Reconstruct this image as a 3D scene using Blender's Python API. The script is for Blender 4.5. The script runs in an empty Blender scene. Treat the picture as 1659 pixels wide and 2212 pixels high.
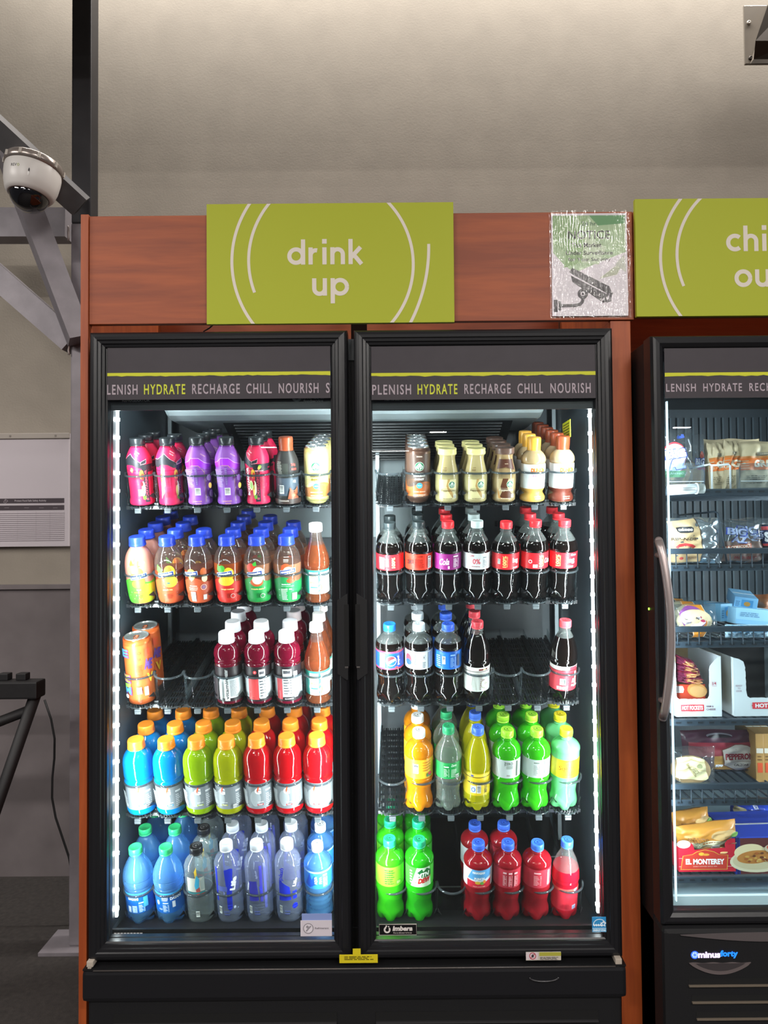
import bpy, bmesh, math, random
from mathutils import Vector, Matrix
rnd = random.Random(7)
SC = bpy.context.scene
COL = SC.collection

# ------------------------------------------------------------------ camera
FPX, CX, CY = 1534.0, 855.0, 1106.0
PITCH, ROLL = math.radians(1.5), math.radians(0.5)
CAM = Vector((0.0, -1.76, 1.5))
_f = Vector((0, math.cos(PITCH), math.sin(PITCH)))
_u0 = Vector((0, -math.sin(PITCH), math.cos(PITCH)))
_r0 = Vector((1, 0, 0))
_R = _r0 * math.cos(ROLL) - _u0 * math.sin(ROLL)
_U = _u0 * math.cos(ROLL) + _r0 * math.sin(ROLL)
cam_data = bpy.data.cameras.new('camera')
cam = bpy.data.objects.new('camera', cam_data)
COL.objects.link(cam)
cam_data.sensor_fit = 'AUTO'
cam_data.sensor_width = 36.0
cam_data.lens = FPX / 2212 * 36.0
cam_data.shift_x = -(CX - 829.5) / 2212
cam_data.clip_start = 0.02
m = Matrix((_R, _U, -_f)).transposed().to_4x4()
m.translation = CAM
cam.matrix_world = m
SC.camera = cam


def at(x, y, Y):
    """the point at depth Y that the survey of the photograph gives for one of its pixels"""
    d = _f + _R * ((x - CX) / FPX) + _U * ((CY - y) / FPX)
    return CAM + d * ((Y - CAM.y) / d.y)


# ------------------------------------------------------------------ world, exposure
SC.view_settings.view_transform = 'Standard'
SC.view_settings.look = 'None'
SC.view_settings.exposure = 0.0
SC.view_settings.gamma = 1.0
SC.view_settings.use_curve_mapping = False
SC.cycles.max_bounces = 14
SC.cycles.transparent_max_bounces = 24
SC.cycles.transmission_bounces = 10
SC.cycles.glossy_bounces = 5
SC.cycles.diffuse_bounces = 4
SC.cycles.sample_clamp_indirect = 6.0
SC.cycles.use_denoising = True
SC.cycles.blur_glossy = 0.5
world = bpy.data.worlds.new('store_ambient')
SC.world = world
world.use_nodes = True
bgn = world.node_tree.nodes['Background']
bgn.inputs[0].default_value = (0.95, 0.93, 1.0, 1)
bgn.inputs[1].default_value = 0.06
LED_WATTS = 8.2


def area(name, loc, sx, sy, watts, color=(1, 0.95, 0.9), rot=(0, 0, 0), spread=math.pi):
    l = bpy.data.lights.new(name, 'AREA')
    l.shape = 'RECTANGLE'
    l.size, l.size_y, l.energy, l.color = sx, sy, watts, color
    l.spread = spread
    o = bpy.data.objects.new(name, l)
    COL.objects.link(o)
    o.location = loc
    o.rotation_euler = rot
    return o


# the store's fluorescent rows, over and behind the camera
for i, (x, y, wt) in enumerate([(-1.9, -3.2, 115), (1.35, -3.2, 120), (4.4, -3.2, 115), (-1.2, -6.2, 170), (1.8, -6.2, 170)]):
    area('store_or_added_lamp', (x, y, 3.68), 1.25, 0.22, wt)
# lamp added out of view to brighten the wall beside the steel post
area('store_or_added_lamp', (-2.7, -0.9, 3.25), 0.22, 1.25, 60)
# lamps far down the store: the streaks in the glass doors
for i, (x, y, z) in enumerate([(0.9, -13.0, 3.55), (6.05, -13.3, 3.62), (6.9, -10.0, 3.4), (-0.2, -16.0, 3.5), (-3.0, -15.0, 3.5)]):
    area('store_or_added_lamp', (x, y, z), 0.35 if i != 3 else 1.1, 0.16, 16, (1, 1, 1))
# unseen row added to grade the back wall brighter towards its top
area('store_or_added_lamp', (0.6, 1.08, 4.6), 4.8, 0.12, 165, (1, 0.96, 0.91))


def led_light(loc, length, watts, toward):
    """the light of one vertical LED strip, thrown inward and back over the shelves"""
    o = area('led_light', loc, 0.010, length, watts, (0.93, 0.97, 1.0), spread=math.radians(150))
    o.rotation_euler = Vector(toward).to_track_quat('-Z', 'Y').to_euler()
    return o


# ------------------------------------------------------------------ materials
def lin(c):
    c = c / 255.0
    return c / 12.92 if c <= 0.04045 else ((c + 0.055) / 1.055) ** 2.4


def rgb(h):
    h = h.lstrip('#')
    return tuple(lin(int(h[i:i + 2], 16)) for i in (0, 2, 4)) + (1.0,)


_M = {}


def pbr(h, rough=0.5, metal=0.0, spec=0.5, coat=0.0, name=None, noise=0.0, nscale=40.0, bump=0.0, bscale=200.0, emit=0.0, trans=0.0, ior=1.45, alpha=1.0):
    key = ('pbr', h, rough, metal, spec, coat, noise, nscale, bump, bscale, emit, trans, ior, alpha)
    if key in _M:
        return _M[key]
    m = bpy.data.materials.new(name or ('surface_' + h.strip('#')))
    m.use_nodes = True
    nt = m.node_tree
    b = nt.nodes['Principled BSDF']
    b.inputs['Base Color'].default_value = rgb(h)
    b.inputs['Roughness'].default_value = rough
    b.inputs['Metallic'].default_value = metal
    b.inputs['Specular IOR Level'].default_value = spec
    b.inputs['Coat Weight'].default_value = coat
    b.inputs['Coat Roughness'].default_value = 0.06
    b.inputs['Transmission Weight'].default_value = trans
    b.inputs['IOR'].default_value = ior
    b.inputs['Alpha'].default_value = alpha
    if emit:
        b.inputs['Emission Color'].default_value = rgb(h)
        b.inputs['Emission Strength'].default_value = emit
    if noise or bump:
        tc = nt.nodes.new('ShaderNodeTexCoord')
        no = nt.nodes.new('ShaderNodeTexNoise')
        no.inputs['Scale'].default_value = nscale
        no.inputs['Detail'].default_value = 5
        nt.links.new(tc.outputs['Object'], no.inputs['Vector'])
        if noise:
            mx = nt.nodes.new('ShaderNodeMix')
            mx.data_type = 'RGBA'
            mx.blend_type = 'MULTIPLY'
            mx.inputs[0].default_value = 1.0
            mx.inputs[6].default_value = rgb(h)
            mr = nt.nodes.new('ShaderNodeMapRange')
            mr.inputs[1].default_value, mr.inputs[2].default_value = 0.3, 0.7
            mr.inputs[3].default_value, mr.inputs[4].default_value = 1 - noise, 1 + noise
            nt.links.new(no.outputs[0], mr.inputs[0])
            nt.links.new(mr.outputs[0], mx.inputs[7])
            nt.links.new(mx.outputs[2], b.inputs['Base Color'])
        if bump:
            n2 = nt.nodes.new('ShaderNodeTexNoise')
            n2.inputs['Scale'].default_value = bscale
            n2.inputs['Detail'].default_value = 3
            nt.links.new(tc.outputs['Object'], n2.inputs['Vector'])
            bp = nt.nodes.new('ShaderNodeBump')
            bp.inputs['Strength'].default_value = bump
            bp.inputs['Distance'].default_value = 0.004
            nt.links.new(n2.outputs[0], bp.inputs['Height'])
            nt.links.new(bp.outputs[0], b.inputs['Normal'])
    _M[key] = m
    return m


def ink(h):
    return pbr(h, rough=0.42, spec=0.45, name='print_' + h.strip('#'))


def glow(h, k):
    return pbr(h, emit=k, name='lit_' + h.strip('#'))


def milky(h, tl=0.5, rough=0.08, spec=0.5, name=None):
    """coloured liquid in a bottle: half diffuse, half translucent, under a clear skin"""
    key = ('milky', h, tl, rough)
    if key in _M:
        return _M[key]
    m = bpy.data.materials.new(name or ('liquid_' + h.strip('#')))
    m.use_nodes = True
    nt = m.node_tree
    nt.nodes.clear()
    out = nt.nodes.new('ShaderNodeOutputMaterial')
    d = nt.nodes.new('ShaderNodeBsdfDiffuse')
    t = nt.nodes.new('ShaderNodeBsdfTranslucent')
    g = nt.nodes.new('ShaderNodeBsdfGlossy')
    g.inputs['Roughness'].default_value = rough
    fr = nt.nodes.new('ShaderNodeFresnel')
    fr.inputs['IOR'].default_value = 1.5
    m1 = nt.nodes.new('ShaderNodeMixShader')
    m2 = nt.nodes.new('ShaderNodeMixShader')
    m1.inputs[0].default_value = tl
    for s in (d, t):
        s.inputs['Color'].default_value = rgb(h)
    L = nt.links.new
    L(d.outputs[0], m1.inputs[1]); L(t.outputs[0], m1.inputs[2])
    L(fr.outputs[0], m2.inputs[0]); L(m1.outputs[0], m2.inputs[1]); L(g.outputs[0], m2.inputs[2])
    L(m2.outputs[0], out.inputs[0])
    _M[key] = m
    return m


def thin_ior(nt, fr, ior):
    """a thin sheet shines alike from both sides: undo the Fresnel node's inversion on back faces"""
    g = nt.nodes.new('ShaderNodeNewGeometry')
    r = nt.nodes.new('ShaderNodeMapRange')
    r.inputs[3].default_value, r.inputs[4].default_value = ior, 1.0 / ior
    nt.links.new(g.outputs['Backfacing'], r.inputs[0])
    nt.links.new(r.outputs[0], fr.inputs['IOR'])


def clear(h='#ffffff', body=0.0, bodycol='#ffffff', rough=0.03, ior=1.45, name=None, specks=False):
    """thin clear plastic or pane: straight-through light, a Fresnel shine, a little body"""
    key = ('clear', h, body, bodycol, rough, ior, specks)
    if key in _M:
        return _M[key]
    m = bpy.data.materials.new(name or ('clear_' + h.strip('#')))
    m.use_nodes = True
    nt = m.node_tree
    nt.nodes.clear()
    L = nt.links.new
    out = nt.nodes.new('ShaderNodeOutputMaterial')
    t = nt.nodes.new('ShaderNodeBsdfTransparent')
    t.inputs['Color'].default_value = rgb(h)
    d = nt.nodes.new('ShaderNodeBsdfDiffuse')
    d.inputs['Color'].default_value = rgb(bodycol)
    tr = nt.nodes.new('ShaderNodeBsdfTranslucent')
    tr.inputs['Color'].default_value = rgb(bodycol)
    dm = nt.nodes.new('ShaderNodeMixShader')
    dm.inputs[0].default_value = 0.5
    L(d.outputs[0], dm.inputs[1]); L(tr.outputs[0], dm.inputs[2])
    g = nt.nodes.new('ShaderNodeBsdfGlossy')
    g.inputs['Roughness'].default_value = rough
    fr = nt.nodes.new('ShaderNodeFresnel')
    thin_ior(nt, fr, ior)
    m1 = nt.nodes.new('ShaderNodeMixShader')
    m1.inputs[0].default_value = body
    if specks:
        tc = nt.nodes.new('ShaderNodeTexCoord')
        v = nt.nodes.new('ShaderNodeTexVoronoi')
        v.inputs['Scale'].default_value = 85
        L(tc.outputs['Object'], v.inputs['Vector'])
        n1 = nt.nodes.new('ShaderNodeTexNoise')
        n1.inputs['Scale'].default_value = 6
        L(tc.outputs['Object'], n1.inputs['Vector'])
        r1 = nt.nodes.new('ShaderNodeMapRange')
        r1.inputs[1].default_value, r1.inputs[2].default_value = 0.07, 0.02
        r1.inputs[3].default_value, r1.inputs[4].default_value = 0, 0.35
        L(v.outputs['Distance'], r1.inputs[0])
        r2 = nt.nodes.new('ShaderNodeMapRange')
        r2.inputs[1].default_value, r2.inputs[2].default_value = 0.42, 0.7
        r2.inputs[3].default_value, r2.inputs[4].default_value = 0, 1
        L(n1.outputs[0], r2.inputs[0])
        mu = nt.nodes.new('ShaderNodeMath'); mu.operation = 'MULTIPLY'
        L(r1.outputs[0], mu.inputs[0]); L(r2.outputs[0], mu.inputs[1])
        ad = nt.nodes.new('ShaderNodeMath'); ad.operation = 'ADD'
        ad.inputs[1].default_value = body
        L(mu.outputs[0], ad.inputs[0])
        L(ad.outputs[0], m1.inputs[0])
    m2 = nt.nodes.new('ShaderNodeMixShader')
    L(t.outputs[0], m1.inputs[1]); L(dm.outputs[0], m1.inputs[2])
    L(fr.outputs[0], m2.inputs[0]); L(m1.outputs[0], m2.inputs[1]); L(g.outputs[0], m2.inputs[2])
    L(m2.outputs[0], out.inputs[0])
    _M[key] = m
    return m


def wood(name, c1, c2, axis='X', rough=0.42):
    m = bpy.data.materials.new(name)
    m.use_nodes = True
    nt = m.node_tree
    L = nt.links.new
    b = nt.nodes['Principled BSDF']
    tc = nt.nodes.new('ShaderNodeTexCoord')
    mp = nt.nodes.new('ShaderNodeMapping')
    s = {'X': (0.9, 9, 11), 'Z': (11, 9, 0.9)}[axis]
    mp.inputs['Scale'].default_value = s
    L(tc.outputs['Object'], mp.inputs[0])
    n = nt.nodes.new('ShaderNodeTexNoise')
    n.inputs['Scale'].default_value = 2.2
    n.inputs['Detail'].default_value = 8
    n.inputs['Distortion'].default_value = 0.9
    L(mp.outputs[0], n.inputs[0])
    n2 = nt.nodes.new('ShaderNodeTexNoise')
    n2.inputs['Scale'].default_value = 14
    n2.inputs['Detail'].default_value = 4
    L(mp.outputs[0], n2.inputs[0])
    mx = nt.nodes.new('ShaderNodeMath'); mx.operation = 'MULTIPLY_ADD'
    mx.inputs[1].default_value = 0.35
    L(n2.outputs[0], mx.inputs[0]); L(n.outputs[0], mx.inputs[2])
    r = nt.nodes.new('ShaderNodeValToRGB')
    r.color_ramp.elements[0].position, r.color_ramp.elements[0].color = 0.5, rgb(c1)
    r.color_ramp.elements[1].position, r.color_ramp.elements[1].color = 0.88, rgb(c2)
    L(mx.outputs[0], r.inputs[0])
    L(r.outputs[0], b.inputs['Base Color'])
    b.inputs['Roughness'].default_value = rough
    return m


# ------------------------------------------------------------------ mesh building
class MB:
    """collects shapes with material slots, then links them as ONE mesh object"""

    def __init__(self):
        self.v, self.f, self.mi, self.mats, self.sm = [], [], [], [], []

    def slot(self, mat):
        if mat not in self.mats:
            self.mats.append(mat)
        return self.mats.index(mat)

    def add(self, vs, fs, mat, smooth=False):
        o = len(self.v)
        self.v += [tuple(p) for p in vs]
        k = self.slot(mat)
        for f in fs:
            self.f.append(tuple(i + o for i in f))
            self.mi.append(k)
            self.sm.append(smooth)
        return self

    def box(self, x0, x1, y0, y1, z0, z1, mat, c=0.0):
        if c <= 0:
            vs = [(x, y, z) for x in (x0, x1) for y in (y0, y1) for z in (z0, z1)]
            fs = [(0, 1, 3, 2), (4, 6, 7, 5), (0, 4, 5, 1), (2, 3, 7, 6), (0, 2, 6, 4), (1, 5, 7, 3)]
            return self.add(vs, fs, mat)
        bm = bmesh.new()
        bmesh.ops.create_cube(bm, size=1.0)
        for v in bm.verts:
            v.co = ((x0 + x1) / 2 + v.co.x * (x1 - x0), (y0 + y1) / 2 + v.co.y * (y1 - y0), (z0 + z1) / 2 + v.co.z * (z1 - z0))
        bmesh.ops.bevel(bm, geom=bm.edges[:], offset=c, segments=2, profile=0.6, affect='EDGES')
        self.bm(bm, mat, False)
        bm.free()
        return self

    def bm(self, bm, mat, smooth=False):
        bm.verts.index_update()
        return self.add([v.co[:] for v in bm.verts], [[v.index for v in f.verts] for f in bm.faces], mat, smooth)

    def prism(self, pts, y0, y1, mat):
        """outline in x,z pulled from depth y0 to y1"""
        n = len(pts)
        vs = [(x, y0, z) for x, z in pts] + [(x, y1, z) for x, z in pts]
        fs = [tuple(range(n)), tuple(range(2 * n - 1, n - 1, -1))] + [(i, i + n, (i + 1) % n + n, (i + 1) % n) for i in range(n)]
        return self.add(vs, fs, mat)

    def tube(self, path, r, mat, seg=10, closed=False, flat=1.0):
        P = [Vector(p) for p in path]
        n = len(P)
        vs, fs = [], []
        up = None
        for i in range(n):
            a = P[(i - 1) % n] if (closed or i) else P[0]
            b = P[(i + 1) % n] if (closed or i < n - 1) else P[-1]
            t = (b - a).normalized()
            if up is None:
                up = Vector((0, 0, 1)) if abs(t.z) < 0.9 else Vector((1, 0, 0))
            s = t.cross(up).normalized()
            up = s.cross(t).normalized()
            for k in range(seg):
                q = 2 * math.pi * k / seg
                vs.append(P[i] + s * (math.cos(q) * r) + up * (math.sin(q) * r * flat))
        m = n if closed else n - 1
        for i in range(m):
            for k in range(seg):
                a, b = i * seg + k, i * seg + (k + 1) % seg
                c, d = ((i + 1) % n) * seg + (k + 1) % seg, ((i + 1) % n) * seg + k
                fs.append((a, b, c, d))
        if not closed:
            fs.append(tuple(range(seg - 1, -1, -1)))
            fs.append(tuple(range((n - 1) * seg, n * seg)))
        return self.add(vs, fs, mat, True)

    def lathe(self, prof, mat, seg=32, cx=0, cy=0, cz=0, fn=None, caps=True, mats=None):
        """prof: (r, z); fn(angle, r, z) -> r; mats(z) -> material per ring of faces"""
        vs, n = [], len(prof)
        for r, z in prof:
            for k in range(seg):
                a = 2 * math.pi * k / seg
                rr = fn(a, r, z) if fn else r
                vs.append((cx + rr * math.sin(a), cy - rr * math.cos(a), cz + z))
        for i in range(n - 1):
            fs = [(i * seg + k, i * seg + (k + 1) % seg, (i + 1) * seg + (k + 1) % seg, (i + 1) * seg + k) for k in range(seg)]
            mm = mats((prof[i][1] + prof[i + 1][1]) / 2) if mats else mat
            if i == 0:
                self.add(vs, fs, mm, True)
                off = len(self.v) - len(vs)
            else:
                k = self.slot(mm)
                for f in fs:
                    self.f.append(tuple(q + off for q in f)); self.mi.append(k); self.sm.append(True)
        if caps:
            k0 = self.slot(mats(prof[0][1]) if mats else mat)
            k1 = self.slot(mats(prof[-1][1]) if mats else mat)
            self.f.append(tuple(off + k for k in range(seg - 1, -1, -1))); self.mi.append(k0); self.sm.append(False)
            self.f.append(tuple(off + (n - 1) * seg + k for k in range(seg))); self.mi.append(k1); self.sm.append(False)
        return self

    def mesh(self, name, angle=40, mapf=None):
        me = bpy.data.meshes.new(name)
        vs = [mapf(p) for p in self.v] if mapf else self.v
        me.from_pydata(vs, [], self.f)
        for mt in self.mats:
            me.materials.append(mt)
        me.polygons.foreach_set('material_index', self.mi)
        me.polygons.foreach_set('use_smooth', self.sm)
        me.update()
        return me

    def build(self, name, parent=None, bevel=0.0, loc=None, mapf=None):
        me = self.mesh(name, mapf=mapf)
        o = bpy.data.objects.new(name, me)
        COL.objects.link(o)
        if loc is not None:
            o.location = loc
        if parent:
            o.parent = parent
        if bevel:
            b = o.modifiers.new('edge', 'BEVEL')
            b.width, b.segments, b.limit_method, b.angle_limit = bevel, 2, 'ANGLE', math.radians(50)
        return o


def thing(name, label, cat, loc=(0, 0, 0), rot=(0, 0, 0), group=None):
    o = bpy.data.objects.new(name, None)
    COL.objects.link(o)
    o.location, o.rotation_euler = loc, rot
    o['label'], o['category'] = label, cat
    if group:
        o['group'] = group
    return o


def tag(o, label, cat, group=None, kind=None):
    o['label'], o['category'] = label, cat
    if group:
        o['group'] = group
    if kind:
        o['kind'] = kind
    return o


def struct(o):
    o['kind'] = 'structure'
    return o


def child(o, parent):
    """parent without moving: the parent's origin offset is taken off"""
    o.parent = parent
    o.matrix_parent_inverse = parent.matrix_basis.inverted()
    return o


# ------------------------------------------------------------------ flat graphics: strokes, type, shapes
_TX = {}


def text_geo(s, bold=0.0, space=1.0):
    key = (s, bold, space)
    if key not in _TX:
        cu = bpy.data.curves.new('type', 'FONT')
        cu.body = s
        cu.resolution_u = 3
        cu.offset = bold
        cu.space_character = space
        ob = bpy.data.objects.new('type', cu)
        COL.objects.link(ob)
        dg = bpy.context.evaluated_depsgraph_get()
        me = bpy.data.meshes.new_from_object(ob.evaluated_get(dg))
        vs = [(v.co.x, v.co.y) for v in me.vertices]
        fs = [tuple(p.vertices) for p in me.polygons]
        bpy.data.objects.remove(ob)
        bpy.data.meshes.remove(me)
        bpy.data.curves.remove(cu)
        x0, x1 = min(v[0] for v in vs), max(v[0] for v in vs)
        y0, y1 = min(v[1] for v in vs), max(v[1] for v in vs)
        _TX[key] = ([((x - (x0 + x1) / 2), (y - (y0 + y1) / 2)) for x, y in vs], fs, x1 - x0, y1 - y0)
    return _TX[key]


def ribbon(pts, w):
    """outline strip of width w along a polyline: (verts, faces)"""
    P = [Vector(p) for p in pts]
    vs, fs = [], []
    for i, p in enumerate(P):
        a = P[max(i - 1, 0)]
        b = P[min(i + 1, len(P) - 1)]
        t = (b - a).normalized()
        nrm = Vector((-t.y, t.x))
        k = 1.0
        if 0 < i < len(P) - 1:
            t1 = (p - a).normalized()
            k = 1 / max(0.45, abs(Vector((-t1.y, t1.x)).dot(nrm)))
        vs += [tuple(p + nrm * (w / 2 * k)), tuple(p - nrm * (w / 2 * k))]
    for i in range(len(P) - 1):
        fs.append((2 * i, 2 * i + 1, 2 * i + 3, 2 * i + 2))
    return vs, fs


def arc(cx, cy, r, a0, a1, n=24, ry=None):
    ry = r if ry is None else ry
    return [(cx + r * math.cos(math.radians(a0 + (a1 - a0) * i / n)), cy + ry * math.sin(math.radians(a0 + (a1 - a0) * i / n))) for i in range(n + 1)]


def circ3(a, b, c):
    ax, ay, bx, by, cx, cy = *a, *b, *c
    d = 2 * (ax * (by - cy) + bx * (cy - ay) + cx * (ay - by))
    ux = ((ax * ax + ay * ay) * (by - cy) + (bx * bx + by * by) * (cy - ay) + (cx * cx + cy * cy) * (ay - by)) / d
    uy = ((ax * ax + ay * ay) * (cx - bx) + (bx * bx + by * by) * (ax - cx) + (cx * cx + cy * cy) * (bx - ax)) / d
    return ux, uy, math.hypot(ax - ux, ay - uy)


class Art:
    """flat artwork in (u, v); layers rise by eps so that later shapes lie on earlier ones"""

    def __init__(self):
        self.s = []

    def shape(self, vs, fs, c):
        self.s.append((vs, fs, c))
        return self

    def poly(self, pts, c):
        return self.shape(list(pts), [tuple(range(len(pts)))], c)

    def rect(self, u0, u1, v0, v1, c):
        return self.poly([(u0, v0), (u1, v0), (u1, v1), (u0, v1)], c)

    def ell(self, cx, cy, rx, ry, c, n=28, rot=0):
        co, si = math.cos(math.radians(rot)), math.sin(math.radians(rot))
        return self.poly([(cx + rx * math.cos(t) * co - ry * math.sin(t) * si, cy + rx * math.cos(t) * si + ry * math.sin(t) * co)
                          for t in (2 * math.pi * i / n for i in range(n))], c)

    def line(self, pts, w, c):
        return self.shape(*ribbon(pts, w), c)

    def text(self, s, cx, cy, h, c, w=None, rot=0, bold=0.02, space=1.0, skew=0.0):
        """type centred on cx, cy, its drawn height h, squeezed to width w if given"""
        vs, fs, tw, th = text_geo(s, bold, space)
        ky = h / th
        kx = ky if w is None else w / tw
        co, si = math.cos(math.radians(rot)), math.sin(math.radians(rot))
        out = []
        for x, y in vs:
            x, y = x * kx + y * ky * skew, y * ky
            out.append((cx + x * co - y * si, cy + x * si + y * co))
        return self.shape(out, fs, c)

    def small(self, u0, u1, v0, v1, n, c, t=0.45):
        """n rows of small print: fine bars of uneven length"""
        r = random.Random(int(u0 * 7 + v0 * 13 + n))
        h = (v1 - v0) / n
        for i in range(n):
            x = u0
            e = u1 - r.random() * 0.25 * (u1 - u0)
            while x < e:
                l = (u1 - u0) * (0.08 + 0.2 * r.random())
                self.rect(x, min(x + l, e), v0 + i * h, v0 + i * h + h * t, c)
                x += l + (u1 - u0) * 0.035
        return self

    def barcode(self, cx, cy, w, h, vertical=False):
        self.rect(cx - w / 2, cx + w / 2, cy - h / 2, cy + h / 2, '#f2f2ee')
        r = random.Random(3)
        k = 13
        for i in range(k):
            a = (i + 0.2) / k
            b = a + (0.3 + 0.35 * r.random()) / k
            if vertical:
                self.rect(cx - w * 0.42, cx + w * 0.42, cy - h * 0.44 + h * 0.88 * a, cy - h * 0.44 + h * 0.88 * b, '#2a2a2a')
            else:
                self.rect(cx - w * 0.44 + w * 0.88 * a, cx - w * 0.44 + w * 0.88 * b, cy - h * 0.4, cy + h * 0.42, '#2a2a2a')
        return self

    def facts(self, u0, u1, v0, v1, c, line):
        self.rect(u0, u1, v0, v1, c)
        w, h = u1 - u0, v1 - v0
        self.rect(u0 + w * .08, u1 - w * .15, v1 - h * .16, v1 - h * .07, line)
        for i in range(7):
            y = v0 + h * (0.08 + 0.1 * i)
            self.rect(u0 + w * .08, u0 + w * (.5 + .1 * ((i * 5) % 3)), y, y + h * .035, line)
            self.rect(u1 - w * .22, u1 - w * .08, y, y + h * .035, line)
        return self

    def clip(self, u0, u1, v0, v1):
        out = []
        for vs, fs, c in self.s:
            b = bmesh.new()
            bv = [b.verts.new((x, y, 0)) for x, y in vs]
            for f in fs:
                try:
                    b.faces.new([bv[i] for i in f])
                except ValueError:
                    pass
            bmesh.ops.triangulate(b, faces=b.faces[:])
            for co, no in (((u0, 0, 0), (-1, 0, 0)), ((u1, 0, 0), (1, 0, 0)), ((0, v0, 0), (0, -1, 0)), ((0, v1, 0), (0, 1, 0))):
                bmesh.ops.bisect_plane(b, geom=b.verts[:] + b.edges[:] + b.faces[:], plane_co=co, plane_no=no, clear_outer=True)
            b.verts.index_update()
            if b.faces:
                out.append(([(v.co.x, v.co.y) for v in b.verts], [tuple(v.index for v in f.verts) for f in b.faces], c))
            b.free()
        self.s = out
        return self

    def flat(self, mb, fn, eps=0.00025, matf=ink):
        """put the artwork on a surface: fn(u, v, lift) -> point"""
        for i, (vs, fs, c) in enumerate(self.s):
            m = c if not isinstance(c, str) else matf(c)
            mb.add([fn(u, v, eps * (1 + 0.2 * i)) for u, v in vs], fs, m)
        return mb

    def wrap(self, mb, rz, scale=0.001, step=3.0, vstep=5.0, eps=0.0003, matf=ink):
        """bend the artwork (millimetres) round a bottle: rz(v) -> radius in metres, facing -Y"""
        for i, (vs, fs, c) in enumerate(self.s):
            b = bmesh.new()
            bv = [b.verts.new((x, y, 0)) for x, y in vs]
            for f in fs:
                try:
                    b.faces.new([bv[j] for j in f])
                except ValueError:
                    pass
            bmesh.ops.triangulate(b, faces=[f for f in b.faces if len(f.verts) > 4])
            x0, x1 = min(p[0] for p in vs), max(p[0] for p in vs)
            y0, y1 = min(p[1] for p in vs), max(p[1] for p in vs)
            k = math.floor(x0 / step) + 1
            while k * step < x1:
                bmesh.ops.bisect_plane(b, geom=b.verts[:] + b.edges[:] + b.faces[:], plane_co=(k * step, 0, 0), plane_no=(1, 0, 0))
                k += 1
            if vstep:
                k = math.floor(y0 / vstep) + 1
                while k * vstep < y1:
                    bmesh.ops.bisect_plane(b, geom=b.verts[:] + b.edges[:] + b.faces[:], plane_co=(0, k * vstep, 0), plane_no=(0, 1, 0))
                    k += 1
            R0 = max(rz((y0 + y1) / 2 * scale), 0.01) if not hasattr(self, 'R') else self.R
            m = c if not isinstance(c, str) else matf(c)
            b.verts.index_update()
            o = []
            for v in b.verts:
                r = rz(v.co.y * scale) + eps * (1 + 0.22 * i)
                a = v.co.x * scale / R0
                o.append((r * math.sin(a), -r * math.cos(a), v.co.y * scale))
            mb.add(o, [tuple(v.index for v in f.verts) for f in b.faces], m, True)
            b.free()
        return mb
# ------------------------------------------------------------------ the setting
WALLGREY = pbr('#928a7f', 0.85, noise=0.05, nscale=9, bump=0.12, bscale=120, name='painted_wall')
WAINSCOT = pbr('#6a6364', 0.7, noise=0.12, nscale=7, name='dark_wainscot')
FLOORM = pbr('#2b2725', 0.8, noise=0.3, nscale=60, bump=0.4, bscale=300, name='dark_floor')
mb = MB(); mb.box(-5, 6, -9, 1.5, -0.1, 0, FLOORM)
struct(mb.build('floor'))
zc = at(830, 404, 1.4).z
zw = at(80, 1262, 1.4).z
mb = MB()
# upper wall tips slightly forward, a lean put in to dim it
W0, W1 = -4.5, 5.5


def wallstrip(mb, prof, mat):
    vs = [(x, y, z) for x in (W0, W1) for y, z in prof]
    n = len(prof)
    mb.add(vs, [tuple(range(n)), tuple(range(2 * n - 1, n - 1, -1))] + [(i, i + n, (i + 1) % n + n, (i + 1) % n) for i in range(n)], mat)


wallstrip(mb, [(1.4, zw), (1.4, zc), (1.38, 4.75), (1.6, 4.75), (1.6, zw)], WALLGREY)
struct(mb.build('wall_back'))
mb = MB()
wallstrip(mb, [(1.39, 0.0), (1.39, zw), (1.6, zw), (1.6, 0)], WAINSCOT)
wallstrip(mb, [(1.375, zw - 0.02), (1.375, zw), (1.39, zw), (1.39, zw - 0.02)], WAINSCOT)
struct(mb.build('trim_1'))
mb = MB(); mb.box(-4.5, 5.5, -9, 1.6, 4.75, 4.85, pbr('#77736f', 0.9))
struct(mb.build('ceiling'))

mb = MB(); mb.box(-4.5, 5.5, -0.55, -0.40, 3.36, 4.75, pbr('#77736f', 0.9))  # unseen beam, added to keep the front lamps off the upper wall
struct(mb.build('unseen_shade_beam'))

# steel frame: post and braces
STEEL = pbr('#7d787d', 0.5, 0.2, noise=0.13, nscale=14, bump=0.05, name='grey_steel')
STEELD = pbr('#59585a', 0.45, 0.3, noise=0.15, nscale=12, bump=0.05, name='dark_steel')
px0 = at(150, 1400, 0.84).x
mb = MB()
zj = at(150, 482, 0.84).z
mb.box(px0, px0 + 0.072, 0.84, 0.912, 0.012, zj, STEEL, 0.006)
mb.box(px0 - 0.09, px0 + 0.16, 0.80, 0.95, 0, 0.012, STEEL)
post = mb.build('steel_post')
mb = MB()
mb.box(px0, px0 + 0.072, 0.842, 0.912, zj, 4.75, pbr('#343336', 0.4, 0.5, noise=0.1, nscale=10, name='blackened_steel'), 0.006)
up_ = mb.build('upper_section', post)
up_['label'] = 'darker upper length of the post'
tag(post, 'grey square steel post standing behind the orange side panel', 'post')


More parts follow.
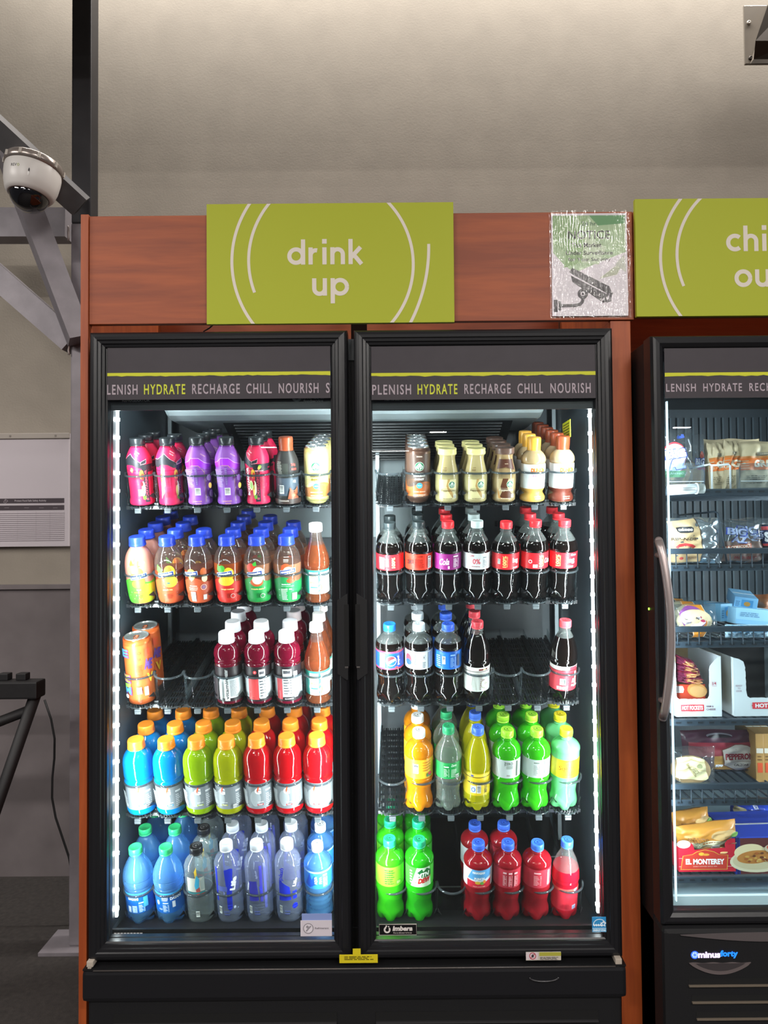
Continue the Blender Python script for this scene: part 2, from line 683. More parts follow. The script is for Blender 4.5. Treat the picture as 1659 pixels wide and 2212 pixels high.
def beam(name, a, b, w, h, mat, hint=(0, 0, 1), open_end=False):
    a, b = Vector(a), Vector(b)
    t = (b - a).normalized()
    s = t.cross(Vector(hint)).normalized()
    u = s.cross(t).normalized()
    bm = bmesh.new()
    bmesh.ops.create_cube(bm, size=1.0)
    L = (b - a).length
    for v in bm.verts:
        v.co = (a + b) / 2 + t * (v.co.x * L) + s * (v.co.y * w) + u * (v.co.z * h)
    bmesh.ops.bevel(bm, geom=[e for e in bm.edges if abs((e.verts[1].co - e.verts[0].co).normalized().dot(t)) > .99], offset=0.006, segments=3, affect='EDGES')
    mb = MB().bm(bm, mat)
    bm.free()
    if open_end:
        e = b + t * 0.001
        k = 0.4
        mb.add([e + s * (w * k * i) + u * (h * k * j) for i, j in ((-1, -1), (1, -1), (1, 1), (-1, 1))], [(0, 1, 2, 3)], pbr('#141314', 0.8))
    return mb.build(name)


b1 = beam('steel_brace', at(-120, 175, 0.50), at(176, 446, 0.76), 0.085, 0.075, STEELD, (0, -0.6, 1), True)
tag(b1, 'dark steel brace carrying the dome camera, sloping down to the orange panel', 'brace')
b2 = beam('steel_brace', at(22, 340, 0.76), at(172, 735, 0.80), 0.085, 0.075, STEEL, (1, 0.55, 0))
tag(b2, 'steep grey steel brace hanging below the dome camera', 'brace')
b3 = beam('steel_brace', at(-140, 480, 0.86), at(160, 742, 0.86), 0.075, 0.085, STEEL, (0, 0, 1))
tag(b3, 'lower pale steel brace meeting the post beside the cooler top', 'brace')
b4 = beam('steel_rail', at(-160, 488, 1.02), at(150, 488, 1.02), 0.075, 0.115, STEEL, (0, 0, 1))
tag(b4, 'horizontal grey steel rail fixed behind the braces', 'rail')
for b_ in (b1, b2, b3, b4):
    b_.name = b_.name.split('.')[0]
# weld beads at the joints
for (x, y) in ((148, 735), (147, 488)):
    mb = MB()
    p = at(x, y, 0.835)
    r = random.Random(x + y)
    mb.tube([p + Vector((0.002 * r.random(), 0, -0.009 * i)) for i in range(7)], 0.004, pbr('#9a8f8c', 0.5, 0.3), 6)
    w_ = mb.build('weld_bead'); w_.parent = post
mb = MB()
mb.tube([at(150 + 4 * i, 733, 0.836) for i in range(6)], 0.0045, pbr('#9a8f8c', 0.5, 0.3), 6)
w_ = mb.build('weld_bead'); w_.parent = post

# ------------------------------------------------------------------ orange surround
ORANGE = wood('orange_laminate', '#823814', '#a04c1e', 'X', 0.55)
ORANGEV = wood('orange_laminate_upright', '#8c3c14', '#aa5220', 'Z', 0.55)
XL0, XL1 = at(172, 1300, 0.04).x, at(189, 1300, 0.04).x
XR0, XR1 = at(1335, 1400, 0.05).x, at(1374, 1400, 0.05).x
ZS0, ZS1 = at(700, 695, 0.04).z, at(700, 461, 0.04).z
mb = MB()
mb.box(XL0, XL1, 0.04, 0.80, 0, ZS1 + 0.003, ORANGEV, 0.0012)
tag(mb.build('laminate_gable'), 'narrow orange wood laminate side panel beside the steel post', 'panel')
mb = MB()
mb.box(XR0 - 0.006, XR1, 0.05, 0.80, 0, ZS0 - 0.001, ORANGEV, 0.0012)
mb.box(XR0 - 0.006, XR1, 0.066, 0.80, ZS0 - 0.001, ZS1 - 0.01, ORANGEV)
tag(mb.build('laminate_gable'), 'orange wood laminate upright panel between cooler and freezer', 'panel')
XS1 = at(1369, 570, 0.04).x
mb = MB()
mb.box(XL1, XS1, 0.045, 0.063, ZS0, ZS1, ORANGE, 0.0012)
tag(mb.build('fascia_board'), 'orange wood laminate fascia above the drinks cooler', 'board')
mb = MB()
mb.box(XS1 + 0.002, XS1 + 1.1, 0.045, 0.063, ZS0 + 0.006, ZS1, ORANGE, 0.0012)
tag(mb.build('fascia_board'), 'orange wood laminate fascia behind the sign above the freezer', 'board')
mb = MB()
mb.box(XL1, XR0 - 0.01, 0.60, 0.62, 1.99, ZS1 - 0.02, ORANGE)
tag(mb.build('filler_panel'), 'shaded orange filler panel in the gap over the cooler top', 'panel')
mb = MB()
mb.box(XR1 + 0.002, XR1 + 1.1, 0.30, 0.32, 1.975, ZS1 - 0.02, ORANGE)
tag(mb.build('filler_panel'), 'reddish brown filler panel in the gap over the freezer top', 'panel')
mb = MB()
p = at(776, 703, 0.40)
mb.box(p.x - 0.024, p.x + 0.024, 0.38, 0.40, 1.985, ZS1 - 0.02, pbr('#17151a', 0.5))
p = at(1010, 700, 0.40)
tag(mb.build('support_strut'), 'black upright strut in the gap over the cooler top', 'strut')
mb = MB()
a, b = at(440, 716, 0.2), at(466, 696, 0.2)
mb.tube([a + Vector((0, 0, -0.03)), a, (a + b) / 2 + Vector((0, 0, -0.003)), b, b + Vector((0.02, 0, 0.02))], 0.002, pbr('#151314', 0.5), 6)
tag(mb.build('power_cable'), 'thin black cable rising from the cooler top under the fascia', 'cable')

# ------------------------------------------------------------------ green signs
GREEN = '#a6ad2c'
SWHITE = '#d9cfc4'


def xz(px, py, Y):
    p = at(px, py, Y)
    return (p.x, p.z)


def strokes_word(word, x, z, k, w):
    """rounded geometric lower-case lettering built of constant-width strokes; k = metres per unit, x-height 38"""
    out = []
    r = 14.8
    lib = {
        'o': (38, [arc(19, 19, r, 0, 360, 36)]),
        'c': (31, [arc(19, 19, r, 48, 312, 30)]),
        'd': (40, [arc(19, 19, r, 0, 360, 36), [(34.5, 0), (34.5, 56)]]),
        'p': (41, [arc(22, 19, r, 0, 360, 36), [(6, 38), (6, -17)]]),
        'r': (25, [[(6, 0), (6, 38)], [(6, 18)] + arc(17.5, 20, 11.5, 180, 75, 12)]),
        'i': (13, [[(6.5, 0), (6.5, 38)]]),
        'n': (35, [[(6, 0), (6, 38)], arc(17.5, 22, 11.5, 180, 0, 18) + [(29, 0)]]),
        'h': (35, [[(6, 0), (6, 56)], arc(17.5, 22, 11.5, 180, 0, 18) + [(29, 0)]]),
        'k': (32, [[(6, 0), (6, 56)], [(7, 15), (28, 38)], [(13, 21), (30, 0)]]),
        'u': (35, [[(6, 38)] + arc(17.5, 15.5, 11.5, 180, 360, 18) + [(29, 38)], [(29, 20), (29, 0)]]),
        'l': (13, [[(6.5, 0), (6.5, 56)]]),
        't': (22, [[(9, 52)] + arc(16, 10, 7, 180, 290, 10), [(0, 34), (20, 34)]]),
    }
    for ch in word:
        adv, st = lib[ch]
        for s in st:
            out.append(([(x + a * k, z + b * k) for a, b in s], w))
        if ch == 'i':
            out.append(([(x + 6.5 * k, z + 46 * k), (x + 6.5 * k, z + 56.5 * k)], w * 1.08))
        x += (adv + 5.0) * k
    return out


def green_sign(x0, x1, z0, z1, Y, shapes, label):
    mb = MB()
    mb.box(x0, x1, Y, Y + 0.012, z0, z1, pbr(GREEN, 0.55, spec=0.3, name='green_sign_board'), 0.001)
    art = Art()
    for pts, w in shapes:
        art.line(pts, w, SWHITE)
    art.clip(x0 + 0.0005, x1 - 0.0005, z0 + 0.0005, z1 - 0.0005)
    art.flat(mb, lambda u, v, e: (u, Y - 0.0004 - e * 0.2, v), matf=lambda h: pbr(h, 0.55, spec=0.3, name='print_sign'))
    o = mb.build('hanging_sign')
    return tag(o, label, 'sign')


SY = 0.028
sx0, sz1 = xz(446, 441, SY)
sx1, sz0 = xz(982, 696, SY)
zoff = 0.0


def arcline(p, q, r_, w):
    (cx, cy, rr) = circ3(p, q, r_)
    a0 = math.atan2(p[1] - cy, p[0] - cx)
    a1 = math.atan2(q[1] - cy, q[0] - cx)
    a2 = math.atan2(r_[1] - cy, r_[0] - cx)
    while a1 - a0 > math.pi: a1 -= 2 * math.pi
    while a1 - a0 < -math.pi: a1 += 2 * math.pi
    while a2 - a1 > math.pi: a2 -= 2 * math.pi
    while a2 - a1 < -math.pi: a2 += 2 * math.pi
    return ([(cx + rr * math.cos(a0 + (a2 - a0) * i / 40), cy + rr * math.sin(a0 + (a2 - a0) * i / 40)) for i in range(41)], w)


def S(px, py):
    return xz(px, py, SY)


mpp = (sx1 - sx0) / (982 - 446)
shp = [arcline(S(545, 432), S(501, 560), S(552, 706), 6.5 * mpp), arcline(S(588, 432), S(538, 545), S(550, 632), 6.5 * mpp),
       arcline(S(833, 432), S(892, 555), S(838, 706), 6.5 * mpp), arcline(S(926, 527), S(920, 600), S(882, 706), 6.5 * mpp)]
shp += strokes_word('drink', S(621, 571)[0], S(621, 572)[1], mpp * 0.985, 9.2 * mpp)
shp += strokes_word('up', S(673, 638)[0], S(673, 639)[1], mpp * 1.0, 9.2 * mpp)
green_sign(sx0, sx1, sz0, sz1, SY, shp, 'lime green sign reading drink up above the drinks cooler')
tx0, tz1 = xz(1371, 430, SY)
tz0 = xz(1371, 684, SY)[1]
shp = [arcline(S(1478, 420), S(1427, 545), S(1478, 692), 6.5 * mpp), arcline(S(1522, 420), S(1463, 533), S(1477, 618), 6.5 * mpp)]
shp += strokes_word('chill', S(1569, 542)[0], S(1569, 543)[1], mpp, 9.2 * mpp)
shp += strokes_word('out', S(1587, 620)[0], S(1587, 620)[1], mpp, 9.2 * mpp)
green_sign(tx0, tx0 + (sx1 - sx0), tz0, tz1, SY, shp, 'lime green sign with two curved lines above the freezer')

# laminated security notice
NY = 0.041
nx0, nz1 = xz(1190, 462, NY)
nx1, nz0 = xz(1357, 682, NY)
nw, nh = nx1 - nx0, nz1 - nz0


def n_(u, v):
    return (nx0 + nw * u, nz0 + nh * v)


a = Art()
a.poly([n_(0, 0), n_(1, 0), n_(1, 1), n_(0, 1)], '#d3ccd2')
for pts, c in (([(0.02, .98), (.98, .98), (.98, .62), (.62, .52), (.3, .42), (.16, .5), (.02, .62)], '#9db88c'),
               ([(0.02, .98), (.5, .98), (.2, .62), (.02, .7)], '#7fa06a'), ([(.5, .98), (.98, .98), (.98, .9), (.62, .88)], '#4d8a4d'),
               ([(.2, .62), (.44, .8), (.4, .52), (.16, .47)], '#86a86e'), ([(.44, .8), (.72, .66), (.62, .5), (.4, .52)], '#b3c6a2'),
               ([(.04, .32), (.22, .44), (.1, .36)], '#aab596'), ([(.62, .36), (.98, .56), (.86, .4)], '#a8ad95'), ([(.84, .5), (.96, .6), (.98, .42)], '#b9bdb0')):
    a.poly([n_(*q) for q in pts], c)
K = '#2b2529'
a.text('NOTICE', *n_(.5, .79), nh * .082, K, w=nw * .56, bold=0.01)
a.text('This Market', *n_(.46, .69), nh * .045, K, w=nw * .40)
a.text('Under Surveillance', *n_(.5, .615), nh * .042, K, w=nw * .62)
a.text('for Your Security', *n_(.5, .545), nh * .048, K, w=nw * .56)
a.text('24 hr', *n_(.5, .90), nh * .04, '#4b6a4b', w=nw * .2)
# pictogram: bullet camera on its bracket
a.poly([n_(*q) for q in ((.02, .04), (.07, .04), (.07, .16), (.02, .16))], K)
a.poly([n_(*q) for q in ((.08, .055), (.115, .055), (.115, .145), (.08, .145))], K)
a.line([n_(*q) for q in ((.11, .1), (.28, .1), (.36, .11), (.40, .14), (.405, .17))], nw * .045, K)
a.ell(*n_(.405, .215), nw * .07, nw * .07, K)
a.ell(*n_(.405, .215), nw * .03, nw * .03, '#cfc8ce')
a.ell(*n_(.405, .215), nw * .018, nw * .018, K)
a.poly([n_(*q) for q in ((.23, .43), (.27, .47), (.76, .285), (.79, .22), (.73, .215), (.26, .41))], K)
a.poly([n_(*q) for q in ((.25, .395), (.73, .205), (.66, .165), (.645, .14), (.27, .33))], K)
a.line([n_(*q) for q in ((.66, .135), (.70, .145), (.705, .18), (.74, .215))], nw * .03, K)
a.line([n_(*q) for q in ((.71, .14), (.76, .15), (.77, .2), (.79, .23))], nw * .035, K)
mb = MB()
a.flat(mb, lambda u, v, e: (u, NY - 0.001 - e * 0.3, v))
# wrinkled clear laminate
gx, gz = 30, 40
film = bpy.data.materials.new('clear_laminate')
film.use_nodes = True
nt = film.node_tree; nt.nodes.clear(); Lk = nt.links.new
o_ = nt.nodes.new('ShaderNodeOutputMaterial'); t_ = nt.nodes.new('ShaderNodeBsdfTransparent'); g_ = nt.nodes.new('ShaderNodeBsdfGlossy')
g_.inputs['Roughness'].default_value = 0.13
fr_ = nt.nodes.new('ShaderNodeFresnel'); thin_ior(nt, fr_, 1.7)
mx_ = nt.nodes.new('ShaderNodeMixShader')
tc_ = nt.nodes.new('ShaderNodeTexCoord'); wv = nt.nodes.new('ShaderNodeTexWave'); wv.inputs['Scale'].default_value = 24; wv.inputs['Distortion'].default_value = 3.5; wv.inputs['Detail'].default_value = 3; wv.inputs['Detail Scale'].default_value = 1.6
bp_ = nt.nodes.new('ShaderNodeBump'); bp_.inputs['Strength'].default_value = 0.9; bp_.inputs['Distance'].default_value = 0.0016
Lk(tc_.outputs['Object'], wv.inputs[0]); Lk(wv.outputs[1], bp_.inputs['Height']); Lk(bp_.outputs[0], g_.inputs['Normal'])
Lk(fr_.outputs[0], mx_.inputs[0]); Lk(t_.outputs[0], mx_.inputs[1]); Lk(g_.outputs[0], mx_.inputs[2]); Lk(mx_.outputs[0], o_.inputs[0])
mbf = MB()
vs, fs = [], []
ex = 0.006
for j in range(gz + 1):
    for i in range(gx + 1):
        u, v = i / gx, j / gz
        bulge = 0.006 * math.exp(-((u - .6) ** 2 / .09 + (v - .72) ** 2 / .06)) + 0.0012 * math.sin(u * 9 + v * 5) * math.sin(v * 7)
        if i in (0, gx) or j in (0, gz):
            bulge += 0.002 * math.sin(i * 1.7 + j * 2.3)
        vs.append((nx0 - ex + (nw + 2 * ex) * u, NY - 0.0045 - max(bulge, -.001), nz0 - ex + (nh + 2 * ex) * v))
for j in range(gz):
    for i in range(gx):
        k = j * (gx + 1) + i
        fs.append((k, k + 1, k + gx + 2, k + gx + 1))
mbf.add(vs, fs, film, True)
nt_o = thing('security_notice', 'laminated white and green camera notice taped to the orange fascia', 'notice', (nx0, NY, nz0))
child(mb.build('printed_sheet'), nt_o)
child(mbf.build('laminate_film'), nt_o)

# wall plate at the top corner
PY = 1.28
mb = MB()
p0, p1 = at(1612, 135, PY), at(1720, 30, PY)
mb.box(p0.x, p1.x, PY + 0.012, PY + 0.022, p0.z, p1.z + .05, pbr('#7d766d', 0.3, 0.2), 0.004)
q0, q1, q2 = at(1628, 128, PY - .02), at(1664, -5, PY - .06), at(1720, 128, PY - .02)
mb.add([q0, at(1632, 88, PY - .06), q1, at(1720, -5, PY - .06), q2, at(1720, 88, PY - .1)], [(0, 1, 5, 4), (1, 2, 3, 5)], pbr('#3b332c', 0.35, 0.3))
mb.add([q0 + Vector((0, .03, 0)), at(1664, -5, PY + .02), q1, at(1632, 88, PY - .06), q0], [(0, 1, 2, 3, 4)], pbr('#6b635a', 0.5))
wp = mb.build('wall_bracket')
tag(wp, 'dark bolted metal bracket high on the grey wall', 'bracket')
for x, y, c in ((1620, 45, '#b9b2a8'), (1624, 122, '#37312d')):
    p = at(x, y, PY)
    mb = MB()
    m_ = pbr(c, 0.35, 0.5)
    mb.lathe([(0.0, 0.0), (0.009, 0.0), (0.009, 0.004), (0.006, 0.007), (0.003, 0.007), (0.003, 0.004), (0.0, 0.004)], m_, 18, caps=False)
    o = mb.build('bolt', wp, mapf=lambda q: (p.x + q[0], PY + 0.012 - q[2], p.z + q[1]))

# ------------------------------------------------------------------ dome camera
dc = at(75, 356, 0.60)
SCL = 2.36 / 1534
DR = 57 * SCL
KS = 2.36 / 2.10
cam_o = thing('dome_camera', 'white dome security camera hanging from the dark steel brace', 'camera', dc, (math.radians(-6), math.radians(6), 0))
WHT = pbr('#d6d2ce', 0.35, spec=0.5)
mb = MB()
mb.lathe([(0.0, 0.004), (DR * 1.0, 0.004), (DR * 1.04, 0.0), (DR * 1.04, -0.018), (DR * 0.98, -0.022), (0, -0.022)], pbr('#9d938d', 0.25, 0.6), 48, caps=False)
for i in range(10):
    a_ = i * 0.6283
    mb.box(DR * 1.03 * math.sin(a_) - .004, DR * 1.03 * math.sin(a_) + .004, -DR * 1.03 * math.cos(a_) - .004, -DR * 1.03 * math.cos(a_) + .004, -0.017, -0.001, pbr('#c9c2ba', 0.3, 0.4))
mb.build('mounting_ring', cam_o, mapf=lambda q: (q[0], q[1], q[2] * KS))
dprof = [(DR * 0.99, -0.022), (DR * 1.0, -0.030), (DR * 0.99, -0.045), (DR * 0.95, -0.070), (DR * 0.86, -0.094), (DR * 0.76, -0.104), (DR * 0.70, -0.104), (DR * 0.68, -0.098)]


def drz(v):
    for (r0_, z0_), (r1_, z1_) in zip(dprof, dprof[1:]):
        if z1_ <= v <= z0_:
            return r0_ + (r1_ - r0_) * (z0_ - v) / (z0_ - z1_ + 1e-9)
    return DR


mb = MB()
mb.lathe(dprof[::-1], WHT, 56, caps=False)
a = Art(); a.R = DR
a.text('REV', -18, -50, 8, '#222222', w=21, bold=0.01)
a.line(arc(-2, -50, 3.4, 120, 420, 20), 1.1, '#9aa84a')
a.line([(-2, -50), (-2, -45.5)], 1.1, '#9aa84a')
a.ell(33, -60, 2.2, 6.5, '#3a3a3c'); a.ell(32.5, -69, 2.4, 6.0, '#f4f2f0')
a.wrap(mb, drz, vstep=4)
mb.build('housing', cam_o, mapf=lambda q: (q[0], q[1], q[2] * KS))
mb = MB()
dm = [(DR * .70 * math.cos(math.radians(t)), -0.098 - DR * .66 * math.sin(math.radians(t))) for t in range(88, -1, -8)]
mb.lathe([(0.0005, dm[0][1])] + dm, pbr('#0c0b10', 0.04, spec=0.7, coat=1.0), 40, caps=False)
mb.build('dome', cam_o, mapf=lambda q: (q[0], q[1], -.098 * KS + (q[2] + .098)))

# ------------------------------------------------------------------ poster on the beige wall
QY = 1.37
x0, z1 = xz(-40, 938, QY); x1, z0 = xz(150, 1180, QY)
pw, ph = x1 - x0, z1 - z0
pst = thing('wall_poster', 'framed white safety activity chart on the beige wall', 'poster', (x0, QY, z0))
mb = MB()
mb.box(x0, x1, QY, QY + 0.008, z0, z1, pbr('#c9c1c6', 0.5), 0.001)
a = Art()
mp = pw / 190
def pq(px, py): return xz(px, py, QY)
def prect(xa, ya, xb, yb, c):
    p, q = pq(xa, yb), pq(xb, ya)
    a.rect(p[0], q[0], p[1], q[1], c)
prect(-38, 940, 147, 950, '#a9a197')
prect(-38, 1076, 139, 1088, '#3d3338'); prect(-38, 1091, 139, 1103, '#41373c')
a.text('Protect Food Safe Safety Activity', *pq(66, 1082), mp * 5, '#b5adb1', w=mp * 68)
a.line([pq(*q) for q in ((8, 1085), (12, 1078), (17, 1082), (12, 1087), (8, 1085))], mp * 1.2, '#8d8488')
a.line([pq(*q) for q in ((12, 1079), (12, 1084))], mp * 1.4, '#8d8488')
for i in range(15):
    prect(-38, 1109 + i * 4.2, 139, 1109.5 + i * 4.2, '#80777c')
for x in (38, 78, 108, 139):
    prect(x, 1104, x + .5, 1168, '#80777c')
for x in (15, 58, 90, 120):
    prect(x - 5, 1096, x + 5, 1098, '#6d6468')
a.flat(mb, lambda u, v, e: (u, QY - 0.0005 - e, v))
child(mb.build('chart_sheet'), pst)
mb = MB()
mb.add([(x0, QY - 0.006, z0), (x1 - .004, QY - 0.006, z0), (x1 - .004, QY - 0.004, z1), (x0, QY - 0.004, z1)], [(0, 1, 2, 3)], clear(rough=0.03, body=0.06, bodycol='#c8c0cc'))
child(mb.build('acrylic_cover'), pst)
mb = MB(); mb.box(x0, x1, QY - 0.008, QY, z1 - 0.022, z1 + 0.002, pbr('#9b938b', 0.45), 0.002)
for x in (22, 120):
    p = at(x, 943, QY - .009); mb.box(p.x - .004, p.x + .004, QY - .0095, QY - .007, z1 - .014, z1 - .006, pbr('#7a736c', 0.4))
child(mb.build('hanger_bar'), pst)

# ------------------------------------------------------------------ black folding table at the side
BT = pbr('#121113', 0.6, noise=0.2, nscale=80)
TY = 0.5
tb = thing('side_table', 'black table with slanting legs standing beside the wainscot', 'table', (at(20, 1480, TY).x, TY, 0))
mb = MB()
p = at(86, 1470, TY)
zt = p.z
mb.box(p.x - 0.9, p.x, TY - 0.02, TY + 0.04, zt - 0.055, zt, BT, 0.006)
child(mb.build('tabletop'), tb)
for xx in (24, 62):
    mb = MB()
    q = at(xx, 1455, TY + .05)
    mb.box(q.x - .016, q.x + .016, TY + .0, TY + .03, zt, zt + .022, BT, .003)
    child(mb.build('clip'), tb)
for yy in (TY + 0.01,):
    mb = MB()
    mb.tube([(p.x - 0.02, yy, zt - 0.05), (p.x - 0.36, yy, 0.0)], 0.018, BT, 10)
    child(mb.build('leg'), tb)
mb = MB(); mb.tube([(p.x - 0.05, TY + 0.02, zt - 0.10), (p.x - 0.42, TY + 0.02, zt - 0.24)], 0.016, BT, 8)
child(mb.build('brace'), tb)
mb = MB()
r = random.Random(4)
c0 = at(36, 1650, TY + .3)
mb.tube([(c0.x + 0.02 * math.sin(i * .9) + .01 * i, TY + .5, c0.z + .18 - i * 0.075) for i in range(15)], 0.004, BT, 6)
tag(mb.build('dangling_cable'), 'thin black cord dangling against the wainscot behind the table', 'cord')
# ------------------------------------------------------------------ drinks cooler
BLK = pbr('#17171a', 0.32, spec=0.5, bump=0.04, bscale=500, name='black_trim')
BLKM = pbr('#151517', 0.55, spec=0.4, bump=0.08, bscale=400, name='black_plastic')
LINER = pbr('#363f45', 0.4, spec=0.5, name='cooler_liner')
LINERG = pbr('#8b979b', 0.45, name='grey_liner')
CHAR = pbr('#3a353a', 0.5, spec=0.3, noise=0.05, nscale=30, name='charcoal_sheet')
GLASS = clear('#f2f7f6', 0.005, '#cfe0ea', rough=0.008, ior=1.45, name='door_glass', specks=True)
CL0, CL1 = -0.772, 0.552
DZ0, DZ1 = 0.452, 2.004
co = thing('drinks_cooler', 'black two-door glass drinks cooler under the drink up sign', 'cooler', (-0.107, 0.4, 0))
mb = MB()
mb.box(CL0, CL0 + 0.010, 0.060, 0.72, 0.40, 1.995, LINER)
mb.box(CL1 - 0.012, CL1, 0.060, 0.72, 0.40, 1.995, LINER)
mb.box(CL0, CL1, 0.70, 0.72, 0.40, 1.995, LINER)
mb.box(CL0, CL1, 0.060, 0.72, 1.94, 1.995, LINER)
mb.box(CL0 + .018, CL1 - .018, 0.060, 0.70, 0.40, 0.436, pbr('#1c2226', .3, name='cooler_floor'))
mb.box(CL0, CL1, 0.058, 0.066, 0.40, 0.50, BLKM)
mb.box(CL0 - 0.0, CL1, 0.72, 0.74, 0.05, 1.995, BLKM)
child(mb.build('cabinet'), co)
mb = MB(); mb.box(-0.142, -0.076, 0.062, 0.125, 0.472, 1.94, BLKM, 0.004)
child(mb.build('mullion'), co)
# evaporator housing under the roof, louvred grille and back duct
ex0, ex1 = at(352, 900, .36).x, at(1184, 895, .36).x
ez = at(700, 897, .36).z
mb = MB()
vs = []
prof = [(0.30, 1.94), (0.30, ez + .012), (0.32, ez - .004), (0.36, ez - .014), (0.62, ez - .014), (0.66, ez - .004), (0.66, 1.94)]
n = len(prof)
vs = [(ex0 + (0 if i == 0 else .02), y, z) for i, (y, z) in enumerate(prof)] + [(ex1 - .02, y, z) for y, z in prof]
mb.add(vs, [tuple(range(n)), tuple(range(2 * n - 1, n - 1, -1))] + [(i, i + n, (i + 1) % n + n, (i + 1) % n) for i in range(n)], LINERG)
child(mb.build('evaporator_cover', bevel=0.012), co)
mb = MB()
gx0, gx1 = at(520, 920, .5).x, at(1075, 920, .5).x
for i in range(14):
    y = 0.40 + i * 0.018
    z = ez - .020 - i * 0.0065
    mb.box(gx0, gx1, y, y + 0.011, z - 0.004, z, pbr('#1a1e22', 0.4))
mb.add([(gx0 - .03, .39, ez - .016), (gx1 + .03, .39, ez - .016), (gx1 + .03, .655, ez - .105), (gx0 - .03, .655, ez - .105)], [(0, 1, 2, 3)], pbr('#101316', 0.5))
child(mb.build('evaporator_grille'), co)
mb = MB()
dx0, dx1 = at(512, 1000, .66).x, at(905, 1000, .66).x
mb.box(dx0, dx1, 0.68, 0.70, at(850, 1160, .68).z, ez - .02, LINERG, 0.004)
pts = [(dx1 - .002, ez - .16), (dx1 + .16, ez - .165), (dx1 + .24, ez - .14), (dx1 + .28, ez - .10), (dx1 + .30, ez - .02), (dx1 - .002, ez - .02)]
mb.prism(pts, 0.685, 0.70, LINERG)
child(mb.build('air_duct'), co)
mb = MB()
for i in range(2):
    for j in range(3):
        p = at(1072 + j * 8, 1128 + i * 6, .69)
        mb.box(p.x - .004, p.x + .004, .694, .70, p.z - .005, p.z + .005, pbr('#0a0a0b', .6))
child(mb.build('sensor_vent'), co)
# LED strips
LEDBODY = glow('#eef6ff', 9.0)
LEDDOT = glow('#ffffff', 60.0)
for lx, sgn in ((-0.7225, 1), (-0.150, -1), (-0.068, 1), (0.5075, -1)):
    mb = MB()
    mb.box(lx - .0028, lx + .0028, 0.078, 0.086, 0.52, 1.90, LEDBODY)
    for i in range(30):
        z = 0.54 + i * 0.0465
        mb.box(lx - .0045, lx + .0045, 0.0765, 0.0862, z - .004, z + .004, LEDDOT)
    child(mb.build('led_strip'), co)
    led_light((lx + sgn * .004, .088, 1.21), 1.38, LED_WATTS, (sgn * .55, .835, 0))
for lx in (-0.7288, 0.5138):
    mb = MB()
    mb.box(lx - .0014, lx + .0014, 0.066, 0.105, 0.50, 1.93, BLKM)
    child(mb.build('led_channel'), co)
# shelf standards: clear uprights at the sides
for lx, yy in ((-0.752, .60), (-0.16, .60), (-0.06, .60), (0.53, .60)):
    mb = MB(); mb.box(lx - .006, lx + .006, yy, yy + .012, 0.48, 1.93, pbr('#8d979c', 0.35, 0.5))
    child(mb.build('shelf_standard'), co)
# yellow energy sticker on the inner wall
mb = MB()
p = at(1224, 931, .28)
mb.box(p.x + .0, p.x + .0022, 0.24, 0.33, p.z - .022, p.z + .028, pbr('#d8e020', .5))
for i in range(5):
    mb.box(p.x - .0004, p.x, 0.25, 0.32, p.z - .014 + i * .008, p.z - .011 + i * .008, ink('#5b6010'))
tag(mb.build('wall_sticker'), 'bright yellow information sticker inside the cooler near its top corner', 'sticker')
# kick plate with slots
gz1 = at(470, 2089, 0).z
mb = MB()
mb.box(CL0 + .001, CL1 - .002, -0.012, 0.06, gz1 - .075, gz1, BLK, 0.010)
mb.box(CL0 + .012, CL1 - .012, 0.0, 0.06, 0.055, gz1 - .07, BLKM, 0.006)
mb.box(CL0 + .012, CL1 - .012, 0.06, 0.72, 0.055, gz1, BLKM)
gx = [(at(245, 2150, 0).x, at(726, 2150, 0).x, at(480, 2153, 0).z), (at(245, 2210, 0).x, at(728, 2210, 0).x, at(480, 2208, 0).z),
      (at(812, 2150, 0).x, at(1120, 2150, 0).x, at(960, 2147, 0).z), (at(812, 2205, 0).x, at(1292, 2200, 0).x, at(1050, 2203, 0).z)]
LIP = pbr('#2a292b', 0.3, spec=0.6)
for a_, b_, z_ in gx:
    mb.box(a_, b_, -0.008, 0.02, z_ - .004, z_, LIP, 0.0015)
    mb.box(a_, b_, -0.002, 0.02, z_, z_ + .022, pbr('#060607', .7))
for k in range(4):
    z_ = 0.25 - k * .055
    mb.box(CL0 + .06, CL1 - .05, -0.006, .02, z_ - .004, z_, LIP, .0015)
child(mb.build('kick_plate'), co)
mb = MB()
p = at(1175, 2110, -.012)
mb.tube([(p.x + .035 * math.cos(t), -.014, p.z + .010 * math.sin(t)) for t in (math.pi + i * math.pi / 14 for i in range(15))], .0022, LIP, 8)
child(mb.build('lock_recess'), co)
mb = MB()
mb.box(CL0 + .004, CL1 - .004, -.012, .055, gz1, DZ0 - .008, pbr('#0d0d0f', .5))
mb.tube([(CL0 + .03, -.013, gz1 + .001), (CL1 - .03, -.013, gz1 + .001)], .0018, pbr('#55504e', .3, .4), 6)
child(mb.build('hinge_rail'), co)
for x in (196, 1335):
    p = at(x, 2080 if x < 500 else 2074, -.004)
    mb = MB(); mb.box(p.x - .008, p.x + .008, -.010, .03, p.z - .007, p.z + .006, pbr('#a59a8e', .5), .0015)
    mb.box(p.x - .006, p.x + .003, -.009, .02, p.z - .016, p.z - .005, pbr('#a59a8e', .5), .0015)
    child(mb.build('hinge_block'), co)


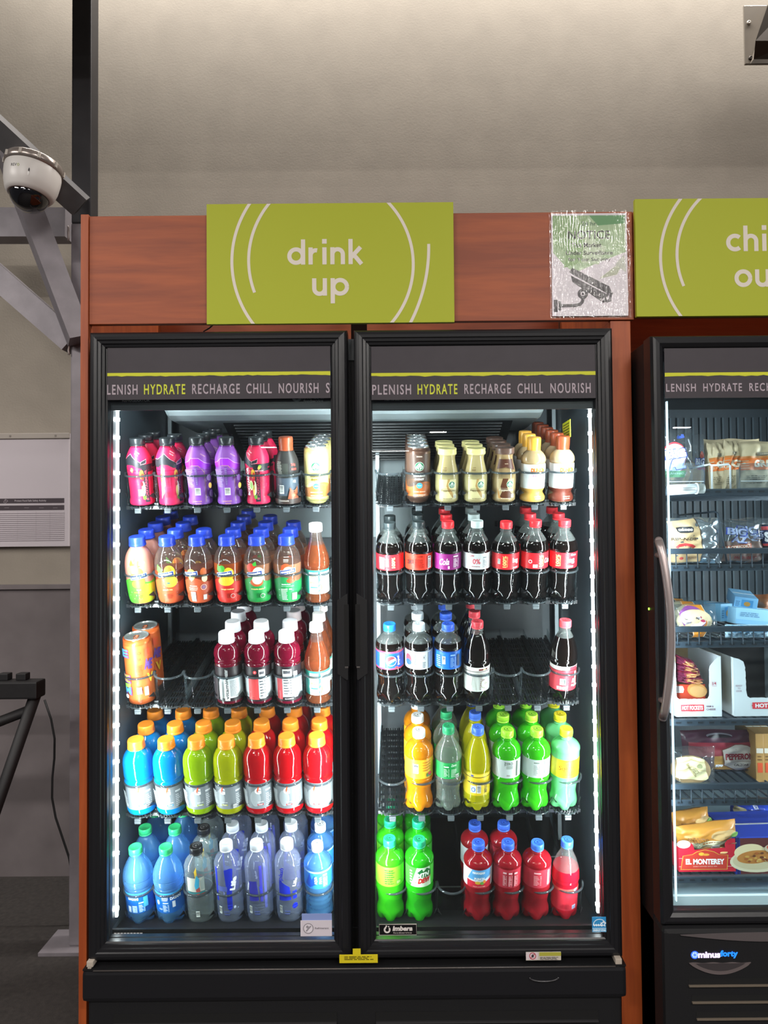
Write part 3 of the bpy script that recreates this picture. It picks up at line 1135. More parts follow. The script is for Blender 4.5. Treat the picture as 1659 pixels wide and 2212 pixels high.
def sweep_frame(x0, x1, z0, z1, prof, mat, mb):
    """mitred picture-frame sweep; prof = (inset, y)"""
    vs = []
    for d, y in prof:
        vs += [(x0 + d, y, z0 + d), (x1 - d, y, z0 + d), (x1 - d, y, z1 - d), (x0 + d, y, z1 - d)]
    fs = []
    for i in range(len(prof) - 1):
        for k in range(4):
            fs.append((i * 4 + k, i * 4 + (k + 1) % 4, (i + 1) * 4 + (k + 1) % 4, (i + 1) * 4 + k))
    mb.add(vs, fs, mat)


FPROF = [(0.0, .056), (0.0, .014), (.002, .007), (.007, .0022), (.014, 0.0), (.021, .0008), (.0235, .0035), (.030, .0045), (.0318, .008), (.038, .0095), (.0395, .013), (.043, .015), (.043, .030), (.0445, .032), (.0445, .046)]


def header(parent, x0, x1, zt, zb, zyl, zyh, ztext, th, words, Y):
    mb = MB()
    mb.box(x0, x1, Y, Y + .003, zb, zt, CHAR)
    a = Art()
    r = random.Random(int(abs(x0) * 100))
    pts = [(x0, zyh), (x1, zyh)]
    n = 46
    low = [(x1 - (x1 - x0) * i / n, zyl + (0 if i < 3 else r.random() * .0022) - (.001 if r.random() < .3 else 0)) for i in range(n + 1)]
    a.poly(pts + low, '#c3c52d')
    for s, xa, xb, c in words:
        a.text(s, (xa + xb) / 2, ztext, th, c, w=xb - xa, bold=0.015, space=1.25)
    a.clip(x0, x1, zb, zt)
    a.flat(mb, lambda u, v, e: (u, Y - 0.0003 - e, v), matf=lambda h: pbr(h, .5, spec=.3, name='print_band'))
    o = mb.build('header_panel')
    o.parent = parent
    return o


def HX(px, py=840, Y=.011):
    return at(px, py, Y).x


LG = '#a99ca4'
YL = '#c6cc3a'


def cooler_door(x0, x1, words, px_ref, side, name_px, logo_px, label):
    mb = MB()
    sweep_frame(x0, x1, DZ0, DZ1, FPROF, BLK, mb)
    d = mb.build('door')
    d['label'] = label
    child(d, co)
    d2 = d
    gi = .0585
    g = MB()
    g.box(x0 + .042, x1 - .042, .019, .023, DZ0 + .042, DZ1 - .042, GLASS)
    o = g.build('glass_pane'); o.parent = d2
    yy = [at(px_ref, q, .012).z for q in (757, 862, 812, 804, 840)]
    header(d2, x0 + .0432, x1 - .0432, yy[0] + .012, yy[1], yy[2], yy[3], yy[4], 22 * .00116, words, .012)
    # printed name band behind the glass
    z0 = at(px_ref, 885, .03).z
    nb = MB()
    nb.box(x0 + .0445, x1 - .0445, .030, .034, z0, yy[1] + .03, pbr('#23252e', .3, spec=.5))
    a = Art()
    q = at(*name_px, .03)
    a.text('REFRIGERATOR', q.x, q.z, .0075, '#c8ccd2', w=.070, bold=.02)
    q = at(*logo_px, .03)
    a.text('Imbera', q.x + .012, q.z + .008, .016, '#8f959b', w=.062, bold=.04, skew=.2)
    a.text('foodservice', q.x + .014, q.z - .0045, .006, '#b9bec3', w=.05, skew=.2)
    a.line(arc(q.x - .028, q.z + .006, .010, 150, 380, 18), .006, '#8f959b')
    a.flat(nb, lambda u, v, e: (u, .0296 - e, v))
    o = nb.build('name_band'); o.parent = d2
    # pull: recessed grip plate on the inner stile
    zc0, zc1 = at(770, 1283, 0).z, at(770, 1467, 0).z
    s = 1 if side > 0 else -1
    xe = x1 if s > 0 else x0
    h = MB()
    pl = [(xe - s * .003, zc0 + .002), (xe - s * .005, zc0), (xe - s * .029, zc0 - .016), (xe - s * .029, zc1 + .014), (xe - s * .006, zc1 - .002), (xe - s * .003, zc1)]
    h.prism(pl if s < 0 else pl[::-1], -.0035, .006, BLKM)
    h.box(min(xe, xe - s * .0115), max(xe, xe - s * .0115), -.0042, -.0034, zc1 + .032, zc0 - .025, pbr('#030304', .8))
    h.box(min(xe - s * .002, xe - s * .0105), max(xe - s * .002, xe - s * .0105), -.0058, -.0040, zc1 + .028, zc1 + .032, pbr('#5e5a58', .3, .4))
    o = h.build('door_pull', bevel=.001); o.parent = d2
    return d2


DLX0, DLX1, DRX0, DRX1 = -0.764, -0.118, -0.102, 0.547
wl = [('REPLENISH', HX(196), HX(297), LG), ('HYDRATE', HX(311), HX(400), YL), ('RECHARGE', HX(415), HX(518), LG), ('CHILL', HX(532), HX(587), LG), ('NOURISH', HX(602), HX(688), LG), ('SIP', HX(704), HX(732), LG)]
dl = cooler_door(DLX0, DLX1, wl, 470, 1, (294, 865), (665, 862), 'cooler door beside the steel post, with a white refrigerant card')
wr = [('REPLENISH', HX(778), HX(888), LG), ('HYDRATE', HX(902), HX(988), YL), ('RECHARGE', HX(1003), HX(1103), LG), ('CHILL', HX(1118), HX(1173), LG), ('NOURISH', HX(1189), HX(1276), LG)]
dr = cooler_door(DRX0, DRX1, wr, 1040, -1, (861, 862), (1228, 855), 'cooler door beside the freezer, with a blue energy sticker')
# stickers on the doors
mb = MB()
p, q = at(649, 1978, .010), at(717, 2022, .010)
mb.box(p.x, q.x, .010, .0112, q.z, p.z - .012, pbr('#c4bcc4', .5))
mb.box(p.x + .003, q.x, .0112, .012, p.z - .012, p.z + .004, pbr('#7f8fc0', .4))
a = Art(); w, h = q.x - p.x, p.z - .012 - q.z
cx, cz = p.x + w * .25, q.z + h * .5
a.ell(cx, cz, h * .34, h * .34, '#8b858c'); a.ell(cx, cz, h * .28, h * .28, '#cfc8cf')
a.line([(cx - h * .14, cz - h * .18), (cx + h * .16, cz + h * .16)], h * .1, '#8b858c'); a.ell(cx - h * .06, cz + h * .1, h * .09, h * .09, '#8b858c')
a.text('Refrigerant', cx + w * .43, cz, h * .16, '#7e787e', w=w * .44)
a.flat(mb, lambda u, v, e: (u, .0098 - e, v))
o = mb.build('refrigerant_card'); o.parent = dl
mb = MB()
a = Art()
for i in range(9):
    x = at(246 + i * 7, 2016, .012).x
    a.rect(x, x + .006, at(280, 2017.5, .012).z, at(280, 2015.5, .012).z, '#b8b8b8')
a.flat(mb, lambda u, v, e: (u, .0135 - e, v))
o = mb.build('fine_print'); o.parent = dl
mb = MB()
p, q = at(818, 1995, .010), at(901, 2020, .010)
mb.box(p.x, q.x, .009, .012, q.z, p.z, pbr('#0e0d0f', .35), .001)
w, h = q.x - p.x, p.z - q.z
a = Art()
fr = [(p.x + w * .015, q.z + h * .05), (q.x - w * .015, q.z + h * .05), (q.x - w * .015, p.z - h * .05), (p.x + w * .015, p.z - h * .05), (p.x + w * .015, q.z + h * .05)]
a.line(fr, w * .012, '#b9b2ac')
a.text('Imbera', p.x + w * .63, q.z + h * .60, h * .42, '#cfc9c4', w=w * .52, bold=.05, skew=.2)
a.text('foodservice', p.x + w * .62, q.z + h * .24, h * .14, '#b9b2ac', w=w * .48, skew=.2, space=1.2)
a.line(arc(p.x + w * .22, q.z + h * .50, h * .22, 110, 400, 20), h * .14, '#cfc9c4')
a.ell(p.x + w * .2, q.z + h * .8, h * .07, h * .07, '#cfc9c4'); a.ell(p.x + w * .26, q.z + h * .76, h * .06, h * .06, '#cfc9c4')
a.flat(mb, lambda u, v, e: (u, .0088 - e, v))
o = mb.build('maker_badge'); o.parent = dr
mb = MB()
p, q = at(1279, 1981, .012), at(1311, 2013, .012)
mb.box(p.x, q.x, .012, .0132, q.z, p.z, pbr('#2f86bd', .4))
w, h = q.x - p.x, p.z - q.z
a = Art()
a.line(arc(p.x + w * .5, q.z + h * .42, w * .44, 25, 165, 20), w * .05, '#cfe3ee')
a.line([(p.x + w * (.06 + .05 * i), q.z + h * (.46 + .05 * math.sin(i * 2.1))) for i in range(13)], w * .06, '#e4eff5')
st = []
for i in range(10):
    rr = w * (.18 if i % 2 == 0 else .085)
    t = math.radians(90 + 36 * i)
    st.append((p.x + w * .76 + rr * math.cos(t), q.z + h * .55 + rr * math.sin(t)))
a.line(st + st[:1], w * .05, '#e4eff5')
a.rect(p.x, q.x, q.z, q.z + h * .24, '#5d9fc9')
a.text('ENERGY STAR', p.x + w * .5, q.z + h * .12, h * .14, '#dcebf3', w=w * .86, bold=.03)
a.rect(p.x, q.x, q.z + h * .24, q.z + h * .27, '#cfe3ee')
a.flat(mb, lambda u, v, e: (u, .0118 - e, v))
o = mb.build('energy_sticker'); o.parent = dr
# tags on the hinge rail
mb = MB()
p, q = at(733, 2056, -.016), at(816, 2080, -.016)
ym = pbr('#c6b51c', .5)
mb.box(p.x, q.x, -.016, -.0148, q.z, q.z + .020, ym, .0004)
m1, m2 = at(762, 2050, -.016), at(779, 2050, -.016)
mb.box(m1.x, m2.x, -.0162, -.015, q.z + .018, q.z + .034, ym)
a = Art()
a.small(p.x + .012, q.x - .006, q.z + .008, q.z + .018, 3, '#4a430e', .5)
a.flat(mb, lambda u, v, e: (u, -.0163 - e, v))
tag(mb.build('hang_tag'), 'yellow cardboard tag wedged below the two cooler doors', 'tag')
mb = MB()
p, q = at(1136, 2057, -.016), at(1212, 2074, -.016)
mb.box(p.x, q.x, -.016, -.0148, q.z, p.z, pbr('#b8b0a4', .5))
a = Art(); w, h = q.x - p.x, p.z - q.z
a.rect(p.x, p.x + w * .34, q.z + h * .1, p.z, '#c7b9bd')
a.line(arc(p.x + w * .19, q.z + h * .55, h * .38, 0, 360, 24), h * .1, '#a23a44')
a.line([(p.x + w * .19 - h * .26, q.z + h * .29), (p.x + w * .19 + h * .26, q.z + h * .81)], h * .1, '#a23a44')
a.ell(p.x + w * .19, q.z + h * .55, h * .15, h * .2, '#39323a')
a.rect(p.x + w * .38, q.x, q.z + h * .55, p.z, '#9d9a3c')
a.small(p.x + w * .4, q.x - w * .05, q.z + h * .08, q.z + h * .5, 3, '#3b383a')
a.flat(mb, lambda u, v, e: (u, -.0163 - e, v))
tag(mb.build('warning_label'), 'small white warning label with red prohibition ring on the hinge rail', 'label')

# ------------------------------------------------------------------ gravity shelves
TH = math.radians(15)
SHELFY = 0.235
ROWZ = [at(500, b, SHELFY).z for b in (1086, 1296, 1511, 1743, 1978)]
LANEX = {'L': [-0.7103 + 0.08175 * k for k in range(7)], 'R': [-0.0159 + 0.07970 * k for k in range(7)]}
SHB = pbr('#1e2124', .28, spec=.5, name='black_shelf_plastic')
SHC = clear('#eef4f4', .03, '#dde8ee', rough=.05, ior=1.15, name='clear_lane_plastic')
RNG = clear('#97a2a6', .18, '#9aa6ac', rough=.06, name='clear_ring_plastic')
SHG = pbr('#50575b', .3, spec=.6, name='grey_tab_plastic')


def shelf_protos(pitch):
    mb = MB()
    for k in range(7):
        x = pitch * k
        for i in range(-4, 5):
            xx = x + i * .0075
            mb.box(xx - .0012, xx + .0012, -.026, .41, -.010, -.001, SHB)
        for sx in (-.020, .020):
            mb.box(x + sx - .0022, x + sx + .0022, -.030, .41, -.010, 0, SHB)
        mb.box(x - pitch / 2 + .0005, x - pitch / 2 + .006, -.01, .42, -.012, .004, SHB)
        mb.box(x + pitch / 2 - .006, x + pitch / 2 - .0005, -.01, .42, -.012, .004, SHB)
    for j in range(13):
        y = -.018 + j * .034
        mb.box(-pitch / 2, 6.5 * pitch, y, y + .009, -.012, -.002, SHB)
    deck = mb.mesh('deck')
    mb = MB()
    R = pitch / 2 - .001
    N = 18
    A = [math.radians(-92 + 184 * i / N) for i in range(N + 1)]
    mb.tube([(R * math.sin(a_), -R * math.cos(a_), .085 + (.004 if abs(a_) > 1.4 else 0)) for a_ in A], .0031, RNG, 8)
    ring = mb.mesh('retaining_ring')
    mb = MB()
    R2 = R - .001
    vs = []
    for i, a_ in enumerate(A):
        for z in (-.002, .082):
            vs.append((R2 * math.sin(a_), -R2 * math.cos(a_), z))
    mb.add(vs, [(2 * i, 2 * i + 2, 2 * i + 3, 2 * i + 1) for i in range(N)], clear('#f4f8f8', .003, '#dde8ee', rough=.04, ior=1.12, name='clear_cup_plastic'), True)
    mb.tube([(R2 * math.sin(a_), -R2 * math.cos(a_), -.003) for a_ in A], .0018, RNG, 6)
    for s in (-1, 1):
        mb.tube([(s * R2, .002, -.002), (s * R2, .002, .08)], .0012, RNG, 5)
    cup = mb.mesh('clear_cup')
    clips = []
    for s in (-1, 1):
        mb = MB()
        x = s * (R - .0005)
        pts = [(x, -.004, .020), (x - s * .001, -.024, .026), (x - s * .001, -.022, .034), (x, -.004, .036)]
        vs = [(p[0] - s * .004, p[1], p[2]) for p in pts] + pts
        xin = x - s * .010
        mb.add([(x, -.010, .018), (x, -.020, .036), (xin, -.034, .030), (x - s * .001, -.006, .018), (x - s * .001, -.016, .036), (xin + s * .001, -.031, .028)],
               [(0, 1, 2), (5, 4, 3), (0, 3, 4, 1), (1, 4, 5, 2), (2, 5, 3, 0)], pbr('#26282a', .35, spec=.6))
        clips.append(mb.mesh('side_clip'))
    mb = MB()
    mb.box(-.009, .009, -R - .004, -R + .002, -.015, -.004, SHG, .001)
    mb.box(-.0085, .0085, -R - .006, -R - .003, -.017, -.009, SHG, .001)
    tab = mb.mesh('price_tab')
    mb = MB()
    mb.box(-.0008, .0008, -.004, .41, 0, .030, SHC)
    div = mb.mesh('lane_divider')
    return deck, ring, cup, clips[0], tab, div, clips[1]


ORD = ['top', 'second', 'third', 'fourth', 'bottom']
DOORNAME = {'L': 'post-side', 'R': 'freezer-side'}
for side, pitch in (('L', 0.08175), ('R', 0.07970)):
    protos = shelf_protos(pitch)
    for i in range(5):
        x0 = LANEX[side][0]
        sh = thing('gravity_shelf', f'black slotted sloping bottle shelf, {ORD[i]} of five behind the {DOORNAME[side]} cooler door', 'shelf', (x0, SHELFY, ROWZ[i] - .001), (TH, 0, 0), 'sloping shelves of the drinks cooler')
        if i < 4:
            ob = bpy.data.objects.new('deck', protos[0]); COL.objects.link(ob); ob.parent = sh
        else:
            mb = MB()
            mb.box(-pitch * .5, pitch * 6.5, -.03, .41, -.012, -.001, pbr('#101113', .12, spec=.6))
            for k in range(3):
                for j in range(26):
                    xx = pitch * (2 * k + 1.55) + j * .0028
                    mb.box(xx, xx + .0016, .10 + k * .06, .105 + k * .06, -.0012, -.0006, pbr('#8f8f90', .4))
            mb.build('deck', sh)
        for k in range(7):
            for nm, me in (('retaining_ring', protos[1]), ('clear_cup', protos[2]), ('side_clip', protos[3]), ('side_clip', protos[6]), ('price_tab', protos[4])):
                ob = bpy.data.objects.new(nm, me); COL.objects.link(ob); ob.parent = sh; ob.location = (pitch * k, 0, (0, 0, 0, .008, .016)[i] if nm == 'retaining_ring' else 0)
        for k in range(8):
            ob = bpy.data.objects.new('lane_divider', protos[5]); COL.objects.link(ob); ob.parent = sh; ob.location = (pitch * (k - .5), 0, 0)
# ------------------------------------------------------------------ bottles and cans
def smooth(ctrl, n=7):
    """Catmull-Rom through (r, z) control points"""
    P = [ctrl[0]] + list(ctrl) + [ctrl[-1]]
    out = []
    for i in range(1, len(P) - 2):
        p0, p1, p2, p3 = P[i - 1:i + 3]
        m = n if abs(p2[0] - p1[0]) > .015 or abs(p2[1] - p1[1]) > .12 else 3
        for k in range(m):
            t = k / m
            out.append(tuple(.5 * ((2 * p1[j]) + (-p0[j] + p2[j]) * t + (2 * p0[j] - 5 * p1[j] + 4 * p2[j] - p3[j]) * t * t + (-p0[j] + 3 * p1[j] - 3 * p2[j] + p3[j]) * t ** 3) for j in (0, 1)))
    out.append(ctrl[-1])
    return out


PROF = {
    'sports': [(.78, 0), (.93, .014), (1.0, .05), (1.0, .12), (.97, .16), (.97, .41), (1.0, .45), (.95, .475), (.955, .50), (1.0, .53), (1.0, .645), (.99, .70), (.93, .765), (.79, .82), (.60, .86), (.52, .875), (.51, .90)],
    'vitamin': [(.78, 0), (.92, .03), (.97, .07), (.97, .55), (.99, .57), (.97, .585), (.92, .60), (.96, .62), (.925, .64), (.975, .67), (.98, .715), (.92, .77), (.78, .815), (.60, .845), (.53, .855), (.52, .875)],
    'tea': [(.85, 0), (.96, .02), (.98, .07), (.93, .11), (.93, .43), (.99, .46), (1.0, .50), (.95, .57), (.80, .655), (.60, .745), (.47, .82), (.43, .87), (.43, .92)],
    'juice': [(.70, 0), (.82, .025), (.90, .09), (.95, .2), (.99, .34), (1.0, .47), (1.0, .57), (.94, .67), (.82, .75), (.65, .81), (.54, .84), (.51, .87)],
    'armor': [(.88, 0), (.97, .02), (.96, .07), (.90, .115), (.92, .15), (.90, .20), (.92, .30), (.94, .42), (.96, .50), (.98, .53), (.95, .555), (.99, .585), (1.0, .64), (.95, .71), (.78, .79), (.62, .845), (.56, .87), (.55, .90)],
    'shake': [(.88, 0), (.97, .02), (.98, .10), (.93, .15), (.92, .3), (.93, .45), (.98, .5), (1.0, .56), (.97, .62), (.84, .70), (.66, .775), (.56, .81), (.55, .84)],
    'frappe': [(.84, 0), (.94, .025), (.98, .06), (1.0, .3), (1.0, .46), (.96, .54), (.84, .64), (.72, .74), (.67, .81), (.69, .86), (.72, .885), (.72, .90)],
    'iced': [(.88, 0), (.99, .02), (1.0, .07), (.88, .12), (.80, .15), (.88, .18), (.96, .215), (.97, .25), (.97, .57), (.93, .60), (.97, .62), (1.0, .65), (.95, .70), (.78, .755), (.58, .79), (.52, .805), (.52, .82)],
    'cola': [(.62, 0), (.86, .02), (.96, .06), (.93, .105), (.865, .17), (.86, .22), (.91, .30), (.975, .38), (1.0, .41), (.97, .42), (.97, .63), (1.0, .645), (.985, .675), (.90, .725), (.72, .78), (.52, .83), (.40, .858), (.36, .875), (.42, .885), (.42, .892), (.36, .90), (.36, .92)],
    'soda': [(.62, 0), (.88, .02), (1.0, .07), (.96, .13), (.85, .205), (.84, .26), (.91, .34), (.99, .42), (.975, .455), (.975, .705), (1.0, .72), (.985, .75), (.90, .795), (.70, .838), (.46, .866), (.37, .877), (.43, .885), (.43, .892), (.37, .90), (.37, .92)],
    'tall': [(.62, 0), (.86, .02), (.96, .07), (.97, .13), (.965, .15), (.965, .50), (1.0, .52), (1.0, .56), (.95, .635), (.85, .70), (.70, .77), (.52, .83), (.40, .862), (.37, .875), (.43, .885), (.43, .892), (.37, .90), (.37, .92)],
    'dew': [(.62, 0), (.86, .02), (.97, .07), (.95, .13), (.86, .20), (.86, .26), (.94, .36), (1.0, .425), (.98, .44), (.98, .75), (1.0, .765), (.975, .79), (.87, .82), (.64, .85), (.43, .87), (.37, .879), (.43, .885), (.43, .892), (.37, .90), (.37, .92)],
    'water_a': [(.62, 0), (.86, .02), (.97, .08), (.95, .14), (.95, .48), (.97, .50), (.94, .515), (.97, .53), (1.0, .56), (1.0, .61), (.95, .68), (.83, .745), (.65, .81), (.46, .865), (.38, .885), (.37, .92)],
    'water_b': [(.72, 0), (.88, .02), (.97, .07), (.95, .10), (.97, .13), (.97, .70), (.95, .755), (.85, .81), (.65, .85), (.46, .88), (.39, .897), (.39, .93)],
    'water_c': [(.62, 0), (.86, .02), (.98, .07), (1.0, .12), (.94, .19), (.97, .26), (.92, .34), (.97, .42), (1.0, .49), (1.0, .745), (.98, .775), (.87, .81), (.64, .845), (.46, .87), (.38, .888), (.37, .93)],
}
PETAL = {'cola', 'soda', 'tall', 'dew', 'water_a', 'water_c'}
CAPR = {'sports': (.575, .118), 'vitamin': (.585, .14), 'tea': (.53, .10), 'juice': (.585, .135), 'armor': (.60, .115), 'shake': (.60, .175), 'frappe': (.80, .115), 'iced': (.56, .20),
        'cola': (.435, .085), 'soda': (.445, .085), 'tall': (.445, .085), 'dew': (.445, .085), 'water_a': (.445, .088), 'water_b': (.48, .092), 'water_c': (.43, .085)}
CLEARTOP = clear('#e6ecea', .16, '#c9d2d0', rough=.06, ior=1.5, name='clear_bottle_plastic')
CLEARTEA = clear('#e4dad4', .13, '#bda99f', rough=.06, ior=1.5, name='clear_tea_plastic')


def cap_mesh(kind, H, R, col, style='ribbed', ring=None):
    cr, ch = CAPR[kind]
    r, z0 = cr * R, H * (1 - ch)
    mt = pbr(col, .33, spec=.5, name='cap_' + col.strip('#'))
    mb = MB()
    n = 72
    if style == 'ribbed':
        fn = lambda a, rr, z: rr * (1 - (.028 if (z0 + .15 * (H - z0)) < z < H * .995 and int(a / (2 * math.pi) * n + .5) % 2 else 0))
        pr = [(.0002, z0), (r * .97, z0), (r * .99, z0 + .001), (r * .99, z0 + (H - z0) * .14), (r * .95, z0 + (H - z0) * .16), (r * .95, z0 + (H - z0) * .2), (r, z0 + (H - z0) * .24), (r * .985, H - .0025), (r * .94, H - .0004), (r * .80, H), (r * .78, H - .0004), (.0002, H - .0004)]
    elif style == 'smooth':
        fn = None
        pr = [(.0002, z0), (r * 1.0, z0), (r * 1.02, z0 + .0015), (r * 1.0, z0 + (H - z0) * .22), (r * .97, z0 + (H - z0) * .26), (r * .985, z0 + (H - z0) * .3), (r * .95, H - .0035), (r * .90, H - .0008), (r * .82, H), (r * .7, H - .0006), (.0002, H - .0006)]
    elif style == 'lid':
        fn = None
        pr = [(.0002, z0), (r * .97, z0), (r, z0 + .001), (r, z0 + (H - z0) * .4), (r * .97, z0 + (H - z0) * .46), (r * .985, H - .0025), (r * .95, H), (r * .86, H), (r * .84, H - .0008), (.0002, H - .0008)]
    else:  # shrink sleeve
        fn = lambda a, rr, z: rr * (1 - .012 * (int(a / (2 * math.pi) * n) % 2))
        pr = [(.0002, z0 - .012), (r * 1.04, z0 - .012), (r * .96, z0), (r * .95, z0 + .008), (r * .98, z0 + .010), (r * .97, H - .004), (r * .9, H - .0008), (r * .8, H), (.0002, H)]
    mb.lathe(pr, mt, n, fn=fn, caps=False)
    if ring:
        a = Art()
        a.line(arc(0, 0, r * .45, 0, 300, 16), r * .10, ring)
        a.ell(0, 0, r * .16, r * .16, ring)
        a.line(arc(0, 0, r * .68, 20, 160, 10), r * .07, ring)
        a.flat(mb, lambda u, v, e: (u, v, H + e * .6))
    return mb.mesh('cap')


def body_mesh(kind, H, R, liquid, level=1.0, top=None, seg=40, ribs=None):
    ctrl = PROF[kind]
    pr = [(r * R, z * H) for r, z in smooth(ctrl)]
    if ribs:
        z0, z1, n, d = ribs
        q = []
        for r, z in pr:
            if z0 * H <= z <= z1 * H:
                continue
            q.append((r, z))
        rz0 = rzf(pr)
        for i in range(n * 4 + 1):
            z = (z0 + (z1 - z0) * i / (n * 4)) * H
            q.append((rz0(z) * (1 - d * (.5 - .5 * math.cos(2 * math.pi * i / 4))), z))
        pr = sorted(q, key=lambda t: t[1])
    fn = None
    if kind in PETAL:
        fn = lambda a, r, z: r * (1 - .40 * max(0, 1 - z / (.135 * H)) ** 1.1 * (.5 - .5 * math.cos(5 * a)) ** 1.5)
    mb = MB()
    if level < 1.0:
        zl = level * H
        ins = rzf(pr)(zl)
        pr = sorted(pr + [(ins, zl)], key=lambda t: t[1])
        mb.lathe(pr, liquid, seg, fn=fn, mats=lambda z: liquid if z < zl else top)
        mb.lathe([(ins * .995, zl - .0002), (.0003, zl - .0001)], liquid, seg, caps=False)
    else:
        mb.lathe(pr, liquid, seg, fn=fn)
    return mb.mesh('body'), rzf(pr)


def rzf(pr):
    def rz(v):
        if v <= pr[0][1]:
            return pr[0][0]
        for (r0_, z0_), (r1_, z1_) in zip(pr, pr[1:]):
            if z0_ <= v <= z1_:
                return r0_ + (r1_ - r0_) * (v - z0_) / max(z1_ - z0_, 1e-9)
        return pr[-1][0]
    return rz


SZ = 1.0442


def bottle(kind, H, R, liquid, cap, art, level=1.0, top=None, style='ribbed', ring=None, ribs=None, vstep=5.0, labelname='label'):
    """meshes of one bottle: [(part, mesh)]"""
    H, R = H * SZ / 1000, R * SZ / 1000
    bm_, rz = body_mesh(kind, H, R, liquid, level, top or CLEARTOP, ribs=ribs)
    parts = [('body', bm_), ('cap', cap_mesh(kind, H, R, cap, style, ring))]
    if art:
        a = Art(); a.R = R
        art(a, H * 1000, R * 1000)
        mb = MB()
        a.wrap(mb, rz, vstep=vstep)
        parts.append((labelname, mb.mesh(labelname)))
    return parts


def can(H, R, col, art, lidcol='#c9ced0', tabcol='#b9bfc1'):
    H, R = H * SZ / 1000, R * SZ / 1000
    pr = smooth([(.70 * R, 0), (.80 * R, .004), (.92 * R, .012), (1.0 * R, .02), (1.0 * R, H - .018), (.93 * R, H - .008), (.86 * R, H - .003), (.855 * R, H - .0015)], 4)
    mb = MB()
    mb.lathe(pr, pbr(col, .28, .35, spec=.6, name='can_' + col.strip('#')), 44, caps=False)
    parts = [('body', mb.mesh('body'))]
    mb = MB()
    AL = pbr(lidcol, .22, .85, name='can_end')
    mb.lathe([(.84 * R, H - .004), (.88 * R, H - .002), (.89 * R, H), (.86 * R, H + .0008), (.83 * R, H), (.81 * R, H - .003), (.78 * R, H - .004), (.3 * R, H - .0035), (.0002, H - .0035)], AL, 44, caps=False)
    parts.append(('can_end', mb.mesh('can_end')))
    mb = MB()
    tm = pbr(tabcol, .25, .7)
    z = H - .0026
    mb.tube([(.006 * math.cos(t), -.004 + .010 * math.sin(t), z) for t in (2 * math.pi * i / 20 for i in range(20))], .0013, tm, 6, closed=True)
    mb.box(-.0055, .0055, .001, .006, z - .001, z + .0012, tm, .0004)
    mb.lathe([(.0028, z - .001), (.0028, z + .0018), (.0002, z + .002)], tm, 14, cy=.003, caps=False)
    parts.append(('pull_tab', mb.mesh('pull_tab')))
    a = Art(); a.R = R
    art(a, H * 1000, R * 1000)
    mb = MB()
    a.wrap(mb, rzf(pr))
    parts.append(('print', mb.mesh('print')))
    return parts


def siren(a, x, y, r):
    """round green emblem: pale crowned face with wavy hair"""
    a.ell(x, y, r, r, '#e8efe6', 32); a.ell(x, y, r * .94, r * .94, '#1e6b45', 32)
    W_ = '#e4ece4'
    a.ell(x, y + r * .16, r * .24, r * .30, W_)
    a.poly([(x - r * .26, y + r * .42), (x - r * .32, y + r * .68), (x - r * .12, y + r * .58), (x, y + r * .82), (x + r * .12, y + r * .58), (x + r * .32, y + r * .68), (x + r * .26, y + r * .42)], W_)
    for s in (-1, 1):
        for k in range(3):
            q = .34 + .17 * k
            a.line([(x + s * r * (q + .05 * math.sin(i * 1.3)), y + r * (.42 - .16 * k - i * .19)) for i in range(6 - k)], r * .075, W_)
        a.line([(x + s * r * .12, y - r * .2), (x + s * r * .2, y - r * .5), (x + s * r * .12, y - r * .8)], r * .10, W_)
    a.ell(x - r * .08, y + r * .2, r * .035, r * .03, '#1e6b45'); a.ell(x + r * .08, y + r * .2, r * .035, r * .03, '#1e6b45')
    a.line([(x - r * .07, y + r * .03), (x, y), (x + r * .07, y + r * .03)], r * .03, '#1e6b45')


def full(a, R, v0, v1, c):
    n = math.pi * R * .999
    return a.rect(-n, n, v0, v1, c)


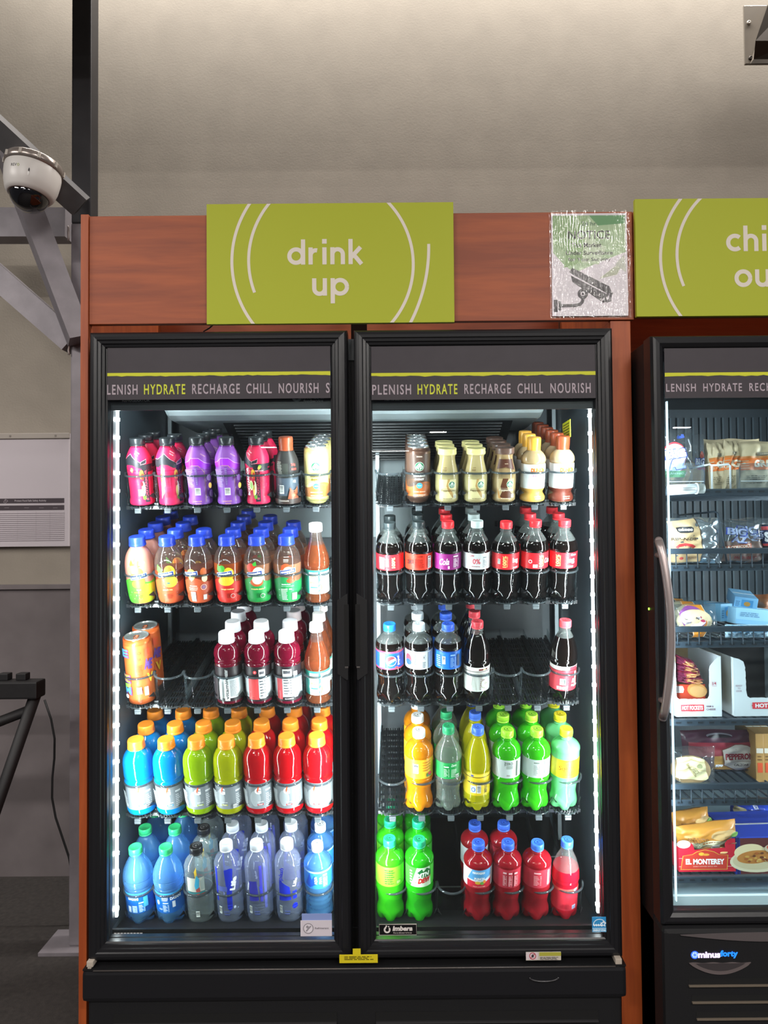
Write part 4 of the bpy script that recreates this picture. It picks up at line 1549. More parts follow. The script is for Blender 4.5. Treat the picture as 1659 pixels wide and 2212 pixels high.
# ---- artwork, one function per design (all sizes in millimetres)
def art_crimson(var):
    def f(a, H, R):
        C, D = '#d21f4c', '#2a2a30'
        full(a, R, 2, H * .865, C)
        if var == 0:
            u0 = -12
        elif var == 1:
            u0 = 2
        else:
            u0 = -34
        # charcoal chevron band
        a.poly([(-104, H * .56), (-104, H * .70), (u0 - 24, H * .70), (u0 - 4, H * .78), (u0 + 12, H * .70), (u0 + 34, H * .62), (102, H * .62), (102, H * .52), (u0 + 40, H * .50), (u0 + 22, H * .56), (u0 + 4, H * .615), (u0 - 14, H * .615), (u0 - 22, H * .58)], D)
        for k in (.005, ):
            a.line([(-104, H * .70), (u0 - 24, H * .70), (u0 - 4, H * .78), (u0 + 12, H * .70), (u0 + 34, H * .62)], 1.0, '#e8a9b4')
        x = u0 + 30
        # dark side panel with upright lettering and fruit
        a.rect(x + 2, x + 16, H * .05, H * .58, D)
        a.text('BODYARMOR', x + 9, H * .31, 7.5, '#b44a5e', w=H * .46, rot=90, bold=.03)
        for (dx, v, rx, ry, c) in ((-3, .47, 6, 13, '#e8b43a'), (-1, .44, 4, 10, '#d9432e'), (0, .26, 5, 20, '#efe6c4'), (-3, .22, 3, 16, '#e4cf6b'), (1, .12, 5, 6, '#6d9a3c'), (-4, .33, 4, 6, '#b3202e')):
            a.ell(x + dx, H * v, rx, ry, c)
        if var == 1:
            a.poly([(-20, H * .10), (-13, H * .56), (-8, H * .62), (-4, H * .55), (-8, H * .2)], '#e9d9a6')
            a.ell(-12, H * .40, 4, 18, '#e3b04a'); a.poly([(-12, H * .45), (-2, H * .57), (-4, H * .30), (-12, H * .27)], '#ece6e8')
            a.rect(-3, 12, H * .27, H * .48, '#c4325c'); a.small(-2, 11, H * .28, H * .47, 12, '#8d1a3c')
            a.small(-6, 12, H * .13, H * .22, 6, '#7d1030')
        elif var == 0:
            a.poly([(-16, H * .53), (-13, H * .575), (-8, H * .57), (-6, H * .54), (-10, H * .50)], '#e6c24a'); a.ell(-11, H * .54, 2.4, 2.4, '#f3efe0')
            a.small(-10, 8, H * .40, H * .47, 4, '#a8123a')
            a.barcode(9, H * .20, 12, 18, True)
        else:
            a.small(2, 24, H * .24, H * .50, 14, '#8d1030')
            a.text('FRUIT PUNCH', 10, H * .52, 2.6, '#f0d0d6', w=20)
            a.ell(12, H * .58, 4, 5, '#7fae3c'); a.ell(10, H * .56, 3, 4, '#e4c64a')
            a.text('BODYARMOR', -20, H * .36, 7, '#e8e2e4', w=H * .42, rot=90, bold=.03)
            a.ell(-12, H * .30, 5, 14, '#dfe3a8'); a.ell(-12, H * .30, 3, 10, '#9fc06a')
        a.text('COCONUT', u0 + 20, H * .80, 3, '#f3dbe0', w=14, rot=-35); a.text('WATER', u0 + 17, H * .77, 3, '#f3dbe0', w=12, rot=-35)
        a.poly([(x - 2, H * .665), (x + 12, H * .70), (x + 10, H * .64), (x - 4, H * .62)], D)
        a.line([(x - 2, H * .665), (x + 12, H * .70), (x + 10, H * .64), (x - 4, H * .62), (x - 2, H * .665)], .8, '#e8a9b4')
    return f


def art_purple(a, H, R):
    full(a, R, 2, H * .865, '#8648a8')
    a.poly([(-104, H * .58), (-104, H * .64), (-22, H * .66), (-12, H * .71), (10, H * .71), (26, H * .64), (102, H * .56), (102, H * .50), (24, H * .54), (8, H * .60), (-12, H * .60), (-22, H * .57)], '#9a2bd0')
    a.line([(-40, H * .63), (-22, H * .66), (-12, H * .71), (10, H * .71), (26, H * .64), (50, H * .6)], 1.0, '#dcb9c9')
    a.line([(-12, H * .60), (8, H * .60), (24, H * .50), (27, H * .2), (24, H * .05)], 1.0, '#cfa45c')
    a.rect(-2, 5, H * .30, H * .58, '#74479a'); a.small(-1.5, 4.5, H * .31, H * .57, 18, '#a68cc0')
    a.small(-22, -4, H * .28, H * .56, 18, '#b49acb'); a.line([(-2.5, H * .05), (-2.5, H * .80)], .5, '#a07cc0')
    a.barcode(4, H * .22, 12, 20, True)
    a.text('COCONUT WATER', 2, H * .075, 3, '#d9b04a', w=18); a.text('NO SUGAR', 4, H * .04, 3, '#d9b04a', w=12)
    a.text('COCONUT', 20, H * .76, 3, '#e0b0a8', w=13, rot=-40)
    for (u, v, rx, ry, c) in ((30, .42, 5, 9, '#5a2a7c'), (32, .30, 4, 8, '#d9b04a'), (34, .18, 5, 10, '#3d1a58')):
        a.ell(u, H * v, rx, ry, c)


def art_shake(a, H, R):
    full(a, R, 2, H * .79, '#2d2c2b')
    full(a, R, H * .13, H * .40, '#4a535f')
    a.rect(-14, 8, H * .42, H * .62, '#3f423d'); a.small(-22, -8, H * .44, H * .66, 9, '#b9b9b0')
    a.text('26g', 22, H * .60, 9, '#c43a30', w=12, bold=.05); a.rect(16, 30, H * .52, H * .55, '#c43a30')
    a.barcode(-12, H * .23, 13, 24, True)
    a.poly([(4, H * .10), (12, H * .26), (22, H * .18), (34, H * .28), (34, H * .06), (10, H * .04)], '#8a4a30')
    a.ell(20, H * .14, 5, 4, '#b4714c'); a.line(arc(20, H * .26, 10, 190, 330, 10), 1.6, '#a66a48'); a.text('42', 24, H * .35, 8, '#c9d0d6', w=9)
    full(a, R, 2, H * .09, '#3a2a26'); a.text('CHOCOLATE', -6, H * .06, 3, '#e4d6cc', w=24, bold=.03)


def art_coffee_can(base, ground, swirl, dark):
    def f(a, H, R):
        n = math.pi * R * .998
        full(a, R, 21, H - 19, base)
        a.poly([(-n, 20), (-n, H * .40)] + [(-n + 2 * n * i / 24, H * (.34 + .05 * math.sin(i * .55))) for i in range(25)] + [(n, 20)], ground)
        for k in range(4):
            a.line([(-n + 2 * n * i / 30, H * (.36 + .045 * math.sin(i * .55 + k * .3) + k * .012)) for i in range(31)], .8, swirl)
        siren(a, 2, H * .665, 12.5)
        a.text('VANILLA' if not dark else 'MOCHA', 2, H * .84, 3.2, '#c9a24a' if not dark else '#e8d8c4', w=15, bold=.02)
        T = '#6b5a1e' if not dark else '#f2ece4'
        a.text('STARBUCKS', 2, H * .545, 3.4, T, w=22, bold=.03)
        a.text('DOUBLESHOT', 2, H * .495, 5.2, T, w=31, bold=.04)
        a.text('ENERGY', 2, H * .44, 6.0, T, w=25, bold=.05)
        a.ell(2, H * .325, 8.2, 8.2, '#8a9aa0'); a.ell(2, H * .325, 7.4, 7.4, '#3f8fb0'); a.text('FOCUS', 2, H * .325, 2.6, '#dfe9ee', w=10, bold=.03)
        a.text('GINSENG  GUARANA', 2, H * .215, 2.6, '#f0e2d2', w=32, bold=.02); a.text('COFFEE BEVERAGE', 2, H * .155, 3.0, '#f0e2d2', w=32, bold=.03)
        a.small(-10, 14, 21, H * .125, 2, '#f0e2d2')
    return f


def art_juice(kind):
    spec = {
        'kiwi': ('#55c832', [(4, .50, 16, 15, '#f0893c', 0), (-6, .55, 14, 12, '#f4a15a', 0), (10, .36, 13, 15, '#eda62e', 0), (2, .33, 12, 11, '#e76a2c', 0)], 'kiwi', 'strawberry'),
        'peach': ('#c9502a', [(12, .50, 15, 20, '#ecc63a', 8), (9, .54, 8, 12, '#d9803a', 20), (-14, .52, 7, 15, '#4fae3a', 20), (12, .36, 20, 16, '#efd23e', 0)], 'tea', 'peach tea'),
        'facts': ('#c4532f', [(-12, .47, 13, 15, '#e8bf3e', 0), (-12, .42, 8, 9, '#f1d978', 0), (22, .50, 9, 12, '#c8642e', 0), (24, .40, 8, 10, '#efe2b0', 0)], None, None),
        'mango': ('#c9281e', [(10, .48, 13, 17, '#f2b829', 15), (-10, .55, 9, 10, '#46a838', -30), (0, .36, 22, 13, '#f0c030', 0)], None, 'mango madness'),
        'apple': ('#1e8a3e', [(-12, .56, 13, 13, '#cf3b24', 0), (8, .46, 17, 21, '#e9e4bd', 0), (2, .34, 18, 12, '#c9572c', 0), (4, .38, 14, 13, '#ece8c6', 0)], None, 'snapple apple'),
        'green': ('#238a48', [(2, .55, 14, 13, '#d4502a', 0), (8, .52, 13, 10, '#e9e4c4', 0), (14, .36, 12, 7, '#cc4a24', 0)], None, None),
    }
    base, shapes, t1, t2 = spec[kind]

    def f(a, H, R):
        n = math.pi * R * .998
        full(a, R, H * .02, H * .30, base)
        a.poly([(-n, H * .30)] + [(-n + 2 * n * i / 24, H * (.38 + .04 * math.sin(i * .7))) for i in range(25)] + [(n, H * .30)], base)
        if kind == 'kiwi':
            a.poly([(2, H * .02), (n, H * .02), (n, H * .30), (14, H * .32), (4, H * .2)], '#b9d02c')
            for i in range(7):
                u, v = -30 + i * 7, H * (.1 + .05 * (i % 3))
                a.line([(u - 1.5, v), (u + 1.5, v)], .5, '#d6f0c0'); a.line([(u, v - 2), (u, v + 2)], .5, '#d6f0c0')
            a.poly([(-14, H * .62), (-10, H * .70), (-4, H * .645), (0, H * .73), (4, H * .65), (12, H * .70), (9, H * .61), (16, H * .60), (4, H * .57), (-8, H * .57)], '#8fae2c')
        for (u, v, rx, ry, c, ro) in shapes:
            a.ell(u, H * v, rx, ry, c, 28, ro)
        if kind == 'apple':
            a.poly([(-8, H * .62), (2, H * .66), (4, H * .60), (-4, H * .585)], '#3fae3a')
        if kind in ('peach', 'mango'):
            a.poly([(-22, H * .62), (-12, H * .56), (-4, H * .48), (-16, H * .48), (-24, H * .53)], '#4fb63a')
        tilt = 9
        bx = {'kiwi': 8, 'peach': 0, 'facts': -16, 'mango': -4, 'apple': -4, 'green': 6}[kind]
        bv = {'kiwi': .44, 'green': .50}.get(kind, .47)
        co, si = math.cos(math.radians(tilt)), math.sin(math.radians(tilt))
        bw = 22
        q = lambda x, y: (bx + x * co - y * si, H * bv + x * si + y * co)
        a.poly([q(-bw, -6.4), (q(bw, -6.4)), q(bw + 1, 6.4), q(-bw + 1, 6.4)], '#e8ecf4')
        a.poly([q(-bw + 1, -5.4), q(bw - 1, -5.4), q(bw, 5.4), q(-bw + 2, 5.4)], '#1f3f8c')
        a.text('snapple', *q(0, 0), 8.6, '#f4f6fa', w=36, rot=tilt, bold=.05)
        if kind == 'peach':
            a.text('tea', 6, H * .345, 7, '#2d5f6a', w=10, bold=.03)
        if kind == 'kiwi':
            a.text('kiwi', 6, H * .24, 5, '#d9e88a', w=11, bold=.02); a.text('strawberry', 6, H * .20, 5, '#e8e23a', w=26, bold=.02)
        elif t2:
            a.text(t2, 3, H * .235, 5.4, '#f0dc8a', w=26 if len(t2) < 12 else 36, bold=.03)
        if kind in ('kiwi', 'peach', 'mango', 'apple'):
            a.small(0, 17, H * .10, H * .18, 4, '#2d2a20' if kind == 'kiwi' else '#7d2416' if kind != 'apple' else '#0f4d22')
            a.line(arc(17 if kind != 'peach' else 19, H * .13, 6, 0, 360, 18), .8, '#e8d8d0') if kind in ('mango', 'apple') else None
        if kind == 'facts':
            a.text('100% NATURAL', -8, H * .29, 3, '#f4e8dc', w=22); a.small(-22, 6, H * .22, H * .28, 3, '#eec4b0')
            a.rect(-17, -3, H * .05, H * .20, '#eef0ee'); a.rect(-14.5, -5.5, H * .06, H * .18, '#8fb4d8')
            a.line(arc(20, H * .27, 7.5, 0, 360, 20), 1, '#e8dcd4'); a.ell(20, H * .27, 5, 5, '#8a6a8c'); a.rect(18, 28, H * .07, H * .15, '#d8d4d0')
        if kind == 'green':
            a.text('Nutrition Facts', 0, H * .305, 3.6, '#e8f0e8', w=24, bold=.04); a.line([(-14, H * .275), (22, H * .275)], .6, '#dfeee0')
            a.small(-14, 4, H * .06, H * .25, 8, '#d4ead6'); a.text('100  200', 6, H * .235, 3.4, '#dfeee0', w=18)
            a.rect(16, 30, H * .06, H * .17, '#dfe6e4'); a.text('MADE FROM', 4, H * .72, 2.2, '#e0d8d0', w=14); a.small(-4, 10, H * .65, H * .70, 3, '#d8d0c8')
        else:
            for i, ch in enumerate('ALL NATURAL'):
                if ch == ' ':
                    continue
                t = (i - 5) * 2.9
                a.text(ch, bx + t + 4, H * (.69 - .00035 * t * t * .5), 3.2, '#e4dcd8', w=2.1, rot=-t * .8, bold=.03)
    return f


def art_tea(a, H, R):
    full(a, R, H * .12, H * .43, '#dfe6dc')
    n = math.pi * R * .998
    a.rect(6, 13, H * .12, H * .43, '#2a9a8c'); a.poly([(13, H * .12), (19, H * .2), (13, H * .3)], '#c9d04a'); a.rect(-n, -22, H * .12, H * .43, '#1f8a80'); full(a, R, H * .405, H * .43, '#2aa08c')
    a.text('GOLD', -8, H * .34, 8, '#b4a04a', w=21, bold=.03); a.text('PEAK', -8, H * .265, 8, '#b4a04a', w=21, bold=.03)
    a.rect(-18, 4, H * .20, H * .215, '#2a8a90'); a.text('UNSWEETENED', -7, H * .185, 2.6, '#2a6a70', w=19)
    for (u, v, c) in ((10, .2, '#e8e07a'), (9, .26, '#5ab84a'), (11, .15, '#7fc24a')):
        a.ell(u, H * v, 2.5, 6, c, rot=-30)
    a.facts(20, 36, H * .14, H * .39, '#e8ece8', '#5a6a68')


def art_peace(a, H, R):
    full(a, R, 20, H - 18, '#c9602c')
    a.text('PEACH', 12, H * .80, 9, '#5c2a16', w=17, bold=.01); a.text('TEA', 13, H * .71, 7.5, '#5c2a16', w=11, bold=.01)
    a.small(4, 22, H * .42, H * .64, 9, '#8a3f1e')
    for i, (ch, v) in enumerate((('E', .80), ('IE', .42), ('M', .24))):
        a.text(ch, -24, H * v, 24, '#6a3aa0', w=26, bold=.06); a.text(ch, -25, H * v + 1, 21, '#e8b43a' if i % 2 else '#4aa0c8', w=22, bold=.03)
    a.poly([(-36, H * .34), (-12, H * .36), (-14, H * .30), (-36, H * .28)], '#7fc24a')
    a.text('ME', 38, H * .62, 30, '#5a3a90', w=22, rot=-12, bold=.05); a.text('E', 36, H * .80, 22, '#d0502c', w=16, bold=.05); a.text('V', 38, H * .42, 26, '#e0b030', w=18, bold=.05)
    a.rect(2, 14, H * .20, H * .30, '#d8c4b4'); a.small(3, 13, H * .205, H * .295, 6, '#6a4a3c', .6)
    a.line(arc(8, H * .10, 5, 90, 390, 3), 1.5, '#5c2a16'); a.rect(20, 29, H * .17, H * .30, '#d9d0c8'); a.small(20.5, 28, H * .175, H * .295, 8, '#4a3a34')
    a.ell(-22, H * .17, 4.5, 6, '#d8e4e8'); a.ell(-22, H * .17, 3.4, 4.6, '#a9c8d4')


def art_vitamin(var):
    def f(a, H, R):
        n = math.pi * R * .998
        full(a, R, H * .06, H * 0.560, '#e4e6e8' if var == 0 else '#c9ccd0')
        full(a, R, H * 0.410, H * 0.560, '#241c20')
        full(a, R, H * .06, H * 0.110, '#2a2226')
        if var == 0:
            a.rect(-6, 8, H * 0.073, H * 0.410, '#f0f0f0')
            a.text('vitamin', 1, H * 0.241, 9, '#1c1c1e', w=H * 0.297, rot=90, bold=.02); a.text('water', 1, H * 0.466, 9, '#cfd2d4', w=H * 0.129, rot=90, bold=.01)
            a.small(10, 30, H * 0.135, H * 0.385, 14, '#7d7f84'); a.rect(-n, -22, H * 0.085, H * 0.410, '#3a3438'); a.rect(-18, -12, H * 0.098, H * 0.360, '#b9bcc2')
        elif var == 1:
            a.rect(-24, 6, H * 0.085, H * 0.404, '#e24a4c'); a.text('xxx', -10, H * 0.110, 3, '#a02a30', w=8)
            a.ell(-3, H * 0.485, 5, 5, '#d8464a'); a.text('x', -3, H * 0.485, 4, '#f0d0d0', w=4)
            a.facts(8, 26, H * 0.098, H * 0.522, '#d8dadc', '#4a4a50')
        else:
            a.rect(-30, -12, H * 0.085, H * 0.404, '#d8404a'); a.facts(-10, 16, H * 0.135, H * 0.522, '#dfe1e3', '#4a4a50'); a.text('Nutrition Facts', 3, H * 0.504, 3.2, '#1c1c1e', w=22, bold=.04)
            a.rect(-10, 24, H * 0.079, H * 0.122, '#241c20'); a.text('GLACEAU', 6, H * 0.098, 3.2, '#e4e4e4', w=24, bold=.04); a.rect(20, 32, H * 0.110, H * 0.485, '#b9bcc4')
    return f


def art_sport(col, flip):
    def f(a, H, R):
        n = math.pi * R * .998
        L1 = '#737a7f'
        full(a, R, H * .10, H * .445, L1)
        full(a, R, H * .425, H * .445, '#676e73')
        x = 4 * flip
        a.ell(x - 8, H * .24, 15, 24, '#989fa3', 30)
        a.text('G', x, H * .345, 19, '#d6dcdc', w=18, bold=.05)
        a.poly([(x - 3, H * .31), (x + 1.5, H * .355), (x - .5, H * .355), (x + 4.5, H * .41), (x + 1.5, H * .415), (x - 3.5, H * .355), (x - 1.2, H * .35)], '#d8562a')
        a.rect(x - 3, x + 14, H * .145, H * .165, col); a.text('THIRST', x + 5.5, H * .155, 2.4, '#eef0f0', w=12, bold=.03); a.text('QUENCHER', x + 6, H * .19, 2.4, '#e4e8e8', w=17, bold=.02)
        a.facts(24, 44, H * .11, H * .37, '#747c82', '#c4cacd'); a.small(-44, -24, H * .13, H * .36, 12, '#d0d6d8')
        if flip == 2 or flip == -3:
            a.barcode(20, H * .145, 8, 10)
    return f


def art_dasani(var):
    def f(a, H, R):
        full(a, R, H * 0.195, H * 0.468, '#1a62b8')
        full(a, R, H * 0.454, H * 0.475, '#3a9ad8')
        if var == 0:
            a.text('DASANI', -6, H * 0.398, 8, '#e4f0f8', w=30, bold=.04, space=1.05)
            a.rect(-24, -14, H * 0.209, H * 0.293, '#dce8f2'); a.facts(-10, 4, H * 0.209, H * 0.307, '#8fb8dc', '#dfeaf4'); a.facts(8, 26, H * 0.209, H * 0.363, '#2a7ac4', '#dfeaf4'); a.rect(22, 34, H * 0.279, H * 0.419, '#4ab0e0')
        else:
            a.ell(-24, H * 0.335, 5, 7, '#dce8f2'); a.text('123', -16, H * 0.251, 5, '#dce8f2', w=10, bold=.03); a.facts(-10, 10, H * 0.209, H * 0.356, '#2a74c0', '#dfeaf4'); a.small(-10, 12, H * 0.377, H * 0.433, 3, '#dfeaf4')
            a.text('DASANI', 28, H * 0.405, 9, '#e4f0f8', w=30, bold=.04); a.rect(18, 26, H * 0.279, H * 0.363, '#dce8f2')
    return f


def art_paint(a, H, R):
    full(a, R, H * 0.400, H * 0.421, '#8f9694')
    a.rect(-24, 26, H * 0.484, H * 0.673, '#b4b6ac'); a.rect(-24, 26, H * 0.400, H * 0.484, '#5c6266')
    a.poly([(0, H * 0.757), (6, H * 0.810), (8, H * 0.673), (3, H * 0.652)], '#d8b43a'); a.poly([(-1, H * 0.568), (5, H * 0.715), (13, H * 0.652), (10, H * 0.526), (2, H * 0.505)], '#3aa0c4')
    a.poly([(2, H * 0.516), (12, H * 0.547), (14, H * 0.463), (4, H * 0.421)], '#a8524c'); a.poly([(14, H * 0.631), (26, H * 0.673), (26, H * 0.505), (16, H * 0.505)], '#9aa6a0')
    a.rect(-22, -2, H * 0.416, H * 0.442, '#b0443e'); a.rect(-22, 26, H * 0.458, H * 0.479, '#2a7a80'); a.text('LIFE', -12, H * 0.474, 2.6, '#2a2a2e', w=10); a.rect(16, 26, H * 0.421, H * 0.453, '#b0443e')
    a.barcode(2, H * 0.170, 10, 18, True)


def art_flash(var):
    def f(a, H, R):
        B = '#2434c0'
        if var == 0:
            a.rect(-32, -24, H * 0.318, H * 0.763, B); a.poly([(-2, H * 0.742), (14, H * 0.760), (22, H * 0.742), (16, H * 0.424), (4, H * 0.318)], B)
            a.text('Life', 22, H * 0.551, 15, '#eef0f8', w=40, rot=78, bold=.06); a.ell(22, H * 0.233, 3.4, 4.5, '#d8dcf0'); a.rect(2, 16, H * 0.254, H * 0.466, B); a.ell(9, H * 0.254, 7, 12, B)
            a.text('pure', -4, H * 0.445, 7, '#8f9ad8', w=20, rot=90); a.rect(-24, 4, H * 0.466, H * 0.530, '#5a68b0')
        elif var == 1:
            a.poly([(-22, H * 0.318), (-20, H * 0.583), (2, H * 0.594), (6, H * 0.339)], '#3a3aa8'); a.text('simply', 2, H * 0.678, 7, '#aeb4d4', w=26, rot=-84)
            a.rect(10, 18, H * 0.318, H * 0.784, '#4a48b8'); a.text('life', 13, H * 0.477, 8, '#3c44d0', w=22, rot=-84, bold=.04); a.text('water', -25, H * 0.509, 6, '#eceef6', w=30, rot=80, bold=.05); a.rect(22, 30, H * 0.212, H * 0.800, '#6a70c0')
        else:
            a.text('splash', -14, H * 0.657, 16, '#2c34c8', w=46, rot=80, bold=.03); a.poly([(-24, H * 0.318), (-22, H * 0.594), (8, H * 0.509), (12, H * 0.339)], B); a.rect(16, 28, H * 0.339, H * 0.445, '#2030d8'); a.ell(22, H * 0.244, 8, 9, '#2030d0')
            a.text('Life', 24, H * 0.551, 10, '#e8eaf6', w=24, rot=72, bold=.05)
        a.barcode(-20, H * 0.201, 9, 22, True); a.small(-8, 8, H * 0.138, H * 0.212, 4, '#5a64a8')
    return f


def art_aqua(a, H, R):
    full(a, R, H * 0.505, H * 0.735, '#2f7fd8'); full(a, R, H * 0.712, H * 0.735, '#9ac4ee')
    a.poly([(-34, H * 0.551), (-20, H * 0.712), (-14, H * 0.620), (-6, H * 0.689), (0, H * 0.574), (-20, H * 0.516)], '#1a4ab0')
    a.text('AQUA', -2, H * 0.620, 9, '#eaf2fa', w=24, rot=90, bold=.04); a.text('FINA', 10, H * 0.620, 7, '#cfe2f4', w=22, rot=90, bold=.03); a.facts(16, 30, H * 0.516, H * 0.701, '#4a94e0', '#e4f0fa')


def art_frappe(mocha):
    def f(a, H, R):
        A, B, T = ('#c4a878', '#5a3018', '#efe2c8') if mocha else ('#d2c391', '#b08a52', '#5a3c1c')
        a.rect(-26, 26, H * .06, H * .45, A)
        a.line([(-26, H * .06), (26, H * .06), (26, H * .45), (-26, H * .45), (-26, H * .06)], .6, '#8a6a3a')
        a.poly([(-8, H * .45), (8, H * .45), (2, H * .36), (6, H * .26), (20, H * .16), (24, H * .08), (-18, H * .08), (-10, H * .2), (-14, H * .3)] if mocha else [(0, H * .45), (7, H * .45), (1, H * .36), (4, H * .28), (14, H * .20), (18, H * .10), (13, H * .10), (2, H * .22), (-4, H * .32)], B)
        if mocha:
            a.poly([(-24, H * .30), (-14, H * .10), (-6, H * .08), (-20, H * .08)], '#c98a3a')
        siren(a, 12, H * .345, 9.5)
        a.text('frappuccino', 2, H * .235, 8.2, T, w=40, bold=.01, skew=.25); a.line([(-18, H * .275), (12, H * .265)], .5, T)
        a.rect(16, 25, H * .09, H * .16, '#e8e2d0'); a.small(17, 24, H * .095, H * .155, 4, '#4a3a2a'); a.small(-12, 14, H * .08, H * .10, 1, T)
        if mocha:
            a.poly([(-28, H * .62), (0, H * .66), (28, H * .60), (26, H * .80), (-26, H * .80)], '#4a2414'); a.text('mocha', 2, H * .72, 3, '#d8c4a8', w=11)
        else:
            a.text('vanilla', -8, H * .66, 2.6, '#6a4a1c', w=10); a.small(-14, -2, H * .60, H * .64, 2, '#6a4a1c')
            a.line([(-30 + i * 3, H * (.57 + .012 * math.sin(i * .8))) for i in range(21)], .6, '#b49a5c')
    return f


def art_iced(c1, word):
    def f(a, H, R):
        full(a, R, H * .215, H * .595, '#dcdada')
        full(a, R, 2, H * .215, c1)
        a.text('DUNKIN', 10, H * .505, 13, '#d0702c', w=44, bold=.09)
        a.text('ICED COFFEE', 12, H * .42, 5.4, '#b84a9a', w=36, bold=.05); a.text(word, 14, H * .29, 4.6, '#8a7a74', w=16, bold=.02); a.small(4, 24, H * .325, H * .345, 1, '#b4a8a4')
        a.text('13.7 FL OZ', 10, H * .06, 2.6, '#f0e4d4', w=18, bold=.02); a.small(0, 22, H * .085, H * .105, 1, '#e8d4b8')
    return f


def art_cola(var):
    def f(a, H, R):
        v0, v1 = H * .425, H * .625
        h = v1 - v0
        vm = (v0 + v1) / 2
        Rd = '#d3202a'
        c = {'cherry': '#8a1f74', 'diet': '#c4c8ca'}.get(var, Rd if var != 'zero2' else '#d8321e')
        full(a, R, v0, v1, c)
        G, Wt = '#cfc07a', '#f2f0ee'
        if var == 'zero':
            a.rect(-32, -16, v0 + 4, v1 - 8, '#e4e6e6'); a.barcode(-8, vm, 9, 22, True); a.text('100%', 10, vm, 10, G, w=30, rot=90, bold=.05)
            a.line(arc(-20, vm + 2, 3, 0, 360, 8), 1, '#3a3a3c')
        elif var == 'zero2':
            a.small(-12, 16, v0 + 6, v1 - 12, 9, '#5a0f0c'); a.text('CALORIES', 2, v1 - 6, 3.6, '#3a0a08', w=16, bold=.04); a.text('ZERO', -26, vm, 12, '#2a0a0a', w=18, bold=.06); a.facts(24, 36, v0 + 4, v1 - 6, '#d8d4d4', '#5a2a2a')
        elif var == 'cherry':
            a.text('Cola', -12, vm, 18, '#f0e8f0', w=30, rot=4, bold=.02, skew=.25); a.facts(12, 32, v0 + 4, v1 - 3, '#7a1a68', '#e8d8e8'); a.rect(-2, 3, v0 + 3, v0 + 11, '#d8ccd8')
        elif var == 'diet':
            a.text('0%', -4, vm, 15, '#c2505c', w=22, bold=.03); a.text('Coke', -18, v1 - 6, 6, '#b03040', w=14, skew=.2, bold=.02); a.text('SPORTSTYLE', -6, v0 + 8, 3, '#b06068', w=24, bold=.03); a.facts(14, 28, v0 + 3, v1 - 8, '#b4babd', '#5c6468')
        elif var in ('red', 'red2', 'red3'):
            x = {'red': -8, 'red2': 12, 'red3': -24}[var]
            a.text('100%', x, vm, 10.5, G, w=33, rot=90, bold=.05); a.text('RECYCLED', x + 7.5, vm, 3, G, w=30, rot=90)
            if var == 'red':
                a.barcode(-24, vm, 8, 14, True); a.text('log', 24, vm + 2, 17, Wt, w=18, bold=.05); a.small(16, 34, v0 + 3, v0 + 9, 2, '#f0c8c8')
            elif var == 'red2':
                a.line(arc(-18, vm - 2, 4.5, 0, 360, 8), 2, Wt); a.barcode(-4, v0 + 8, 13, 9); a.text('Cola', 34, vm, 14, Wt, w=22, skew=.2)
            else:
                a.text('log', 14, vm, 18, Wt, w=24, bold=.06); a.text('Coca', 22, v1 - 6, 6, Wt, w=18, skew=.2); a.small(2, 26, v0 + 3, v0 + 10, 3, '#f0c8c8')
    return f


def art_pepsi(var):
    def f(a, H, R):
        v0, v1 = H * .465, H * .70
        vm = (v0 + v1) / 2
        if var == 'blue':
            full(a, R, v0, v1, '#1d4fb4'); full(a, R, v1 - 5, v1, '#c83a5c'); full(a, R, v0, v0 + 4, '#c83a5c')
            a.rect(-30, -14, v0 + 5, v1 - 6, '#dfe4ec'); a.small(-28, -16, v0 + 7, v1 - 9, 7, '#4a5a8c')
            a.ell(4, vm, 14.5, 14.5, '#e8eaee'); a.ell(4, vm, 13.2, 13.2, '#d02c34')
            a.poly([(4 + 13.2 * math.cos(math.radians(t)), vm + 13.2 * math.sin(math.radians(t))) for t in range(195, 376, 12)] + [(12, vm + 2), (4, vm - 1), (-3, vm - 6)], '#1d4fb4')
            a.poly([(-9.0, vm - 3.5), (-2, vm - 1), (5, vm + 4), (16.6, vm + 8), (17, vm + 2), (8, vm - 2), (0, vm - 7), (-6, vm - 9)], '#f0f1f4')
            a.text('pepsi', 24, vm, 8, '#f0f2f6', w=26, rot=90, bold=.04); a.rect(14, 22, v0 + 3, v0 + 9, '#c8383c')
        elif var == 'diet':
            full(a, R, v0, v1, '#d0d6da'); full(a, R, v1 - 2, v1, '#9aa4b0')
            a.ell(-34, vm, 12, 16, '#c83a44'); a.ell(-33, vm - 8, 11, 9, '#2a4a9c'); a.text('pepsi', -12, vm + 2, 10, '#5c78b8', w=30, rot=90, bold=.03)
            a.rect(9, 18, vm + 2, vm + 14, '#8f989c'); a.rect(10, 17, vm + 3, vm + 13, '#d4d9dc'); a.text('1', 13.5, vm + 8, 6, '#4a5258', w=2.4); a.small(9, 18, v0 + 4, vm - 3, 4, '#7d868c', .7); a.rect(26, 36, v0 + 2, v1 - 4, '#7f98b8')
        else:
            full(a, R, v0, v1, '#1766c4'); full(a, R, v1 - 3, v1, '#0f3f96')
            a.barcode(-14, vm, 9, 22, True); a.facts(3, 20, v0 + 4, v1 - 6, '#1a5ab0', '#8fb8e4'); a.rect(24, 32, v0 + 8, v1 - 10, '#2a3a5c'); a.small(-34, -22, v0 + 8, v1 - 8, 6, '#9ac0e8')
    return f


